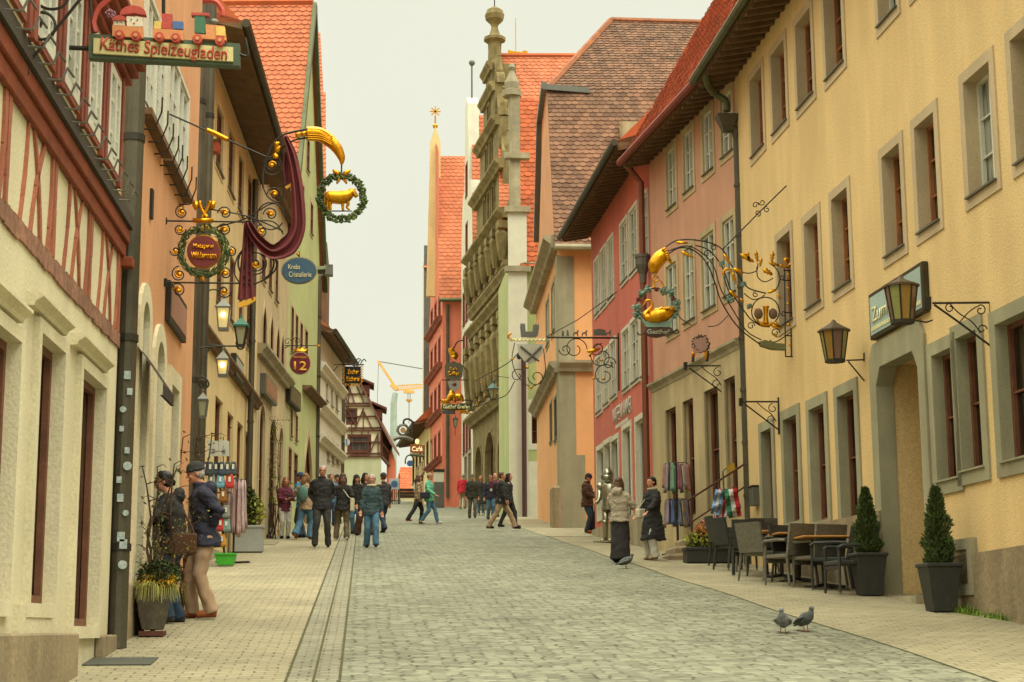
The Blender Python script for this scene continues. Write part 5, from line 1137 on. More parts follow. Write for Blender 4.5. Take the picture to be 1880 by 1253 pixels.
# swan inn sign
def Z(x,y): return (1100+x/4.7,420+y/4.7)
def ZL(L): return [Z(*p) for p in L]
s=Sign('swan_inn_sign','gilded swan inn sign with lion head arm, crown and scrolls projecting from the yellow house',R1.hit(1455,650).y,(1450,650))
for L,r in (([(1390,1000),(1200,850),(1060,640),(1000,470),(930,300),(820,190),(700,165),(600,215)],.013),([(1400,960),(1270,880),(1130,660),(1050,520),(990,330),(900,220),(760,150),(590,195)],.011),([(560,170),(650,110),(760,95),(900,110),(1000,140),(1070,190),(1130,300),(1200,400),(1240,460),(1300,520),(1440,560)],.013),([(830,145),(950,190),(1060,330),(1150,560),(1280,750),(1330,800),(1400,840),(1470,850)],.012),([(1075,410),(1110,520),(1150,590)],.012),([(1250,560),(1320,610),(1390,600),(1430,570)],.01),([(1240,380),(1300,385),(1360,360),(1370,300)],.01),([(1470,300),(1530,350),(1560,440),(1520,540)],.011),([(1360,330),(1370,420),(1430,460),(1500,430)],.01),([(1470,960),(1500,980),(1560,960),(1700,860)],.01),([(1120,1075),(1380,1050),(1440,1020)],.0)):
    if r: s.line(ZL(L),r)
s.line([(1405.3+25.5*math.cos(R(a)),572-26*math.sin(R(a))) for a in range(0,361,15)],.011,sp=False)
for cx,cy,r,a in ((1310,840,35,0),(1350,570,25,90),(930,215,30,0),(990,160,28,90),(1520,900,40,0),(1580,430,25,0),(1590,730,25,180)): x,y_=Z(cx,cy); s.line(spiral(x,y_,r/4.7,r/14,a,a+420,18),.009,sp=False)
for x in (1600,1650,1690): s.line([Z(x,345 if x<1690 else 725),Z(x+8,1105)],.012,sp=False)
for y_,x0,x1 in ((362,1590,1675),(447,1590,1720),(725,1595,1695),(925,1600,1735),(1105,1610,1695)): s.line([Z(x0,y_),Z(x1,y_)],.012,sp=False)
s.line([(1475,311),(1400,384),(1327,458)],.012,sp=False)
for cx,cy,r,a in ((1387,377,6,0),(1399,372,6,180),(1408,385,6,90),(1391,392,6,270)): s.line(spiral(cx,cy,r,2,a,a+400,14),.009,sp=False)
for a,b_,w_ in (((650,115),(775,125),14),((700,195),(820,250),18),((1075,215),(1140,310),16),((1150,340),(1250,385),22),((1150,370),(1185,480),14),((1120,530),(1195,600),16),((1220,600),(1250,640),12),((1450,555),(1540,520),16),((1540,560),(1570,610),12),((1270,640),(1330,690),10),((1215,215),(1340,290),24),((1275,190),(1300,290),16),((1350,185),(1370,290),18),((1400,250),(1390,330),16),((1500,190),(1490,300),20),((1460,290),(1560,320),16),((1410,345),(1500,400),24),((1480,830),(1580,860),20),((1510,800),(1560,850),18),((1630,380),(1640,420),12),((1620,500),(1650,530),12),((1620,640),(1650,660),12),((1620,820),(1660,840),14),((1640,990),(1660,1010),12),((1500,900),(1540,940),12)):
    s.leaf(Z(*a),Z(*b_),w_/4.7)
s.line(ZL([(1560,320),(1620,330),(1655,295),(1640,262),(1605,268),(1615,300)]),.028,'gilded_leaves',M_gold); s.line(ZL([(1070,400),(1080,360),(1120,350),(1150,390),(1160,450)]),.024,'gilded_leaves',M_gold)
for x,y_ in ((1050,300),(1240,480),(1110,600),(1135,620),(1290,670)): xx,yy=Z(x,y_); s.wreath(xx,yy,2,4,12,mat('verdigris','6d8474',.7,island=.3),'verdigris_leaves',tan=False,ll=8,lw=6)
# crown
s.line(ZL([(1390,820),(1440,835),(1490,820)]),.035,'crown',M_gold); s.line(ZL([(1440,820),(1438,740),(1440,670)]),[.05,.035,.06],'crown',M_gold); 
for x in (1375,1500): xx,yy=Z(x,735); s.blob(xx,yy,9,11,'crown_cap',mat('crown_cap','6a5340',.7)); 
s.line(ZL([(1350,690),(1365,790),(1400,820)]),.02,'crown',M_gold)
# lion head
s.line(ZL([(575,215),(520,260),(480,320),(475,385)]),[.11,.13,.12,.06],'lion_head',M_gold,n=10); x,y_=Z(450,355); s.blob(x,y_,5,5,'lion_head',M_gold)
for t in range(7): a=Z(540+t*9,190+t*12); b_=Z(600+t*2-t*4,160+t*22); s.leaf(a,(a[0]+9-t*.2,a[1]-6+t*2.4),3.2,'lion_mane',dy=-.1)
s.line([(1203+5*math.cos(R(a)),512-6*math.sin(R(a))) for a in range(0,361,30)],.016,'ring',M_gold,sp=False); s.line(ZL([(470,440),(475,500),(455,510)]),.016,'ring',M_gold); s.line(ZL([(520,440),(550,490),(530,520)]),.014,'ring',M_gold)
vm=MATS['verdigris']
for x,y_ in ((410,520),(375,560),(325,680),(560,535),(620,550),(670,640),(665,700),(330,740),(650,745)): xx,yy=Z(x,y_); s.wreath(xx,yy,3,4,22,vm,'rose_leaves',tan=False,ll=9,lw=7,seed=x)
for x,y_ in ((345,612),(640,608),(490,525)): xx,yy=Z(x,y_); s.wreath(xx,yy,2.5,1.5,16,M_mar,'roses',tan=False,ll=9,lw=3,seed=x)
s.line(ZL([(330,760),(315,700),(325,640),(370,560),(430,525),(490,515),(560,530),(630,570),(670,640),(675,700),(640,780)]),.01)
s.line(ZL([(395,650),(405,625),(435,620),(455,645),(450,680),(415,715),(395,745),(410,775)]),[.016,.022,.024,.026,.028,.034,.05,.05],'swan',M_gold,n=8); s.line(ZL([(405,628),(390,650),(375,668)]),[.022,.012,.005],'swan',M_gold)
s.line(ZL([(400,745),(430,770),(500,755),(570,735),(620,705),(655,680)]),[.045,.10,.14,.13,.08,.015],'swan',M_gold,n=10)
for i in range(5): s.leaf(Z(470+i*20,740-i*4),Z(560+i*22,670+i*4),3.4,'wing',dy=-.1)
s.flat(ZL([(350,755),(400,800),(600,800),(650,750),(630,790),(610,850),(410,850)]),'basket',vm,.1); s.flat(ZL([(405,840),(610,840),(640,890),(560,925),(500,938),(440,930),(385,895)]),'name_scroll',mat('dark_scroll','4a3426',.7),.08)
x,y_=Z(512,890); s.text('Gasthof',x,y_,44,mat('silver_letter','8f8c78',.6),hpx=9,dy=-.08,bold=.02)
s.line(ZL([(330,895),(345,918),(380,905),(400,880)]),.012); s.line(ZL([(620,860),(650,905),(685,900),(680,880)]),.012)
s.flat(ZL([(1385,975),(1430,960),(1520,985),(1610,995),(1610,1045),(1500,1040),(1400,1010)]),'bottom_scroll',mat('green_scroll','6b6a44',.7),.12)
s.done()
# small crest sign
s=Sign('crest_sign','faded pink heraldic crest on a chain before the pink house',R2.hit(1338,580).y,(1290,615)); s.flat([(1272,625),(1298,618),(1300,630),(1296,645),(1285,647),(1273,650)],'shield',mat('faded_pink','9c7a6c',.7),.06)
s.wreath(1287,632,14,3,80,M_iron,'crest_scrollwork',ll=7,lw=3,tan=False); s.leaf((1272,645),(1275,658),4); s.leaf((1298,640),(1296,662),5); s.line([(1270,598),(1250,585),(1240,570)],.01); s.line([(1300,600),(1318,597),(1336,580)],.01); s.line([(1272,665),(1273,650)],.03); s.line([(1298,664),(1300,645)],.03); s.done()
# framed signs on the walls
def board(h,name,label,px0,px1,yt,yb,fm,bm_,y=-.16,fw=.07,text=None,tm=None,tilt=0,cat='sign'):
    u0,z1=h.uz(px0,yt,y); _,z0=h.uz(px0,yb,y); u1,_=h.uz(px1,(yt+yb)/2,y)
    rt=empty(name,h.M@Vector(((u0+u1)/2,0,z0)),label,cat); M=h.M
    b=MB(M); b.box(u0,u1,y,0,z0,z1); b.build('frame',fm,rt,world=True,bevel=.01)
    b=MB(M); b.box(u0+fw,u1-fw,y-.006,y+.01,z0+fw,z1-fw); b.build('board',bm_,rt,world=True)
    if text:
        for t,fz,hh,ww,fu in text:
            Mt=M@Matrix.Translation(((u0+u1)/2+fu*(u1-u0),y-.02,z0+(z1-z0)*fz))@Matrix.Rotation(math.pi/2,4,'X'); lettering(t,tm,rt,Mt,width=(u1-u0)*ww,height=(z1-z0)*hh,bold=.01)
            b=MB(M); x_=u0+.12
            while x_<u1-.12: b.box(x_,x_+.055,y-.016,y-.006,z0+(z1-z0)*.17,z0+(z1-z0)*.25); x_+=.085
            b.build('small_lettering',tm,rt,world=True)
    return rt
board(R1,'framed_inn_sign','large framed pale blue sign starting with Zum on the yellow wall behind a lantern',1594,1697,542,628,M_gutter,mat('pale_blue_board','9fb0a6',.7,stain=.1),y=-.09,fw=.06,text=(('Zum',.5,.32,.3,-.28),),tm=M_cream2)
board(L2,'tilted_wall_board','black framed brownish board on the orange wall above the arches',314,344,514,592,M_iron,mat('dusky_board','9a705e',.5),y=-.06)
board(L3,'wall_notice_board','small dark framed pale board on the cream house wall',434,448,648,692,M_iron,mat('pale_notice','9a9a88',.6),y=-.12)
board(L4,'picture_board','grey framed reddish picture board above the stone arches',489,510,685,724,M_zinc,mat('reddish_picture','7c5038',.6,col2='96704a',vscale=6),y=-.15)
board(L5,'dark_shop_board','dark framed ochre shop board on the green house',533.5,553,702,738,M_iron,mat('ochre_board','6c5c30',.6,col2='3a3420',vscale=6),y=-.15)
# street signs far
s=Sign('round_road_sign','round white and blue road sign on the white house corner',68.,(637,812)); s.flat(oval(0,636.5,812,6,6.5),'disc',mat('sign_white','b9bdb4',.6),.05); s.flat([(635.6,806),(637.6,806),(637.6,818),(635.6,818)],'arrow',mat('sign_blue','3d6088',.6),.03,-.04); s.line([(630,812),(626,812)],.03); s.done()

s=Sign('wall_box','small red box fixed high on the cream house wall','L',(395,277)) if False else Sign('wall_box','small red box fixed high on the cream house wall',L3.hit(392,270).y,(395,277),cat='box')
s.flat([(386,258),(401,257),(405,270),(400,278),(386,277)],'body',mat('red_box','a04a2c',.6),.25); s.flat([(385,256),(402,255),(403,258),(386,259)],'lid',M_soff,.3); s.done()
# ================================================================ things on the pavements
def gp(px,py,dz=0): return G(px,py,dz)
def leafs(b,c,n,rad,sz,rg,flat=1.0,shape=None,up=0):
    for i in range(n):
        while True:
            p=Vector((rg.uniform(-1,1),rg.uniform(-1,1),rg.uniform(-1,1)))
            if p.length<1: break
        if rg.random()<.6: p=p.normalized()*rg.uniform(.75,1)
        p=Vector((p.x*rad[0],p.y*rad[1],p.z*rad[2]))+c
        d=Vector((rg.gauss(0,1),rg.gauss(0,1),rg.gauss(0,1)+up)).normalized(); q=d.orthogonal().normalized(); q=Matrix.Rotation(rg.uniform(0,6.3),3,d)@q; s_=sz*rg.uniform(.6,1.3)
        b.add([p-d*s_,p+q*s_*.45,p+d*s_,p-q*s_*.45],[(0,1,2,3)])
# potted conifers
M_pot=mat('slate_planter','35352f',.6,var=.2,bump=.15,bscale=20)
M_soil=mat('dark_soil','2a2216',.95)
def conifer(px,py,hpx,label,top=.0):
    g=gp(px,py); xm=R1.hit(px,900).x-.42
    if g.x>xm: g=at(px,900,g.y*xm/g.x); g.z=zg(g.y)
    k=g.y/3046; H=hpx*k; rt=empty('potted_conifer',g,label,'potted tree','potted conifers by the doorway')
    ph=.53; b=MB(Matrix.Translation(g))
    b.lathe([(.2,0),(.29,ph),(.315,ph),(.315,ph+.045),(.27,ph+.045),(.26,ph-.03)],4,ph=math.pi/4); p=b.build('planter',M_pot,rt,world=True,bevel=.012)
    MB(Matrix.Translation(g)).lathe([(.265,ph-.04),(.26,ph-.01)],4,ph=math.pi/4).build('soil',M_soil,rt,world=True)
    MB(Matrix.Translation(g)).tube([(0,0,ph-.05),(0,0,H*.85)],[.03,.012],6).build('trunk',M_bark,rt,world=True)
    rg=random.Random(px); b=MB(Matrix.Translation(g)); Hc=H-ph
    for i in range(5200):
        t=rg.random()**1.15; z=ph+.02+Hc*t; r=.168*(1-t**1.6)**.8*(min(1,.72+t*3)); r*=1+.16*math.sin(t*23+px)*math.sin(3*t+rg.random()); a=rg.uniform(0,6.3); rr=r*(rg.random()**.35); lump=1+.18*math.sin(a*3+t*17)
        p=Vector((math.cos(a)*rr*lump,math.sin(a)*rr*lump,z)); d=Vector((math.cos(a)*.6+rg.gauss(0,.35),math.sin(a)*.6+rg.gauss(0,.35),.9+rg.gauss(0,.3))).normalized(); q=d.orthogonal().normalized(); q=Matrix.Rotation(rg.uniform(0,6.3),3,d)@q; s_=rg.uniform(.018,.045)
        b.add([p,p+d*s_+q*s_*.3,p+d*s_*1.9,p+d*s_-q*s_*.3],[(0,1,2,3)])
    b.build('crown',M_leafd,rt,world=True,fixn=False)
conifer(1717,1108,228,'taller potted cypress at the right side of the doorway of the yellow house')
conifer(1588,1092,196,'shorter potted cypress at the left side of the doorway beside the cafe chairs')
# wicker cafe furniture
def wick(name,c1,c2):
    m=bpy.data.materials.new(name); m.use_nodes=True; n=m.node_tree.nodes; l=m.node_tree.links; p=n['Principled BSDF']; p.inputs['Roughness'].default_value=.6
    tc=n.new('ShaderNodeTexCoord'); br=n.new('ShaderNodeTexBrick'); mp=n.new('ShaderNodeMapping'); mp.inputs['Rotation'].default_value=(math.pi/2,0,0); l.new(tc.outputs['Object'],mp.inputs[0]); l.new(mp.outputs[0],br.inputs[0])
    br.inputs['Scale'].default_value=1; br.inputs['Brick Width'].default_value=.04; br.inputs['Row Height'].default_value=.014; br.inputs['Mortar Size'].default_value=.002
    br.inputs['Color1'].default_value=(*rgb(c1),1); br.inputs['Color2'].default_value=(*rgb(c2),1); br.inputs['Mortar'].default_value=(.01,.01,.008,1); l.new(br.outputs[0],p.inputs[0])
    bp=n.new('ShaderNodeBump'); bp.inputs['Strength'].default_value=.6; bp.inputs['Distance'].default_value=.004; bp.invert=True; l.new(br.outputs['Fac'],bp.inputs['Height']); l.new(bp.outputs[0],p.inputs['Normal']); MATS[name]=m; return m
M_wd=wick('dark_wicker','34342c','25251f'); M_wg=wick('grey_wicker','7d7662','645e4c')
def chair(m,label):
    rt=empty('cafe_chair',Matrix(),label,'chair','wicker cafe chairs around the tables')
    b=MB(); b.box(-.27,.27,-.26,.25,.4,.46); b.box(-.25,.25,-.25,-.22,.34,.4); b.build('seat',m,rt,bevel=.012)
    b=MB(); n=6; v=[]
    for i in range(n+1):
        z=.44+.46*i/n; y=.23+.09*(i/n)
        for x in (-.27,-.14,0,.14,.27): v.append((x,y+.03*(1-(x/.27)**2),z))
    N=len(v); f=[(i*5+j,i*5+j+1,i*5+j+6,i*5+j+5) for i in range(n) for j in range(4)]
    v+=[(x,y+.045,z) for x,y,z in v]; f+=[tuple(q+N for q in a)[::-1] for a in f]; f+=[(i*5,i*5+5,i*5+5+N,i*5+N) for i in range(n)]+[(i*5+4,i*5+4+N,i*5+9+N,i*5+9) for i in range(n)]+[(n*5+j,n*5+j+N,n*5+j+1+N,n*5+j+1) for j in range(4)]
    b.add(v,f); b.build('backrest',m,rt)
    for sx in (-1,1):
        b=MB(); b.tube([(sx*.29,.26,.66),(sx*.3,.1,.67),(sx*.3,-.2,.665),(sx*.285,-.26,.63)],.024,6); b.build('armrest',m,rt)
        for y0,y1,zt in ((-.24,-.25,.64),(.24,.3,.5)):
            b=MB(); b.tube([(sx*.26,y0,zt if y0<0 else .46),(sx*.275,y1,.03)],[.024,.018],6); lg=b.build('leg',m,rt)
            MB().tube([(sx*.275,y1,.03),(sx*.277,y1,0)],.013,6).build('foot_cap',M_zinc,lg)
    return rt
proto={}
def put_chair(px,py,rz,kind,label):
    m=M_wd if kind=='d' else M_wg
    g=gp(px,py); xm=R1.hit(px,900).x-.62
    if g.x>xm: g=at(px,900,g.y*xm/g.x); g.z=zg(g.y)
    M=Matrix.Translation(g)@Matrix.Rotation(R(rz),4,'Z')
    if kind not in proto: r=chair(m,label); r.matrix_world=M; proto[kind]=r; return
    c=copy_tree(proto[kind],M=M); c['label']=label
chairs=[(1452,1076,205,'g','grey wicker armchair with its back to the street, nearest of the cafe chairs'),
(1405,1068,120,'g','grey wicker armchair turned sideways just left of the nearest grey one'),
(1378,1058,165,'d','dark wicker armchair with its back to the street, left of the grey chairs'),
(1352,1048,105,'d','dark wicker armchair, second from the left end of the cafe furniture'),
(1333,1036,90,'d','dark wicker armchair at the left end of the cafe furniture beside the flower trough'),
(1385,1025,185,'g','grey wicker armchair at the far left cafe table'),
(1412,1018,20,'d','dark wicker armchair against the wall at the far left table'),
(1460,1035,25,'d','dark wicker armchair behind the middle table with only its back rising'),
(1498,1045,200,'g','pale grey wicker armchair between the middle and right tables'),
(1520,1068,250,'d','dark wicker armchair facing left at the right table beside the potted cypress'),
(1553,1064,275,'d','dark wicker armchair squeezed between the right table and the potted cypress')]
for c in chairs: put_chair(*c)
M_tab=mat('table_wood','b07a3a',.5,var=.2,vscale=6)
tp_=None
for px,py,l in ((1430,1040,'round wooden cafe table farthest left'),(1460,1058,'wooden cafe table in the middle of the chairs'),(1507,1062,'wooden cafe table nearest the potted cypress')):
    g=gp(px,py); xm=R1.hit(px,900).x-.6
    if g.x>xm: g=at(px,900,g.y*xm/g.x); g.z=zg(g.y)
    M=Matrix.Translation(g)
    if tp_ is None:
        tp_=empty('cafe_table',M,l,'table','wooden cafe tables'); 
        b=MB(); b.box(-.38,.38,-.35,.35,.72,.75); b.build('tabletop',M_tab,tp_,bevel=.008)
        MB().tube([(0,0,.05),(0,0,.72)],.035,8).build('pedestal',M_iron,tp_)
        b=MB(); 
        for a in range(4): b.bar((0,0,.06),(math.cos(a*1.57+.78)*.33,math.sin(a*1.57+.78)*.33,.02),.05,.04)
        b.build('foot',M_iron,tp_)
    else: c=copy_tree(tp_,M=M); c['label']=l
# flower troughs and shrubs
def plantbox(name,label,g,w,d,h,m,plants,cat='planter',rot=0,tap=0):
    M=Matrix.Translation(g)@Matrix.Rotation(R(rot),4,'Z'); rt=empty(name,M,label,cat)
    b=MB(); v=[(-w/2+tap,-d/2+tap,0),(w/2-tap,-d/2+tap,0),(w/2-tap,d/2-tap,0),(-w/2+tap,d/2-tap,0),(-w/2,-d/2,h),(w/2,-d/2,h),(w/2,d/2,h),(-w/2,d/2,h)]
    b.add(v,[(3,2,1,0),(4,5,6,7),(0,1,5,4),(1,2,6,5),(2,3,7,6),(3,0,4,7)]); b.box(-w/2-.02,w/2+.02,-d/2-.02,d/2+.02,h-.05,h+.01); b.build('trough',m,rt,bevel=.01)
    for nm,mm,c,n,rad,sz in plants:
        b=MB(); leafs(b,Vector(c),n,rad,sz,random.Random(n)); b.build(nm,mm,rt,fixn=False)
    return rt
M_flo=mat('autumn_flowers','b8762a',.7,col2='8a3a20',vscale=20,island=.4,bump=0,fine=0); M_flp=mat('pink_flowers','b8848a',.7,island=.4,bump=0,fine=0); M_fly=mat('yellow_flowers','c79a1e',.7,island=.3,bump=0,fine=0)
g=gp(1313,1034); plantbox('flower_trough','dark trough of autumn flowers and green leaves at the left end of the cafe terrace',g,1.15,.4,.28,M_pot,(('foliage',M_leafy,(0,0,.42),900,(.6,.25,.22),.045),('foliage',M_leaf,(.1,0,.38),700,(.6,.25,.2),.045),('orange_flowers',M_flo,(-.1,0,.62),420,(.28,.2,.2),.04),('pink_flowers',M_flp,(-.05,0,.76),200,(.2,.15,.12),.035)))
g=gp(1358,1008); plantbox('green_planter','planter of bright green leaves by the dark downpipe behind the chairs',g,1.0,.4,.35,M_pot,(('foliage',M_leafy,(.1,0,.75),900,(.45,.25,.3),.05),('foliage',M_leaf,(-.2,0,.6),900,(.5,.3,.3),.05)))
# weeds at the yellow house plinth
b=MB(); rg=random.Random(3)
for i in range(1700):
    t=rg.random(); px=1742+140*t; 
    if 1795<px<1815 and rg.random()<.8: continue
    c=gp(px,1119+22*t+rg.uniform(-2,5)); h=rg.uniform(.03,.12)*(1.2 if rg.random()<.3 else .7); a=rg.uniform(0,6.3); d=Vector((math.cos(a)*.5*h,math.sin(a)*.5*h,h)); q=Vector((-math.sin(a),math.cos(a),0))*.008; b.add([c-q,c+q,c+d],[(0,1,2)])
tag(b.build('weeds',mat('weed_green','6f8a2a',.7,island=.4,bump=0),None,world=True,fixn=False),'tufts of green weeds along the foot of the yellow wall','weeds',kind='stuff')
# big rustic pot with flowers in front left
g=gp(280,1168); M=Matrix.Translation(g); rt=empty('rustic_flower_pot',M,'large weathered grey planter with yellow flowers, grasses and twiggy shrub at front left','flower pot')
b=MB(); b.lathe([(.15,.06),(.2,.2),(.235,.42),(.25,.47),(.23,.48),(.2,.44)],4,ph=math.pi/4+.1,sx=1.0,sy=1.0)
b.build('pot',mat('weathered_planter','6b6350',.9,col2='4c4638',vscale=5,stain=.5,bump=.6),rt,bevel=.02)
b=MB(); b.box(-.12,.12,-.14,.14,0,.05); b.build('wooden_stand',M_tim,rt)
b=MB(); rg=random.Random(2)
for i in range(330):
    a=rg.uniform(0,6.3); r=rg.uniform(.05,.2); L_=rg.uniform(.06,.26); p0=Vector((math.cos(a)*r,math.sin(a)*r,.45)); dr_=Vector((math.cos(a),math.sin(a),0)); pts=[p0,p0+dr_*L_*.3+Vector((0,0,L_*.4)),p0+dr_*L_*.65+Vector((0,0,L_*.2)),p0+dr_*L_*.8+Vector((0,0,-L_*.5))]
    q=Vector((-dr_.y,dr_.x,0))*.004
    v=[];
    for i2,p in enumerate(pts): w_=1-i2/4; v+=[p-q*w_,p+q*w_]
    b.add(v,[(0,1,3,2),(2,3,5,4),(4,5,7,6)])
b.build('drooping_grass',mat('sedge_grass','a3a050',.7,island=.4,bump=0),rt,fixn=False)
b=MB(); leafs(b,Vector((.05,-.03,.6)),1300,(.22,.22,.16),.024,random.Random(1)); b.build('foliage',M_leaf,rt,fixn=False)
b=MB(); leafs(b,Vector((.06,-.14,.55)),220,(.2,.1,.08),.02,random.Random(8)); b.build('yellow_flowers',M_fly,rt,fixn=False)
b=MB(); 
def twig(b,p,d,L_,r,depth,rg,leaves=None):
    n=4; pts=[p]
    for i in range(n): d=(d+Vector((rg.gauss(0,.16),rg.gauss(0,.16),rg.gauss(0,.1)+.05))).normalized(); p=p+d*L_/n; pts.append(p)
    b.tube(pts,[r*(1-.6*i/n) for i in range(n+1)],4)
    if leaves is not None: leaves.extend(pts[1:])
    if depth>0:
        for i in range(1,n+1):
            for _ in range(2): 
                e=(d+Vector((rg.gauss(0,.8),rg.gauss(0,.8),rg.gauss(0,.5)))).normalized(); twig(b,pts[i],e,L_*.42,r*.5,depth-1,rg,leaves)
lv=[]
for i in range(5): twig(b,Vector((rg.uniform(-.15,.15),rg.uniform(-.1,.1),.45)),Vector((rg.uniform(-.25,.3),rg.uniform(-.2,.2),1)).normalized(),rg.uniform(.4,.75),.006,2,rg,lv)
b.build('twigs',M_bark,rt)
b=MB()
for p in lv[::5]: leafs(b,p,1,(.03,.03,.03),.014,rg)
b.build('sparse_leaves',M_leafy,rt,fixn=False)
def climber(name,label,g,h,r,n,seed,m,m2,lean=(0,0)):
    rt=empty(name,g,label,'climbing plant'); rg=random.Random(seed); b=MB(Matrix.Translation(g)); lv=[]
    for i in range(5):
        p=Vector((rg.uniform(-r,r)*.5,rg.uniform(-r,r)*.5,0)); pts=[p]
        for k in range(10): p=p+Vector((rg.gauss(0,.05)+lean[0]/10,rg.gauss(0,.05)+lean[1]/10,h/10)); pts.append(p)
        b.tube(pts,[.022*(1-.07*k) for k in range(11)],5); lv+=pts
        for q in pts[2:]:
            d=Vector((rg.gauss(0,1),rg.gauss(0,1),.4)).normalized(); b.tube([q,q+d*r*.6,q+d*r+Vector((0,0,-.05))],[.006,.004,.002],4); lv.append(q+d*r*.6); lv.append(q+d*r)
    b.build('stems',M_bark,rt,world=True)
    for j,(mm,nn) in enumerate(((m,n),(m2,n))):
        b=MB(Matrix.Translation(g))
        for p in lv[j::2]:
            if rg.random()<.75: leafs(b,p,nn,(r*.35,r*.35,.12),.03,rg)
        b.build('leaves',mm,rt,world=True,fixn=False)
M_autl=mat('autumn_leaves','7a4a2c',.8,col2='55522a',vscale=8,island=.5,bump=0,fine=0)
climber('climbing_vine','bare twiggy vine with russet leaves beside the sticker covered downpipe',Vector((-2.2,17.1,zg(17.1))),1.7,.16,1,4,M_autl,M_leaf)
climber('climbing_vine','tangled shrub on the orange wall behind the couple',Vector((-2.15,20.4,zg(20.4))),2.1,.2,2,6,M_autl,M_leaf)
climber('climbing_ivy','ivy with bright green tuft climbing the stone arcade beside the round arch',Vector((at(503,900,43.2).x,43.2,zg(43.2))),3.1,.28,9,9,M_leaf,mat('bright_leaf','8fa032',.7,island=.4,bump=0,col2='5c6a24',vscale=3))
b=MB(); g=at(506,900,43.3); g.z=zg(43.3)
for i in range(8): b.bar((g.x-.25+i*.07,g.y-.3,g.z),(g.x-.25+i*.07,g.y-.3,g.z+.9),.02)
b.bar((g.x-.25,g.y-.3,g.z+.85),(g.x+.26,g.y-.3,g.z+.85),.025); tag(b.build('iron_plant_guard',M_iron,None,world=True),'low black iron guard round the foot of the ivy','guard')
g=at(458,900,35.3); g.z=zg(35.3); rt=plantbox('potted_shrub','conical green shrub in a pale grey square pot behind the scarf rack',g,.62,.5,.55,mat('pale_pot','8f9088',.7),(('foliage',M_leaf,(-.1,0,.95),1500,(.3,.28,.5),.05),('foliage',M_leafy,(.05,0,.85),500,(.3,.25,.4),.05)),cat='potted shrub')
g=gp(412,1040); g.x-=.55; plantbox('grass_pot','pot of pale drooping grass half hidden behind the man in beige trousers',g,.34,.34,.36,M_plinth,(('foliage',M_leafy,(0,0,.48),600,(.28,.2,.22),.045),),cat='flower pot',tap=.04)
# bag and scarf stand, left
M_basket=mat('green_crate','3f9a2c',.5,bump=0)
g=gp(415,1038); yy=g.y; rt=empty('hanging_goods_stand',g,'tall rack hung with small caps and bags topped by two price cards','display rack')
P=lambda px,py,dy=0: at(px,py,yy+dy)
b=MB(); b.tube([P(412,1025),P(402,850)],.02,6); b.tube([P(375,868),P(432,872)],.012,5); b.tube([P(392,905),P(425,905)],.012,5); b.tube([P(398,850),P(398,838)],.01,5); b.tube([P(410,850),P(410,838)],.01,5); b.build('pole',M_iron,rt,world=True)
b=MB(); 
for x0 in (382,402): b.add([P(x0,808),P(x0+19,810),P(x0+19,838),P(x0,837),P(x0,808,.02),P(x0+19,810,.02),P(x0+19,838,.02),P(x0,837,.02)],[(0,1,2,3),(7,6,5,4),(0,4,5,1),(1,5,6,2),(2,6,7,3),(3,7,4,0)])
pc=b.build('price_cards',mat('price_card','a4a698',.6),rt,world=True)
for x,t in ((392,'9'),(411,'9')): lettering(t,mat('card_ink','6a6c60',.6,bump=0,fine=0),pc,facing(P(x,829,-.02)),width=.06,height=.1)
done_m={}
def pouch(px,py,w,h,m,name='bag',dy=0):
    c=P(px,py,dy); k=yy/3046; b=MB(Matrix.Translation(c)); W_,H_=w*k/2,h*k/2
    b.add([(-W_*.7,-.03,H_),(W_*.7,-.03,H_),(W_,-.07,-H_*.6),(W_*.8,-.06,-H_),(-W_*.8,-.06,-H_),(-W_,-.07,-H_*.6),(-W_*.7,.03,H_),(W_*.7,.03,H_),(W_,.07,-H_*.6),(W_*.8,.06,-H_),(-W_*.8,.06,-H_),(-W_,.07,-H_*.6)],[(0,1,2,5),(5,2,3,4),(6,11,8,7),(11,10,9,8),(0,6,7,1),(1,7,8,2),(2,8,9,3),(3,9,10,4),(4,10,11,5),(5,11,6,0)])
    o=b.build(name,m,rt,world=True,bevel=.015)
    MB(Matrix.Translation(c)).box(-.02,.02,-.078,-.07,-H_*.1,H_*.6).build('tag',M_wht,o,world=True)
cl_=[mat('cloth_'+n,c,.8,bump=.2) for n,c in (('slate','3c4646'),('blue','5f8f9e'),('red','a8342c'),('brown','80511f'),('grey','767c70'),('mustard','b07a24'),('teal','6a8478'),('navy','3a4450'))]
for i in range(6): pouch(376+i*10.5,861,12,26,cl_[0] if i%3 else cl_[7],dy=random.uniform(-.1,.1))
for i,m in enumerate((4,1,2)): pouch(388+i*17,884,16,26,cl_[m])
for i,(x,y_,m) in enumerate(((410,911,3),(415,940,4),(405,964,2),(416,965,6),(408,993,5),(398,940,1))): pouch(x,y_,15,24,cl_[m])
c=gp(414,1040); b=MB(Matrix.Translation(c)); b.add([(-.14,-.12,.02),(.14,-.12,.02),(.14,.12,.02),(-.14,.12,.02),(-.19,-.15,.22),(.19,-.15,.22),(.19,.15,.22),(-.19,.15,.22)],[(3,2,1,0),(0,1,5,4),(1,2,6,5),(2,3,7,6),(3,0,4,7)]); b.box(-.2,.2,-.165,-.15,.2,.23)
cr_=tag(b.build('green_crate',M_basket,None,world=True),'bright green plastic crate of small goods at the foot of the cap rack','crate')
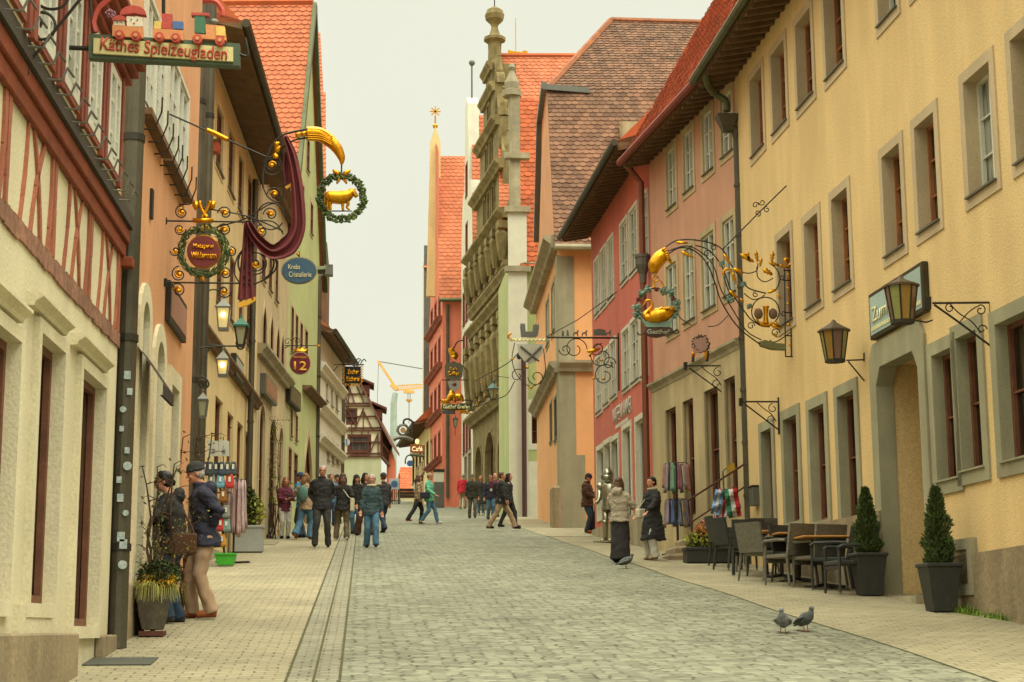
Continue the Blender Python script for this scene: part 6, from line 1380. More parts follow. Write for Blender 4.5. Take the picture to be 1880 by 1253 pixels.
def scarves(name,label,px0,px1,py0,py1,y,cols,group=None,n=10,seed=1,round_=True):
    rg=random.Random(seed); k=y/3046; c=at((px0+px1)/2,py1,y); rt=empty(name,Vector((c.x,y,zg(y))),label,'clothes rack',group)
    t=at((px0+px1)/2,py0,y); b=MB(); b.tube([Vector((c.x,y,zg(y))),Vector((c.x,y,t.z+.05))],.02,6); 
    rad=(px1-px0)/2*k*.8; b.tube([Vector((c.x+rad*math.cos(a*.5236),y+rad*math.sin(a*.5236),t.z)) for a in range(12)],.012,5,closed=True); b.tube([Vector((c.x-.3,y-.2,zg(y)+.02)),Vector((c.x+.3,y+.2,zg(y)+.02))],.02,5); b.tube([Vector((c.x+.3,y-.2,zg(y)+.02)),Vector((c.x-.3,y+.2,zg(y)+.02))],.02,5); b.build('frame',M_iron,rt,world=True)
    for i in range(n):
        a=2*math.pi*i/n; w_=rad*2.6/n*1.6; H_=(py1-py0)*k*rg.uniform(.8,1.0); v=[];cx_=c.x+rad*math.cos(a); cy_=y+rad*math.sin(a); tx,ty=-math.sin(a),math.cos(a)
        for r_ in range(7):
            q=r_/6
            for s_ in range(7):
                u=(s_/6-.5)*w_*(.55+.6*q); o=.03*math.sin(s_*2.1+i)+.04*q+rg.uniform(-.008,.008); v.append((cx_+tx*u+math.cos(a)*o,cy_+ty*u+math.sin(a)*o,t.z-H_*q-rg.uniform(0,.01)))
        f=[(r_*7+s_,r_*7+s_+1,r_*7+s_+8,r_*7+s_+7) for r_ in range(6) for s_ in range(6)]
        b=MB().add(v,f); o_=b.build('scarf',cols[i%len(cols)],rt,world=True,smooth=True,fixn=False); sd=o_.modifiers.new('thick','SOLIDIFY'); sd.thickness=.008
    return rt
def scm(n,c,c2,s=12): return mat('scarf_'+n,c,.85,col2=c2,vscale=s,bump=.2,fine=.1)
sc1=[scm('pink','b58f88','8f7a78'),scm('dustyrose','a87c78','c0a59c'),scm('greyrose','8f8580','b8a49c')]
scarves('scarf_rack','rack of pale pink and grey scarves beside the cap rack, left pavement',408,450,882,988,30.8,sc1,n=12)
sc2=[scm('plaid','8f7f80','a88a80'),scm('salmon','b0786c','94685e'),scm('tealgrey','6f8078','8f7f84'),scm('mint','6f9a78','8fa890'),scm('rose','a0606c','7f5560')]
gr='scarf racks before the pink house'
yk1=R2.hit(1262,900).y-.55
scarves('scarf_rack','upper round rack of plaid, salmon and mint scarves before the pink house',1216,1270,852,906,yk1,sc2,gr,n=12,seed=4)
sc3=[scm('blue','4c6690','70809a'),scm('multi','8a8a9a','5f7a90'),scm('yellow','b08a34','4a6a90'),scm('lilac','80708a','a08a9a')]
scarves('scarf_rack','lower round rack of blue and lilac scarves just under the plaid ones',1219,1268,918,972,yk1+.25,sc3,gr,n=12,seed=5)
# railing, steps and flags in front of the pink house
yr_=R2.hit(1300,930).y-.6
def ra(px,py): return at(px,py,R2.hit(px,py).y-1.15)
rt=empty('stair_railing',ra(1266,1010),'sloping steel handrail over the steps of the pink house','railing'); b=MB(); 
b.tube([ra(1262,920),ra(1366,853)],.02,6); b.tube([ra(1268,960),ra(1366,895)],.016,6); b.tube([ra(1271,1012),ra(1269,918)],.024,6); b.tube([ra(1323,960),ra(1320,885)],.02,6); b.build('rails',M_tim,rt,world=True)
g=gp(1262,1030); yq=g.y
rt=empty('stone_steps',g,'low rounded stone steps leading up to the pink house shop','steps')
for i,(w_,d_,h_) in enumerate(((2.1,1.5,.16),(1.7,1.2,.32),(1.3,.9,.48))):
    b=MB(); b.prism([(-w_*.5,0),(w_*.5,0),(w_*.5,h_+.2),(-w_*.5,h_+.2)],0,d_); b.M=None
    b2=MB(Matrix.Translation(g+Vector((.75,.3+i*.3,-.15)))); b2.box(-w_*.5,w_*.5,0,d_,0,h_+.15); b2.build('step',M_plinth,rt,world=True,bevel=.05)
yf=R2.hit(1352,930).y-1.3
rt=empty('flag_display',at(1335,990,yf),'bundle of small national flags on a stand with a yellow sign before the pink house','flag stand')
b=MB(); b.tube([at(1328,990,yf),at(1329,900,yf),at(1327,866,yf),at(1333,860,yf)],.015,5); b.build('stand',M_gutg,rt,world=True)
b=MB(); b.add([at(1333,856,yf),at(1348,850,yf),at(1350,862,yf),at(1336,870,yf),at(1333,856,yf+.02),at(1348,850,yf+.02),at(1350,862,yf+.02),at(1336,870,yf+.02)],[(0,1,2,3),(7,6,5,4),(0,4,5,1),(1,5,6,2),(2,6,7,3),(3,7,4,0)]); b.build('yellow_sign',mat('yellow_card','b99a2c',.6,col2='8a6a20',vscale=30,fine=0),rt,world=True)
fw=mat('flag_white','b8b4ac',.8,bump=0); fr=mat('flag_red','ab2c30',.8,bump=0); fg=mat('flag_green','2f6a48',.8,bump=0); fb=mat('flag_blue','6a8cae',.8,bump=0); fp=mat('flag_pinkred','b8606c',.8,bump=0)
def flag(a,b_,w,stripes,dy,seed):
    rg=random.Random(seed); A=Vector(a);B=Vector(b_); n=(B-A); nn=Vector((n.y,-n.x)).normalized()*w; k=9
    me=MB(); 
    for j,mm in enumerate(stripes):
        me.cm=j
        for i in range(k):
            q=[]
            for s_,t in ((i,j),(i+1,j),(i+1,j+1),(i,j+1)):
                p=A+n*(s_/k)+nn*(t/len(stripes)-.5); q.append(at(p.x,p.y,yf+dy+.05*math.sin(s_*1.3+t+seed)))
            me.add(q+[x+Vector((0,.01,0)) for x in q],[(0,1,2,3),(7,6,5,4),(0,4,5,1),(2,6,7,3)])
    me.build('flag',stripes,rt,world=True,fixn=False)
flag((1341,898),(1350,950),24,[fg,fw,fr],-.12,1); flag((1322,900),(1312,945),16,[fb,fw,fb],-.05,2); flag((1330,898),(1324,952),20,[fp,fw,fr,fw],0,3); flag((1336,898),(1335,948),18,[fw,fb,fp],.06,4); flag((1347,895),(1356,935),10,[fr,fr],-.05,5)
# small things
def boxthing(name,label,cat,M,parts):
    rt=empty(name,M,label,cat)
    for nm,mm,bx in parts: MB().box(*bx).build(nm,mm,rt,bevel=.01)
    return rt
u,z=R1.uz(1391,912); boxthing('letter_box','small grey letter box on the yellow wall left of the side door','letter box',R1.M@Matrix.Translation((u,0,z)),(('body',M_zinc,(-.14,.14,-.13,0,-.17,.17)),('lid',M_iron,(-.15,.15,-.15,0,.17,.2))))
yy2=63; p=at(1001,910,yy2); rt=empty('postcard_board',p,'pink framed card stand with rows of round buttons by the narrow green house','display board'); b=MB(Matrix.Translation(p)); b.box(-.18,.2,0,.06,-.45,.45); b.build('frame',mat('card_pink','a8486c',.6),rt,world=True); b=MB(Matrix.Translation(p)); b.box(-.12,.22,-.03,-.005,-.38,.34); b.build('card',M_wht,rt,world=True)
b=MB(Matrix.Translation(p)); 
for i in range(3):
    for j in range(5): b.box(-.08+i*.1-.025,-.08+i*.1+.025,-.045,-.031,-.3+j*.13-.03,-.3+j*.13+.03)
b.build('buttons',M_iron,rt,world=True)
# manhole and drain plates
for px,py,w_,d_,m,l in ((217,1216,.62,.55,mat('drain_iron','55564c',.6,metal=.4),'flat dark metal drain cover in the left pavement'),(1050,985,1.3,.5,M_stone,'weathered flat slab cover in the right pavement'),(470,998,1.0,2.2,mat('damp_cover','7f785c',.8),'long flat cover plate in the left pavement before the shrub pot')):
    g=gp(px,py); b=MB(Matrix.Translation(g)@Matrix.Rotation(math.atan(S),4,'X')); b.box(-w_/2,w_/2,-d_/2,d_/2,.002,.012); tag(b.build('ground_cover',m,None,world=True),l,'cover')
# barrier and planks at the crest
y9=98
rt=empty('road_barrier',at(712,925,y9),'black slatted fence with white and blue pedestrian sign across the street head','barrier')
b=MB(); a=at(690,920,y9); 
for i in range(14): p=at(690+i*3.4,900,y9); b.bar((p.x,y9,zg(y9)-.1),(p.x,y9,zg(y9)+.95),.05)
for zz in (.2,.9): b.bar((at(690,900,y9).x,y9,zg(y9)+zz),(at(736,900,y9).x,y9,zg(y9)+zz),.06)
b.build('slats',M_iron,rt,world=True); b=MB(); p=at(724,889,y9-.3); b.box(p.x-.3,p.x+.3,p.y,p.y+.03,p.z-.32,p.z+.32); sg=b.build('sign_board',mat('sign_face','a9aeb0',.6),rt,world=True)
b=MB(); b.tube([p+Vector((0,-.03,0)),p+Vector((0,.01,0))],.2,16); b.build('blue_disc',MATS['sign_blue'],sg,world=True)
b=MB(); p=at(733,870,y9); b.bar((p.x,y9,zg(y9)),(p.x,y9,p.z),.08); b.build('post',M_zinc,rt,world=True)
y9=103; b=MB(); 
for i in range(3): p=at(735,912-i*6,y9); q=at(763,912-i*6,y9); b.bar(p,q,.18)
tag(b.build('timber_stack',M_bark,None,world=True),'low stack of dark timber beyond the crest','timber')
y9=86; p=at(806,890,y9); boxthing('menu_kiosk','grey shop kiosk panel standing at the coral house corner','kiosk',Matrix.Translation((p.x,y9,zg(y9))),(('base',M_zinc,(-.28,.28,0,.3,0,1.35)),('panel',M_wtrim,(-.26,.26,.02,.28,1.36,1.9)),('cap',M_iron,(-.3,.3,-.02,.32,1.9,2.05))))
for i in range(3):
    b=MB(); p=gp(797+i*4,0+918)
# bollards near the knight
for i,(px,py) in enumerate(((1160,990),(1165,992))):
    g=gp(px,py); b=MB(Matrix.Translation(g)); b.lathe([(.06,0),(.05,.1),(.045,.8),(.06,.85),(.05,.92),(.01,.95)],8); tag(b.build('iron_bollard',M_iron,None,world=True),('left' if i==0 else 'right')+'most of two slim iron bollards between the two women at right','bollard','iron bollards beside the knight')
# pigeons
M_pig=mat('pigeon_grey','676a66',.7,col2='3c3e3e',vscale=9,bump=.1); M_pigl=mat('pigeon_light','8c8f8c',.7,col2='5a5d5e',vscale=9,bump=.1); M_leg=mat('pigeon_leg','9a4a3c',.6,bump=0)
def remesh(b,name,m,parent,vox,sm=6,world=True,dec=None):
    o=b.build(name,m,parent,world=world,fixn=True); rm=o.modifiers.new('r','REMESH'); rm.mode='VOXEL'; rm.voxel_size=vox; rm.use_smooth_shade=True
    if sm: s_=o.modifiers.new('s','SMOOTH'); s_.iterations=sm; s_.factor=.5
    dg=bpy.context.evaluated_depsgraph_get(); me=bpy.data.meshes.new_from_object(o.evaluated_get(dg)); o.modifiers.clear(); old=o.data; o.data=me; me.name=name; bpy.data.meshes.remove(old)
    for p in me.polygons: p.use_smooth=True
    if m and len(me.materials)==0: me.materials.append(m)
    return o
def pigeon(px,py,rot,m,label,head=1):
    g=gp(px,py); M=Matrix.Translation(g)@Matrix.Rotation(R(rot),4,'Z'); b=MB(M)
    b.tube([(0,-.14,.08),(0,-.08,.1),(0,0,.13),(0,.07,.16),(0,.105,.19),(0,.115,.22)],[.018,.05,.068,.056,.034,.026],12)
    b.ell((0,.12,.238),(.026,.032,.026),10); b.tube([(0,-.08,.1),(0,-.2,.06)],[.035,.02],8,sq=.4)
    b.tube([(0,.14,.236),(0,.17,.228)],[.009,.003],6)
    o=remesh(b,'pigeon',m,None,.006,3); tag(o,label,'bird','pigeons on the setts')
    for s_ in (-1,1):
        w=MB(M); w.tube([(s_*.05,.05,.15),(s_*.066,0,.135),(s_*.05,-.1,.1),(s_*.02,-.19,.075)],[.02,.04,.03,.006],8,sq=.5); remesh(w,'wing',M_pigl if m is M_pigl else M_pig,o,.006,2)
        w=MB(M); w.tube([(s_*.022,.0,.08),(s_*.024,.01,.005)],.005,5); w.tube([(s_*.024,-.01,.004),(s_*.024,.04,.004)],.004,4); w.build('leg',M_leg,o,world=True)
    return o
pigeon(1438,1163,160,M_pigl,'paler pigeon on the setts facing away, left of the near pair'); pigeon(1479,1160,200,M_pig,'darker pigeon on the setts, right of the near pair'); pigeon(1149,1044,280,M_pig,'pigeon pecking by the skirt of the woman in the beige hooded jacket')
# ================================================================ people
from mathutils import noise
M_skin=mat('skin','b98062',.55,var=.08,bump=.1,bscale=80,fine=.1,spec=.35)
M_lip=mat('lip','8a4a42',.5,bump=0,fine=0); M_eye=mat('eye_dark','1c1612',.3,bump=0,fine=0)
def cloth(n,c,**k):
    a=dict(var=.2,vscale=5,bump=.25,bscale=90,fine=.15); a.update(k); return mat('cloth_'+n,c,.85,**a)
def stack(b,secs,n=14):
    v=[];f=[]
    for z,cx,cy,rx,ry in secs:
        for k in range(n):
            t=2*math.pi*k/n; v.append((cx+math.cos(t)*rx,cy+math.sin(t)*ry,z))
    for i in range(len(secs)-1):
        for k in range(n): k2=(k+1)%n; f.append((i*n+k,i*n+k2,(i+1)*n+k2,(i+1)*n+k))
    f.append(tuple(range(n))[::-1]); f.append(tuple((len(secs)-1)*n+k for k in range(n))); b.add(v,f)
def ik(a,c,l1,l2,hint):
    a=Vector(a);c=Vector(c); d=c-a; L=min(d.length,(l1+l2)*.995); d.normalize(); c=a+d*L
    x=(l1*l1-l2*l2+L*L)/(2*L); h=math.sqrt(max(l1*l1-x*x,0)); hv=Vector(hint); hv=(hv-d*hv.dot(d)).normalized(); return a+d*x+hv*h,c
def wrinkle(o,amp,sc_,seed,zs=1.0):
    me=o.data; ns=[v.normal.copy() for v in me.vertices]
    for v,nn in zip(me.vertices,ns):
        p=v.co; q=Vector((p.x*sc_,p.y*sc_,p.z*sc_*zs+seed)); q+=Vector((noise.noise(q*.6),noise.noise(q*.6+Vector((9,0,0))),0))*1.2
        v.co=p+nn*amp*noise.noise(q)
def person(px,py,rot,h,label,top,leg,shoe,pose=None,hair=None,hs='short',hem=.78,skirt=None,hat=None,y=None,group='people walking in the street',look=0,nod=0,lean=0,bulk=1.0,vox=.011,leglen=0,extras=(),flare=0,collar=None,headonly=False,glasses=False,hood=None,female=False,skin=None):
    g=gp(px,py) if y is None else Vector((at(px,900,y).x,y,zg(y)))
    k=h/1.75; M=Matrix.Translation(g)@Matrix.Rotation(R(rot),4,'Z')@Matrix.Scale(k,4); P=dict(lf=(.1,0),rf=(-.1,0),lh=(.26,-.04,.78),rh=(-.26,-.04,.78)); P.update(pose or {})
    SW=.14 if female else .165; ln=math.tan(R(lean))
    def L(z): return -(z-.92)*ln if z>.92 else 0
    hc=Vector((0,L(1.63)-.02-.06*abs(math.sin(R(nod))),1.632-.03*abs(math.sin(R(nod))))); HM=Matrix.Translation(hc)@Matrix.Rotation(R(look),4,'Z')@Matrix.Rotation(R(nod),4,'X')
    fl=[];shp=[]
    legs={}
    for nm,s in (('l',1),('r',-1)):
        f=P[nm+'f']; fx,fy=f[0],f[1]; fz=f[2] if len(f)>2 else 0; ank=Vector((fx,fy,.085+fz)); hip=Vector((s*.09,0,.9)); kn,ank=ik(hip,ank,.43,.42,(0,-1,0)); legs[nm]=(hip,kn,ank,fz)
    arms={}
    for nm,s in (('l',1),('r',-1)):
        sh=Vector((s*SW,L(1.4)+.01,1.4)); el,wr=ik(sh,P[nm+'h'],.29,.26,(s*.6,.8,-.2)); arms[nm]=(sh,el,wr)
    b=MB(M)
    # one continuous body
    stack(b,[(.84,0,0,.12,.09),(.95,0,L(.95),.145,.1),(1.08,0,L(1.08),.125,.09),(1.28,0,L(1.28),.15,.1),(1.42,0,L(1.42),.15,.085),(1.47,0,L(1.47),.08,.06)])
    b.tube([(0,L(1.42),1.42),(0,L(1.52),1.52),hc+Vector((0,.015,-.06))],[.07,.055,.055],10)
    for nm in 'lr':
        hip,kn,ank,fz=legs[nm]; b.tube([hip,hip.lerp(kn,.5),kn,kn.lerp(ank,.35),ank],[.08,.07,.052,.05,.035],8)
        sh,el,wr=arms[nm]; b.tube([sh,el,wr],[.045,.038,.026],8); b.ell(sh,.05,8)
        d=(wr-el).normalized(); s=1 if nm=='l' else -1; up=Vector((0,-1,0)); sd=d.cross(up); sd=sd.normalized() if sd.length>.1 else Vector((1,0,0)); up=sd.cross(d)
        c=wr+d*.045; b.tube([wr,wr+d*.03,wr+d*.085],[.026,.036,.036],8,sq=.55)
        for q in range(4):
            o=sd*(q-1.5)*.02; Lf=(.062,.075,.07,.055)[q]; st=wr+d*.08+o; b.tube([st,st+d*Lf*.5+up*.008,st+d*Lf*.9+up*.03],[.0105,.0095,.008],5)
        st=wr+d*.03+sd*.03; b.tube([st,st+sd*.022+d*.025+up*.012,st+sd*.026+d*.055+up*.02],[.012,.011,.009],5)
    def hp(x,y_,z): return HM@Vector((x,y_,z))
    R3_=HM.to_3x3()
    b.ell(hp(0,.005,.025),(.076,.094,.092),14,R3_); b.ell(hp(0,-.02,-.04),(.058,.068,.075),12,R3_); b.ell(hp(0,-.06,-.088),(.026,.024,.02),8,R3_)
    b.tube([hp(0,-.085,.012),hp(0,-.106,-.018),hp(0,-.112,-.028)],[.011,.015,.014],6); b.ell(hp(0,-.082,-.056),(.026,.012,.012),8,R3_); b.tube([hp(-.045,-.075,.034),hp(0,-.088,.03),hp(.045,-.075,.034)],.011,6)
    for s in (-1,1): b.ell(hp(s*.076,.01,-.01),(.01,.02,.03),8,R3_); b.ell(hp(s*.042,-.066,-.025),(.022,.02,.022),8,R3_)
    body=remesh(b,'person',skin or M_skin,None,vox*k,4); tag(body,label,'person',group)
    e=MB(M)
    for s in (-1,1): e.ell(hp(s*.031,-.082,.01),(.013,.007,.006),8,R3_)
    e.build('eyes',M_eye,body,world=True); e=MB(M); e.ell(hp(0,-.092,-.058),(.021,.008,.005),8,R3_); e.build('mouth',M_lip,body,world=True)
    if glasses:
        e=MB(M)
        for s in (-1,1): e.tube([hp(s*.034+.02*math.cos(a),-.1,.008+.016*math.sin(a)) for a in [i*.785 for i in range(8)]],.0035,4,closed=True); e.tube([hp(s*.054,-.1,.01),hp(s*.078,.0,.01)],.003,4)
        e.build('glasses',M_iron,body,world=True)
    # trousers or skirt
    rg=random.Random(int(px*7+py))
    t=MB(M)
    if skirt:
        stack(t,[(skirt,0,.0,.2+flare,.17+flare),(.6,0,0,.19,.15),(.85,0,0,.17,.125),(1.0,0,L(1.0),.14,.105)])
    if not skirt or leg is not None:
        for nm in 'lr':
            hip,kn,ank,fz=legs[nm]; lo=ank+Vector((0,.0,-.03)); w=.062+flare; t.tube([hip+Vector((0,0,.03)),hip.lerp(kn,.5),kn,kn.lerp(ank,.5),lo],[.108,.096,.075+flare*.4,.07+flare*.7,w+.008],10)
        stack(t,[(.8,0,0,.155,.11),(.92,0,0,.155,.112),(1.02,0,L(1.02),.14,.1)])
    to=remesh(t,'skirt' if skirt else 'trousers',leg or skirt,body,.013*k,5) if not skirt else remesh(t,'skirt',leg,body,.013*k,5)
    wrinkle(to,.016,9,rg.random()*9,.8)
    # jacket
    j=MB(M); B=bulk
    secs=[(hem,0,L(hem),(.195 if hem>.7 else .24)*B+flare*.3,(.155 if hem>.7 else .24)*B),(max(hem+.05,.9),0,L(.9),.19*B,.15*B),(1.05,0,L(1.05),.165*B,.125*B),(1.25,0,L(1.25),.19*B,.135*B),(1.36,0,L(1.36),.185*B,.125*B),(1.44,0,L(1.44)+.01,.125*B,.095*B),(1.5,0,L(1.5)+.01,.07,.068)]
    stack(j,secs)
    for nm in 'lr':
        sh,el,wr=arms[nm]; j.tube([sh+Vector((0,0,.0)),sh.lerp(el,.5),el,el.lerp(wr,.5),wr-(wr-el)*.05],[.078*B,.07*B,.06*B,.056*B,.045*B],10); j.ell(sh-Vector((0,0,.015)),.07*B,8)
    if collar: j.tube([(.07*math.cos(a),L(1.5)+.068*math.sin(a),1.5) for a in [i*.785 for i in range(8)]],.03,6,closed=True)
    if hood: j.ell((0,L(1.46)+.12,1.46),(.13,.075,.09),10)
    jo=remesh(j,'jacket',top,body,.012*k,4); wrinkle(jo,.02*B,8,rg.random()*9,1.6); wrinkle(jo,.007,24,rg.random()*9,1.3)
    # shoes
    for nm in 'lr':
        hip,kn,ank,fz=legs[nm]; s_=MB(M); tilt=(1 if fz>.05 else 0); c=ank
        if tilt: tip=c+Vector((0,-.11,-.12))
        else: tip=c+Vector((0,-.17,-.055))
        s_.tube([c+Vector((0,.055,-.04+.0)),c+Vector((0,-.02,-.03)),c.lerp(tip,.65),tip],[.036,.048,.044,.032],8,sq=1); s_.tube([c+Vector((0,0,.03)),c+Vector((0,0,-.03))],[.045,.05],8)
        so=remesh(s_,'shoe',shoe,body,.01*k,3)
    # hair
    if hair:
        b=MB(M); b.ell(hp(0,.02,.045),(.086,.1,.086),14,R3_)
        if hs in('long','bob'):
            b.ell(hp(0,.05,-.02),(.088,.075,.1),12,R3_)
            zl=-.26 if hs=='long' else -.13
            b.tube([hp(0,.06,-.02),hp(0,.085,-.1),hp(0,.09,zl)],[.085,.09,.06 if hs=='long' else .08],10)
            for s in (-1,1): b.tube([hp(s*.075,.0,.03),hp(s*.085,.0,-.07),hp(s*.08,-.01 if hs=='long' else .02,zl*.8)],[.028,.032,.02],8)
        elif hs=='bun': b.ell(hp(0,.1,-.02),(.045,.045,.045),10,R3_); b.ell(hp(0,.04,-.01),(.084,.07,.08),12,R3_)
        elif hs=='fluffy': b.ell(hp(0,.03,.03),(.1,.105,.1),12,R3_); b.ell(hp(0,.05,-.05),(.095,.07,.07),12,R3_)
        else: b.ell(hp(0,.045,-.01),(.082,.062,.07),12,R3_)
        # keep the face free
        ho=remesh(b,'hair',hair,body,.009*k,2)
        me=ho.data; inv=(M@HM).inverted() if True else None; W_=MW[ho.name]
        for v in me.vertices:
            q=inv@(W_@v.co)
            if q.y<-.045 and q.z<.06 and abs(q.x)<.068 : v.co=W_.inverted()@((M@HM)@Vector((q.x,-.03,q.z)))
        wrinkle(ho,.012,22,rg.random()*9,.5)
    if hat:
        b=MB(M); b.ell(hp(0,.012,.062),(.09,.108,.085),14,R3_); b.tube([hp(.086*math.cos(a),.008+.1*math.sin(a),.04-.012*math.sin(a)*0) for a in [i*.628 for i in range(10)]],.017,6,closed=True); remesh(b,'hat',hat,body,.009*k,2)
    for ex in extras:
        kind=ex[0]; b=MB(M)
        if kind=='backpack': b.ell((0,L(1.25)+.22,1.2),(.15,.1,.22),14); remesh(b,'backpack',ex[1],body,.014,3)
        if kind=='bag':
            x,y_,z,w,d,hh=ex[2]; b.box(x-w,x+w,y_-d,y_+d,z-hh,z+hh); o=remesh(b,'bag',ex[1],body,.012,6)
            b=MB(M); b.tube([(x,y_-d*.8,z+hh*.9),(x*.6,-.15+L(1.2),1.25),(-x*.35,-.06+L(1.46),1.47),(-x*.2,.1+L(1.4),1.42),(x*.7,.17,1.1),(x,y_+d*.8,z+hh*.9)],.012,5); b.build('strap',ex[1],o,world=True)
        if kind=='case': x,y_,z,w,d,hh=ex[2]; b.box(x-w,x+w,y_-d,y_+d,z-hh,z+hh); b.build(ex[3],ex[1],body,world=True,bevel=.02)
        if kind=='lanyard': b.tube([(-.06,-.15,1.46),(-.02,-.155*bulk-.01,1.25),(.02,-.155*bulk-.01,1.25),(.06,-.15,1.46)],.008,4); b.build('lanyard',ex[1],body,world=True); b=MB(M); b.box(-.04,.04,-.17*bulk,-.155*bulk,1.1,1.2); b.build('badge',M_wht,body,world=True)
        if kind=='scarf': b.tube([(.085*math.cos(a),L(1.49)+.08*math.sin(a),1.49) for a in [i*.785 for i in range(8)]],.035,6,closed=True); remesh(b,'scarf',ex[1],body,.012,2)
        if kind=='hood': b.ell(hp(0,.03,.03),(.11,.125,.125),12,R3_); b.tube([hp(0,.06,-.05),hp(0,.07,-.14)],[.09,.1],10); o=remesh(b,'hood',ex[1],body,.012,2)
    return body
K=cloth
c_black=K('black','2a2927'); c_navy=K('darknavy','2f2e3a'); c_char=K('charcoal','33322f'); c_beige=K('beige','a08468'); c_tan=K('tan','9a8264'); c_brownsh=K('brownshoe','8a4a22'); c_blacksh=K('blackshoe','1a1917'); c_jean=K('jeans','4a6c80'); c_djean=K('darkjeans','2c3a48'); c_white=K('white','b5b0a2'); c_maroon=K('maroon','5a2432'); c_teal=K('tealjacket','37484a'); c_bp=K('backpack','56756a'); c_blue=K('bluejacket','2a7aa6'); c_grn=K('mintjacket','62a888'); c_redj=K('redjacket','b02530'); c_olive=K('olive','34342a'); c_gr=K('greytrousers','5c5a50'); c_camo=mat('cloth_camo','7a6a4c',.85,col2='2c2a20',vscale=14,bump=.2); c_brj=K('brownjacket','4a3222'); c_hood=K('beigehood','9c907a'); c_skirt=K('darkskirt','2e2a28'); c_cream=K('creambag','c0b698'); c_bagbr=K('brownbag','4a2e1c'); c_wsh=K('whiteshoe','b8b0a0')
h_dark=mat('hair_dark','1c1410',.5,var=.3,vscale=30); h_brown=mat('hair_brown','4e3420',.5,var=.3,vscale=30); h_lb=mat('hair_lightbrown','7d5a36',.5,var=.3,vscale=30); h_grey=mat('hair_grey','9a948a',.6,var=.2,vscale=30)
Gc='couple bending over the plants'
person(374,1136,-80,1.76,'man in navy hooded jacket, dark beanie, beige trousers and brown shoes at front left',c_navy,c_beige,c_brownsh,dict(lf=(.1,.08),rf=(-.12,-.12),lh=(.12,.02,.99),rh=(-.12,.02,.99)),h_grey,hat=c_char,nod=14,lean=8,bulk=1.12,vox=.007,hood=1,group=Gc,hem=.8,flare=.012,collar=1)
person(326,1146,-82,1.66,'dark haired woman in black puffer jacket with sunglasses reaching to the twigs at front left',c_black,c_djean,c_char,dict(lf=(.1,-.05),rf=(-.1,.08),lh=(.18,-.5,1.2),rh=(-.1,-.5,1.16)),h_dark,'bun',nod=10,lean=11,bulk=1.2,vox=.007,hood=1,group=Gc,female=True,glasses=True,extras=(('bag',c_bagbr,(.2,.08,.9,.06,.15,.12)),),y=18.4)
person(522,990,18,1.6,'woman in maroon coat and white trousers looking at her phone by the ivy',c_maroon,c_white,c_blacksh,dict(lf=(.09,0),rf=(-.09,.02),lh=(.05,-.3,1.12),rh=(-.05,-.3,1.1)),h_lb,'long',nod=18,female=True,bulk=1.05,extras=(('case',M_iron,(0,-.4,1.16,.035,.006,.07),'phone'),))
person(560,991,160,1.7,'person in blue hooded jacket with teal backpack and wide jeans beside the maroon coat',c_tan,c_jean,c_brownsh,dict(lf=(.16,.3,.06),rf=(-.1,-.1),lh=(.2,-.25,1.25),rh=(-.28,-.3,1.0)),h_lb,'long',look=-30,female=True,flare=.03,extras=(('backpack',c_bp),))
person(556,986,-120,1.72,'person leaning in bright blue jacket with navy beanie behind the teal backpack',c_blue,c_djean,c_blacksh,dict(lh=(.2,-.3,1.0),rh=(-.2,-.3,1.05)),h_brown,hat=K('bluehat','2c4560'),lean=6,y=43.6,bulk=1.05)
person(590,1006,4,1.86,'grey haired man with glasses in black jacket, hands in pockets, walking down the gutter',c_black,c_char,c_blacksh,dict(lf=(.14,-.02),rf=(-.15,-.1),lh=(.13,-.02,.97),rh=(-.13,-.02,.97)),h_grey,hs='short',bulk=1.12,glasses=True,collar=1,vox=.009,hem=.8)
person(628,992,176,1.7,'brown haired woman seen from behind in camouflage trousers with cream shoulder bag',c_black,c_camo,c_wsh,dict(lf=(.17,-.12),rf=(-.13,.12),lh=(.2,-.2,1.2),rh=(-.22,-.05,.95)),h_brown,'long',female=True,flare=.012,extras=(('bag',c_cream,(-.26,.02,.92,.05,.15,.17)),))
person(681,1006,6,1.66,'grey haired woman in dark teal jacket and jeans walking towards us in mid road',c_teal,c_jean,c_blacksh,dict(lf=(.09,-.18),rf=(-.09,.14),lh=(.27,.02,.8),rh=(-.27,-.08,.8)),h_grey,'fluffy',look=-15,female=True,bulk=1.08,flare=.012,hem=.76,extras=(('scarf',c_cream),),vox=.009)
person(655,972,-20,1.66,'woman in black with a black beanie looking right between the walkers',c_black,c_jean,c_blacksh,dict(lh=(.2,-.2,1.0)),h_dark,'long',hat=c_black,look=50,y=46.5,female=True)
person(671,972,14,1.72,'woman with long black hair and wide brown trousers behind the grey haired woman',c_black,c_brj,c_blacksh,dict(lf=(.14,-.1),rf=(-.2,.18)),h_dark,'long',look=30,y=45.2,female=True,flare=.05)
person(704,966,-150,1.72,'man in dark coat and grey beanie turned away right of the teal jacket',c_char,c_djean,c_blacksh,dict(lf=(.1,.3,.05),rf=(-.1,-.15)),h_brown,hat=c_char,y=47.5)
person(608,950,10,1.7,'person in blue jacket partly hidden behind the man in black',c_jean,c_djean,c_blacksh,None,h_dark,y=54)
person(619,950,10,1.68,'person with dark cap partly hidden farther behind the man in black',c_navy,c_djean,c_blacksh,None,h_dark,hat=c_char,y=56)
person(788,963,75,1.74,'walker in mint green jacket and jeans striding across the road',c_grn,c_jean,c_wsh,dict(lf=(.08,-.28),rf=(-.08,.26,.06),lh=(.22,-.1,.9),rh=(-.24,-.25,1.0)),h_lb,nod=5,hat=c_tan,bulk=1.1,extras=(('case',c_navy,(-.2,.1,.98,.16,.16,.1),'waist_jacket'),))
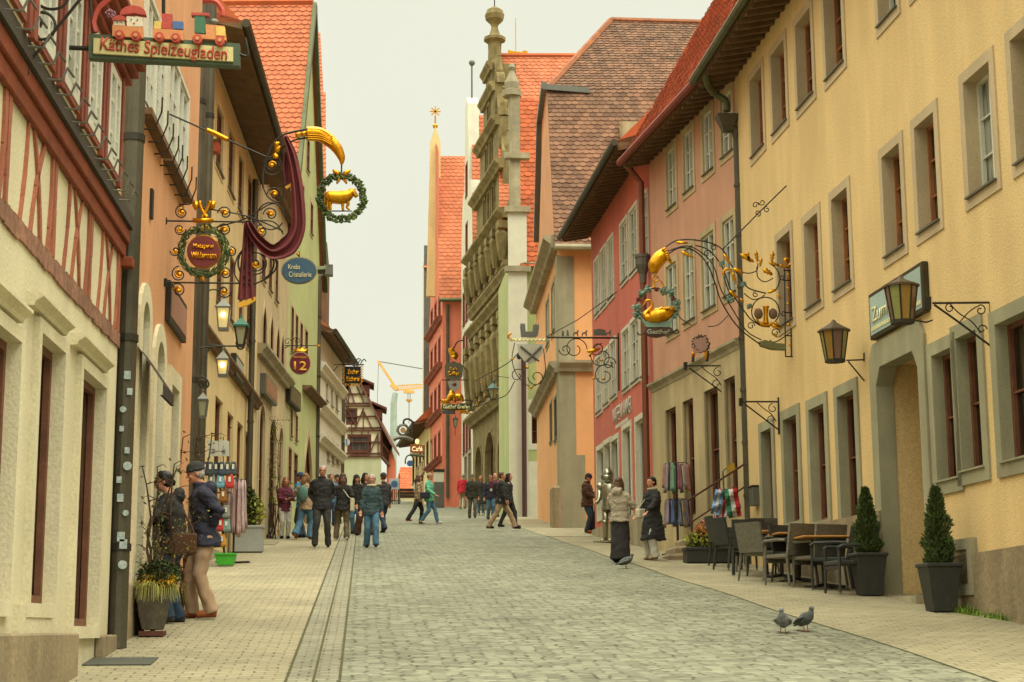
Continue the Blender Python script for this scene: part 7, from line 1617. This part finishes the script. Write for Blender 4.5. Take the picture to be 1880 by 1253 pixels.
person(768,962,100,1.68,'walker in black leggings and tan ankle boots just left of the mint jacket',c_tan,c_black,c_brownsh,dict(lf=(.08,-.1),rf=(-.08,.45,.02)),h_brown,'long',female=True,y=56.6)
person(768,918,20,1.7,'distant person in white top standing at the crest left of the café',c_white,c_djean,c_wsh,None,h_brown,y=92,vox=.016)
person(849,926,165,1.78,'person in bright red jacket seen from behind near the coral house',c_redj,c_tan,c_brownsh,dict(lf=(.1,.05)),h_grey,y=84,bulk=1.15,lean=8,vox=.016)
person(867,951,0,1.72,'man in dark olive jacket and grey trousers walking towards us in the distance',c_olive,c_gr,c_blacksh,dict(lf=(.1,-.15),rf=(-.1,.12)),h_brown,hat=c_gr,y=64,bulk=1.15,vox=.014)
person(883,946,-10,1.68,'woman in long dark coat behind the man in olive',c_char,c_jean,c_wsh,None,h_lb,'long',y=69,hem=.5,female=True,vox=.014)
person(901,948,0,1.7,'man in navy jacket with red lanyard and white badge',c_navy,c_jean,c_blacksh,dict(lf=(.1,-.12),rf=(-.1,.1)),h_brown,y=62,bulk=1.1,glasses=True,extras=(('lanyard',c_redj),),vox=.012)
person(909,944,10,1.78,'bald man behind the one with the red lanyard',c_maroon,c_djean,c_blacksh,None,None,y=66,vox=.014)
person(921,976,82,1.76,'dark haired man in black jacket and pale trousers striding right before the town hall',c_black,c_tan,c_blacksh,dict(lf=(.08,-.42),rf=(-.08,.42,.03),lh=(.22,.05,.82),rh=(-.24,-.15,.82)),h_brown,bulk=1.12,flare=.01,y=48.8)
person(934,966,70,1.74,'person in black close behind the striding man in pale trousers',c_black,c_black,c_blacksh,dict(lf=(.08,-.2),rf=(-.08,.3)),h_dark,'long',y=52)
person(1078,973,60,1.72,'man in brown jacket and black beanie looking down by the corner stone',c_brj,c_djean,c_brownsh,dict(lh=(.1,-.3,1.05),rh=(-.1,-.3,1.05)),h_dark,hat=c_black,nod=25,bulk=1.18,y=46.8,collar=1)
person(1139,1034,150,1.6,'woman with brown hair in beige hooded jacket and long dark skirt seen from behind',c_hood,c_skirt,c_blacksh,dict(lh=(.12,-.3,1.2),rh=(-.16,-.3,1.15)),h_brown,'long',skirt=.08,hood=1,female=True,bulk=1.12,flare=.02,vox=.009,hem=.84,look=-10)
person(1200,1029,-60,1.62,'woman in long black coat over white trousers with cream crossbody bag, beige boots',c_black,c_white,c_tan,dict(lf=(.12,-.05),rf=(-.16,.05),lh=(.2,-.32,.98),rh=(-.28,-.2,.95)),h_dark,'bun',female=True,bulk=1.15,hem=.42,flare=.03,vox=.009,extras=(('bag',c_cream,(-.16,-.2,.98,.07,.09,.1)),('scarf',c_hood)))
# suitcase by the man in brown
g=at(1098,972,46.9); g.z=zg(46.9); boxthing('black_suitcase','dark upright suitcase beside the man in the brown jacket','suitcase',Matrix.Translation(g),(('case',c_black,(-.2,.2,-.13,.13,.05,.62)),('handle',M_iron,(-.1,.1,-.02,.02,.62,.85)),('wheels',M_iron,(-.17,.17,-.1,.1,0,.05))))
# suit of armour
M_arm=mat('polished_armour','a8a48e',.28,metal=.9,var=.2,bump=.15,bscale=8)
ya=R3.hit(1135,900).y-.9; ga=at(1119,985,ya); ga.z=zg(ya); M=Matrix.Translation(ga)@Matrix.Rotation(R(-40),4,'Z'); rt=empty('suit_of_armour',M,'polished steel suit of knight armour standing before the red house','armour')
b=MB(M); stack(b,[(.8,0,0,.2,.15),(.95,0,0,.17,.13),(1.05,0,0,.14,.11),(1.25,0,-.02,.2,.16),(1.42,0,0,.18,.12),(1.5,0,0,.09,.09)],18); b.build('cuirass',M_arm,rt,world=True,smooth=True)
b=MB(M); b.ell((0,0,1.68),(.12,.15,.16),16); b.prism([(-.13,1.66),(.13,1.66),(.1,1.56),(0,1.52),(-.1,1.56)],-.17,-.08); b.tube([(0,-.14,1.76),(0,.02,1.87),(0,.13,1.76)],[.01,.02,.01],6); b.tube([(-.11,-.1,1.7),(0,-.165,1.7),(.11,-.1,1.7)],.008,5); b.tube([(0,0,1.5),(0,0,1.6)],[.12,.1],12); b.build('helmet',M_arm,rt,world=True,smooth=True)
for s in (-1,1):
    b=MB(M); b.ell((s*.24,0,1.4),(.1,.1,.1),12); b.tube([(s*.25,0,1.36),(s*.29,.02,1.12),(s*.22,-.2,.98)],[.065,.06,.045],10); b.ell((s*.29,.02,1.12),.07,10); b.ell((s*.2,-.24,.98),(.05,.07,.05),8); b.build('arm_plates',M_arm,rt,world=True,smooth=True)
    b=MB(M); b.tube([(s*.1,0,.88),(s*.11,-.01,.5),(s*.11,0,.09)],[.1,.07,.05],10); b.ell((s*.11,-.03,.5),.075,10); b.tube([(s*.11,.04,.05),(s*.11,-.2,.04)],[.05,.035],8); b.build('leg_plates',M_arm,rt,world=True,smooth=True)
MB(M).box(-.3,.3,-.3,.3,0,.03).build('base_plate',M_plinth,rt,world=True)
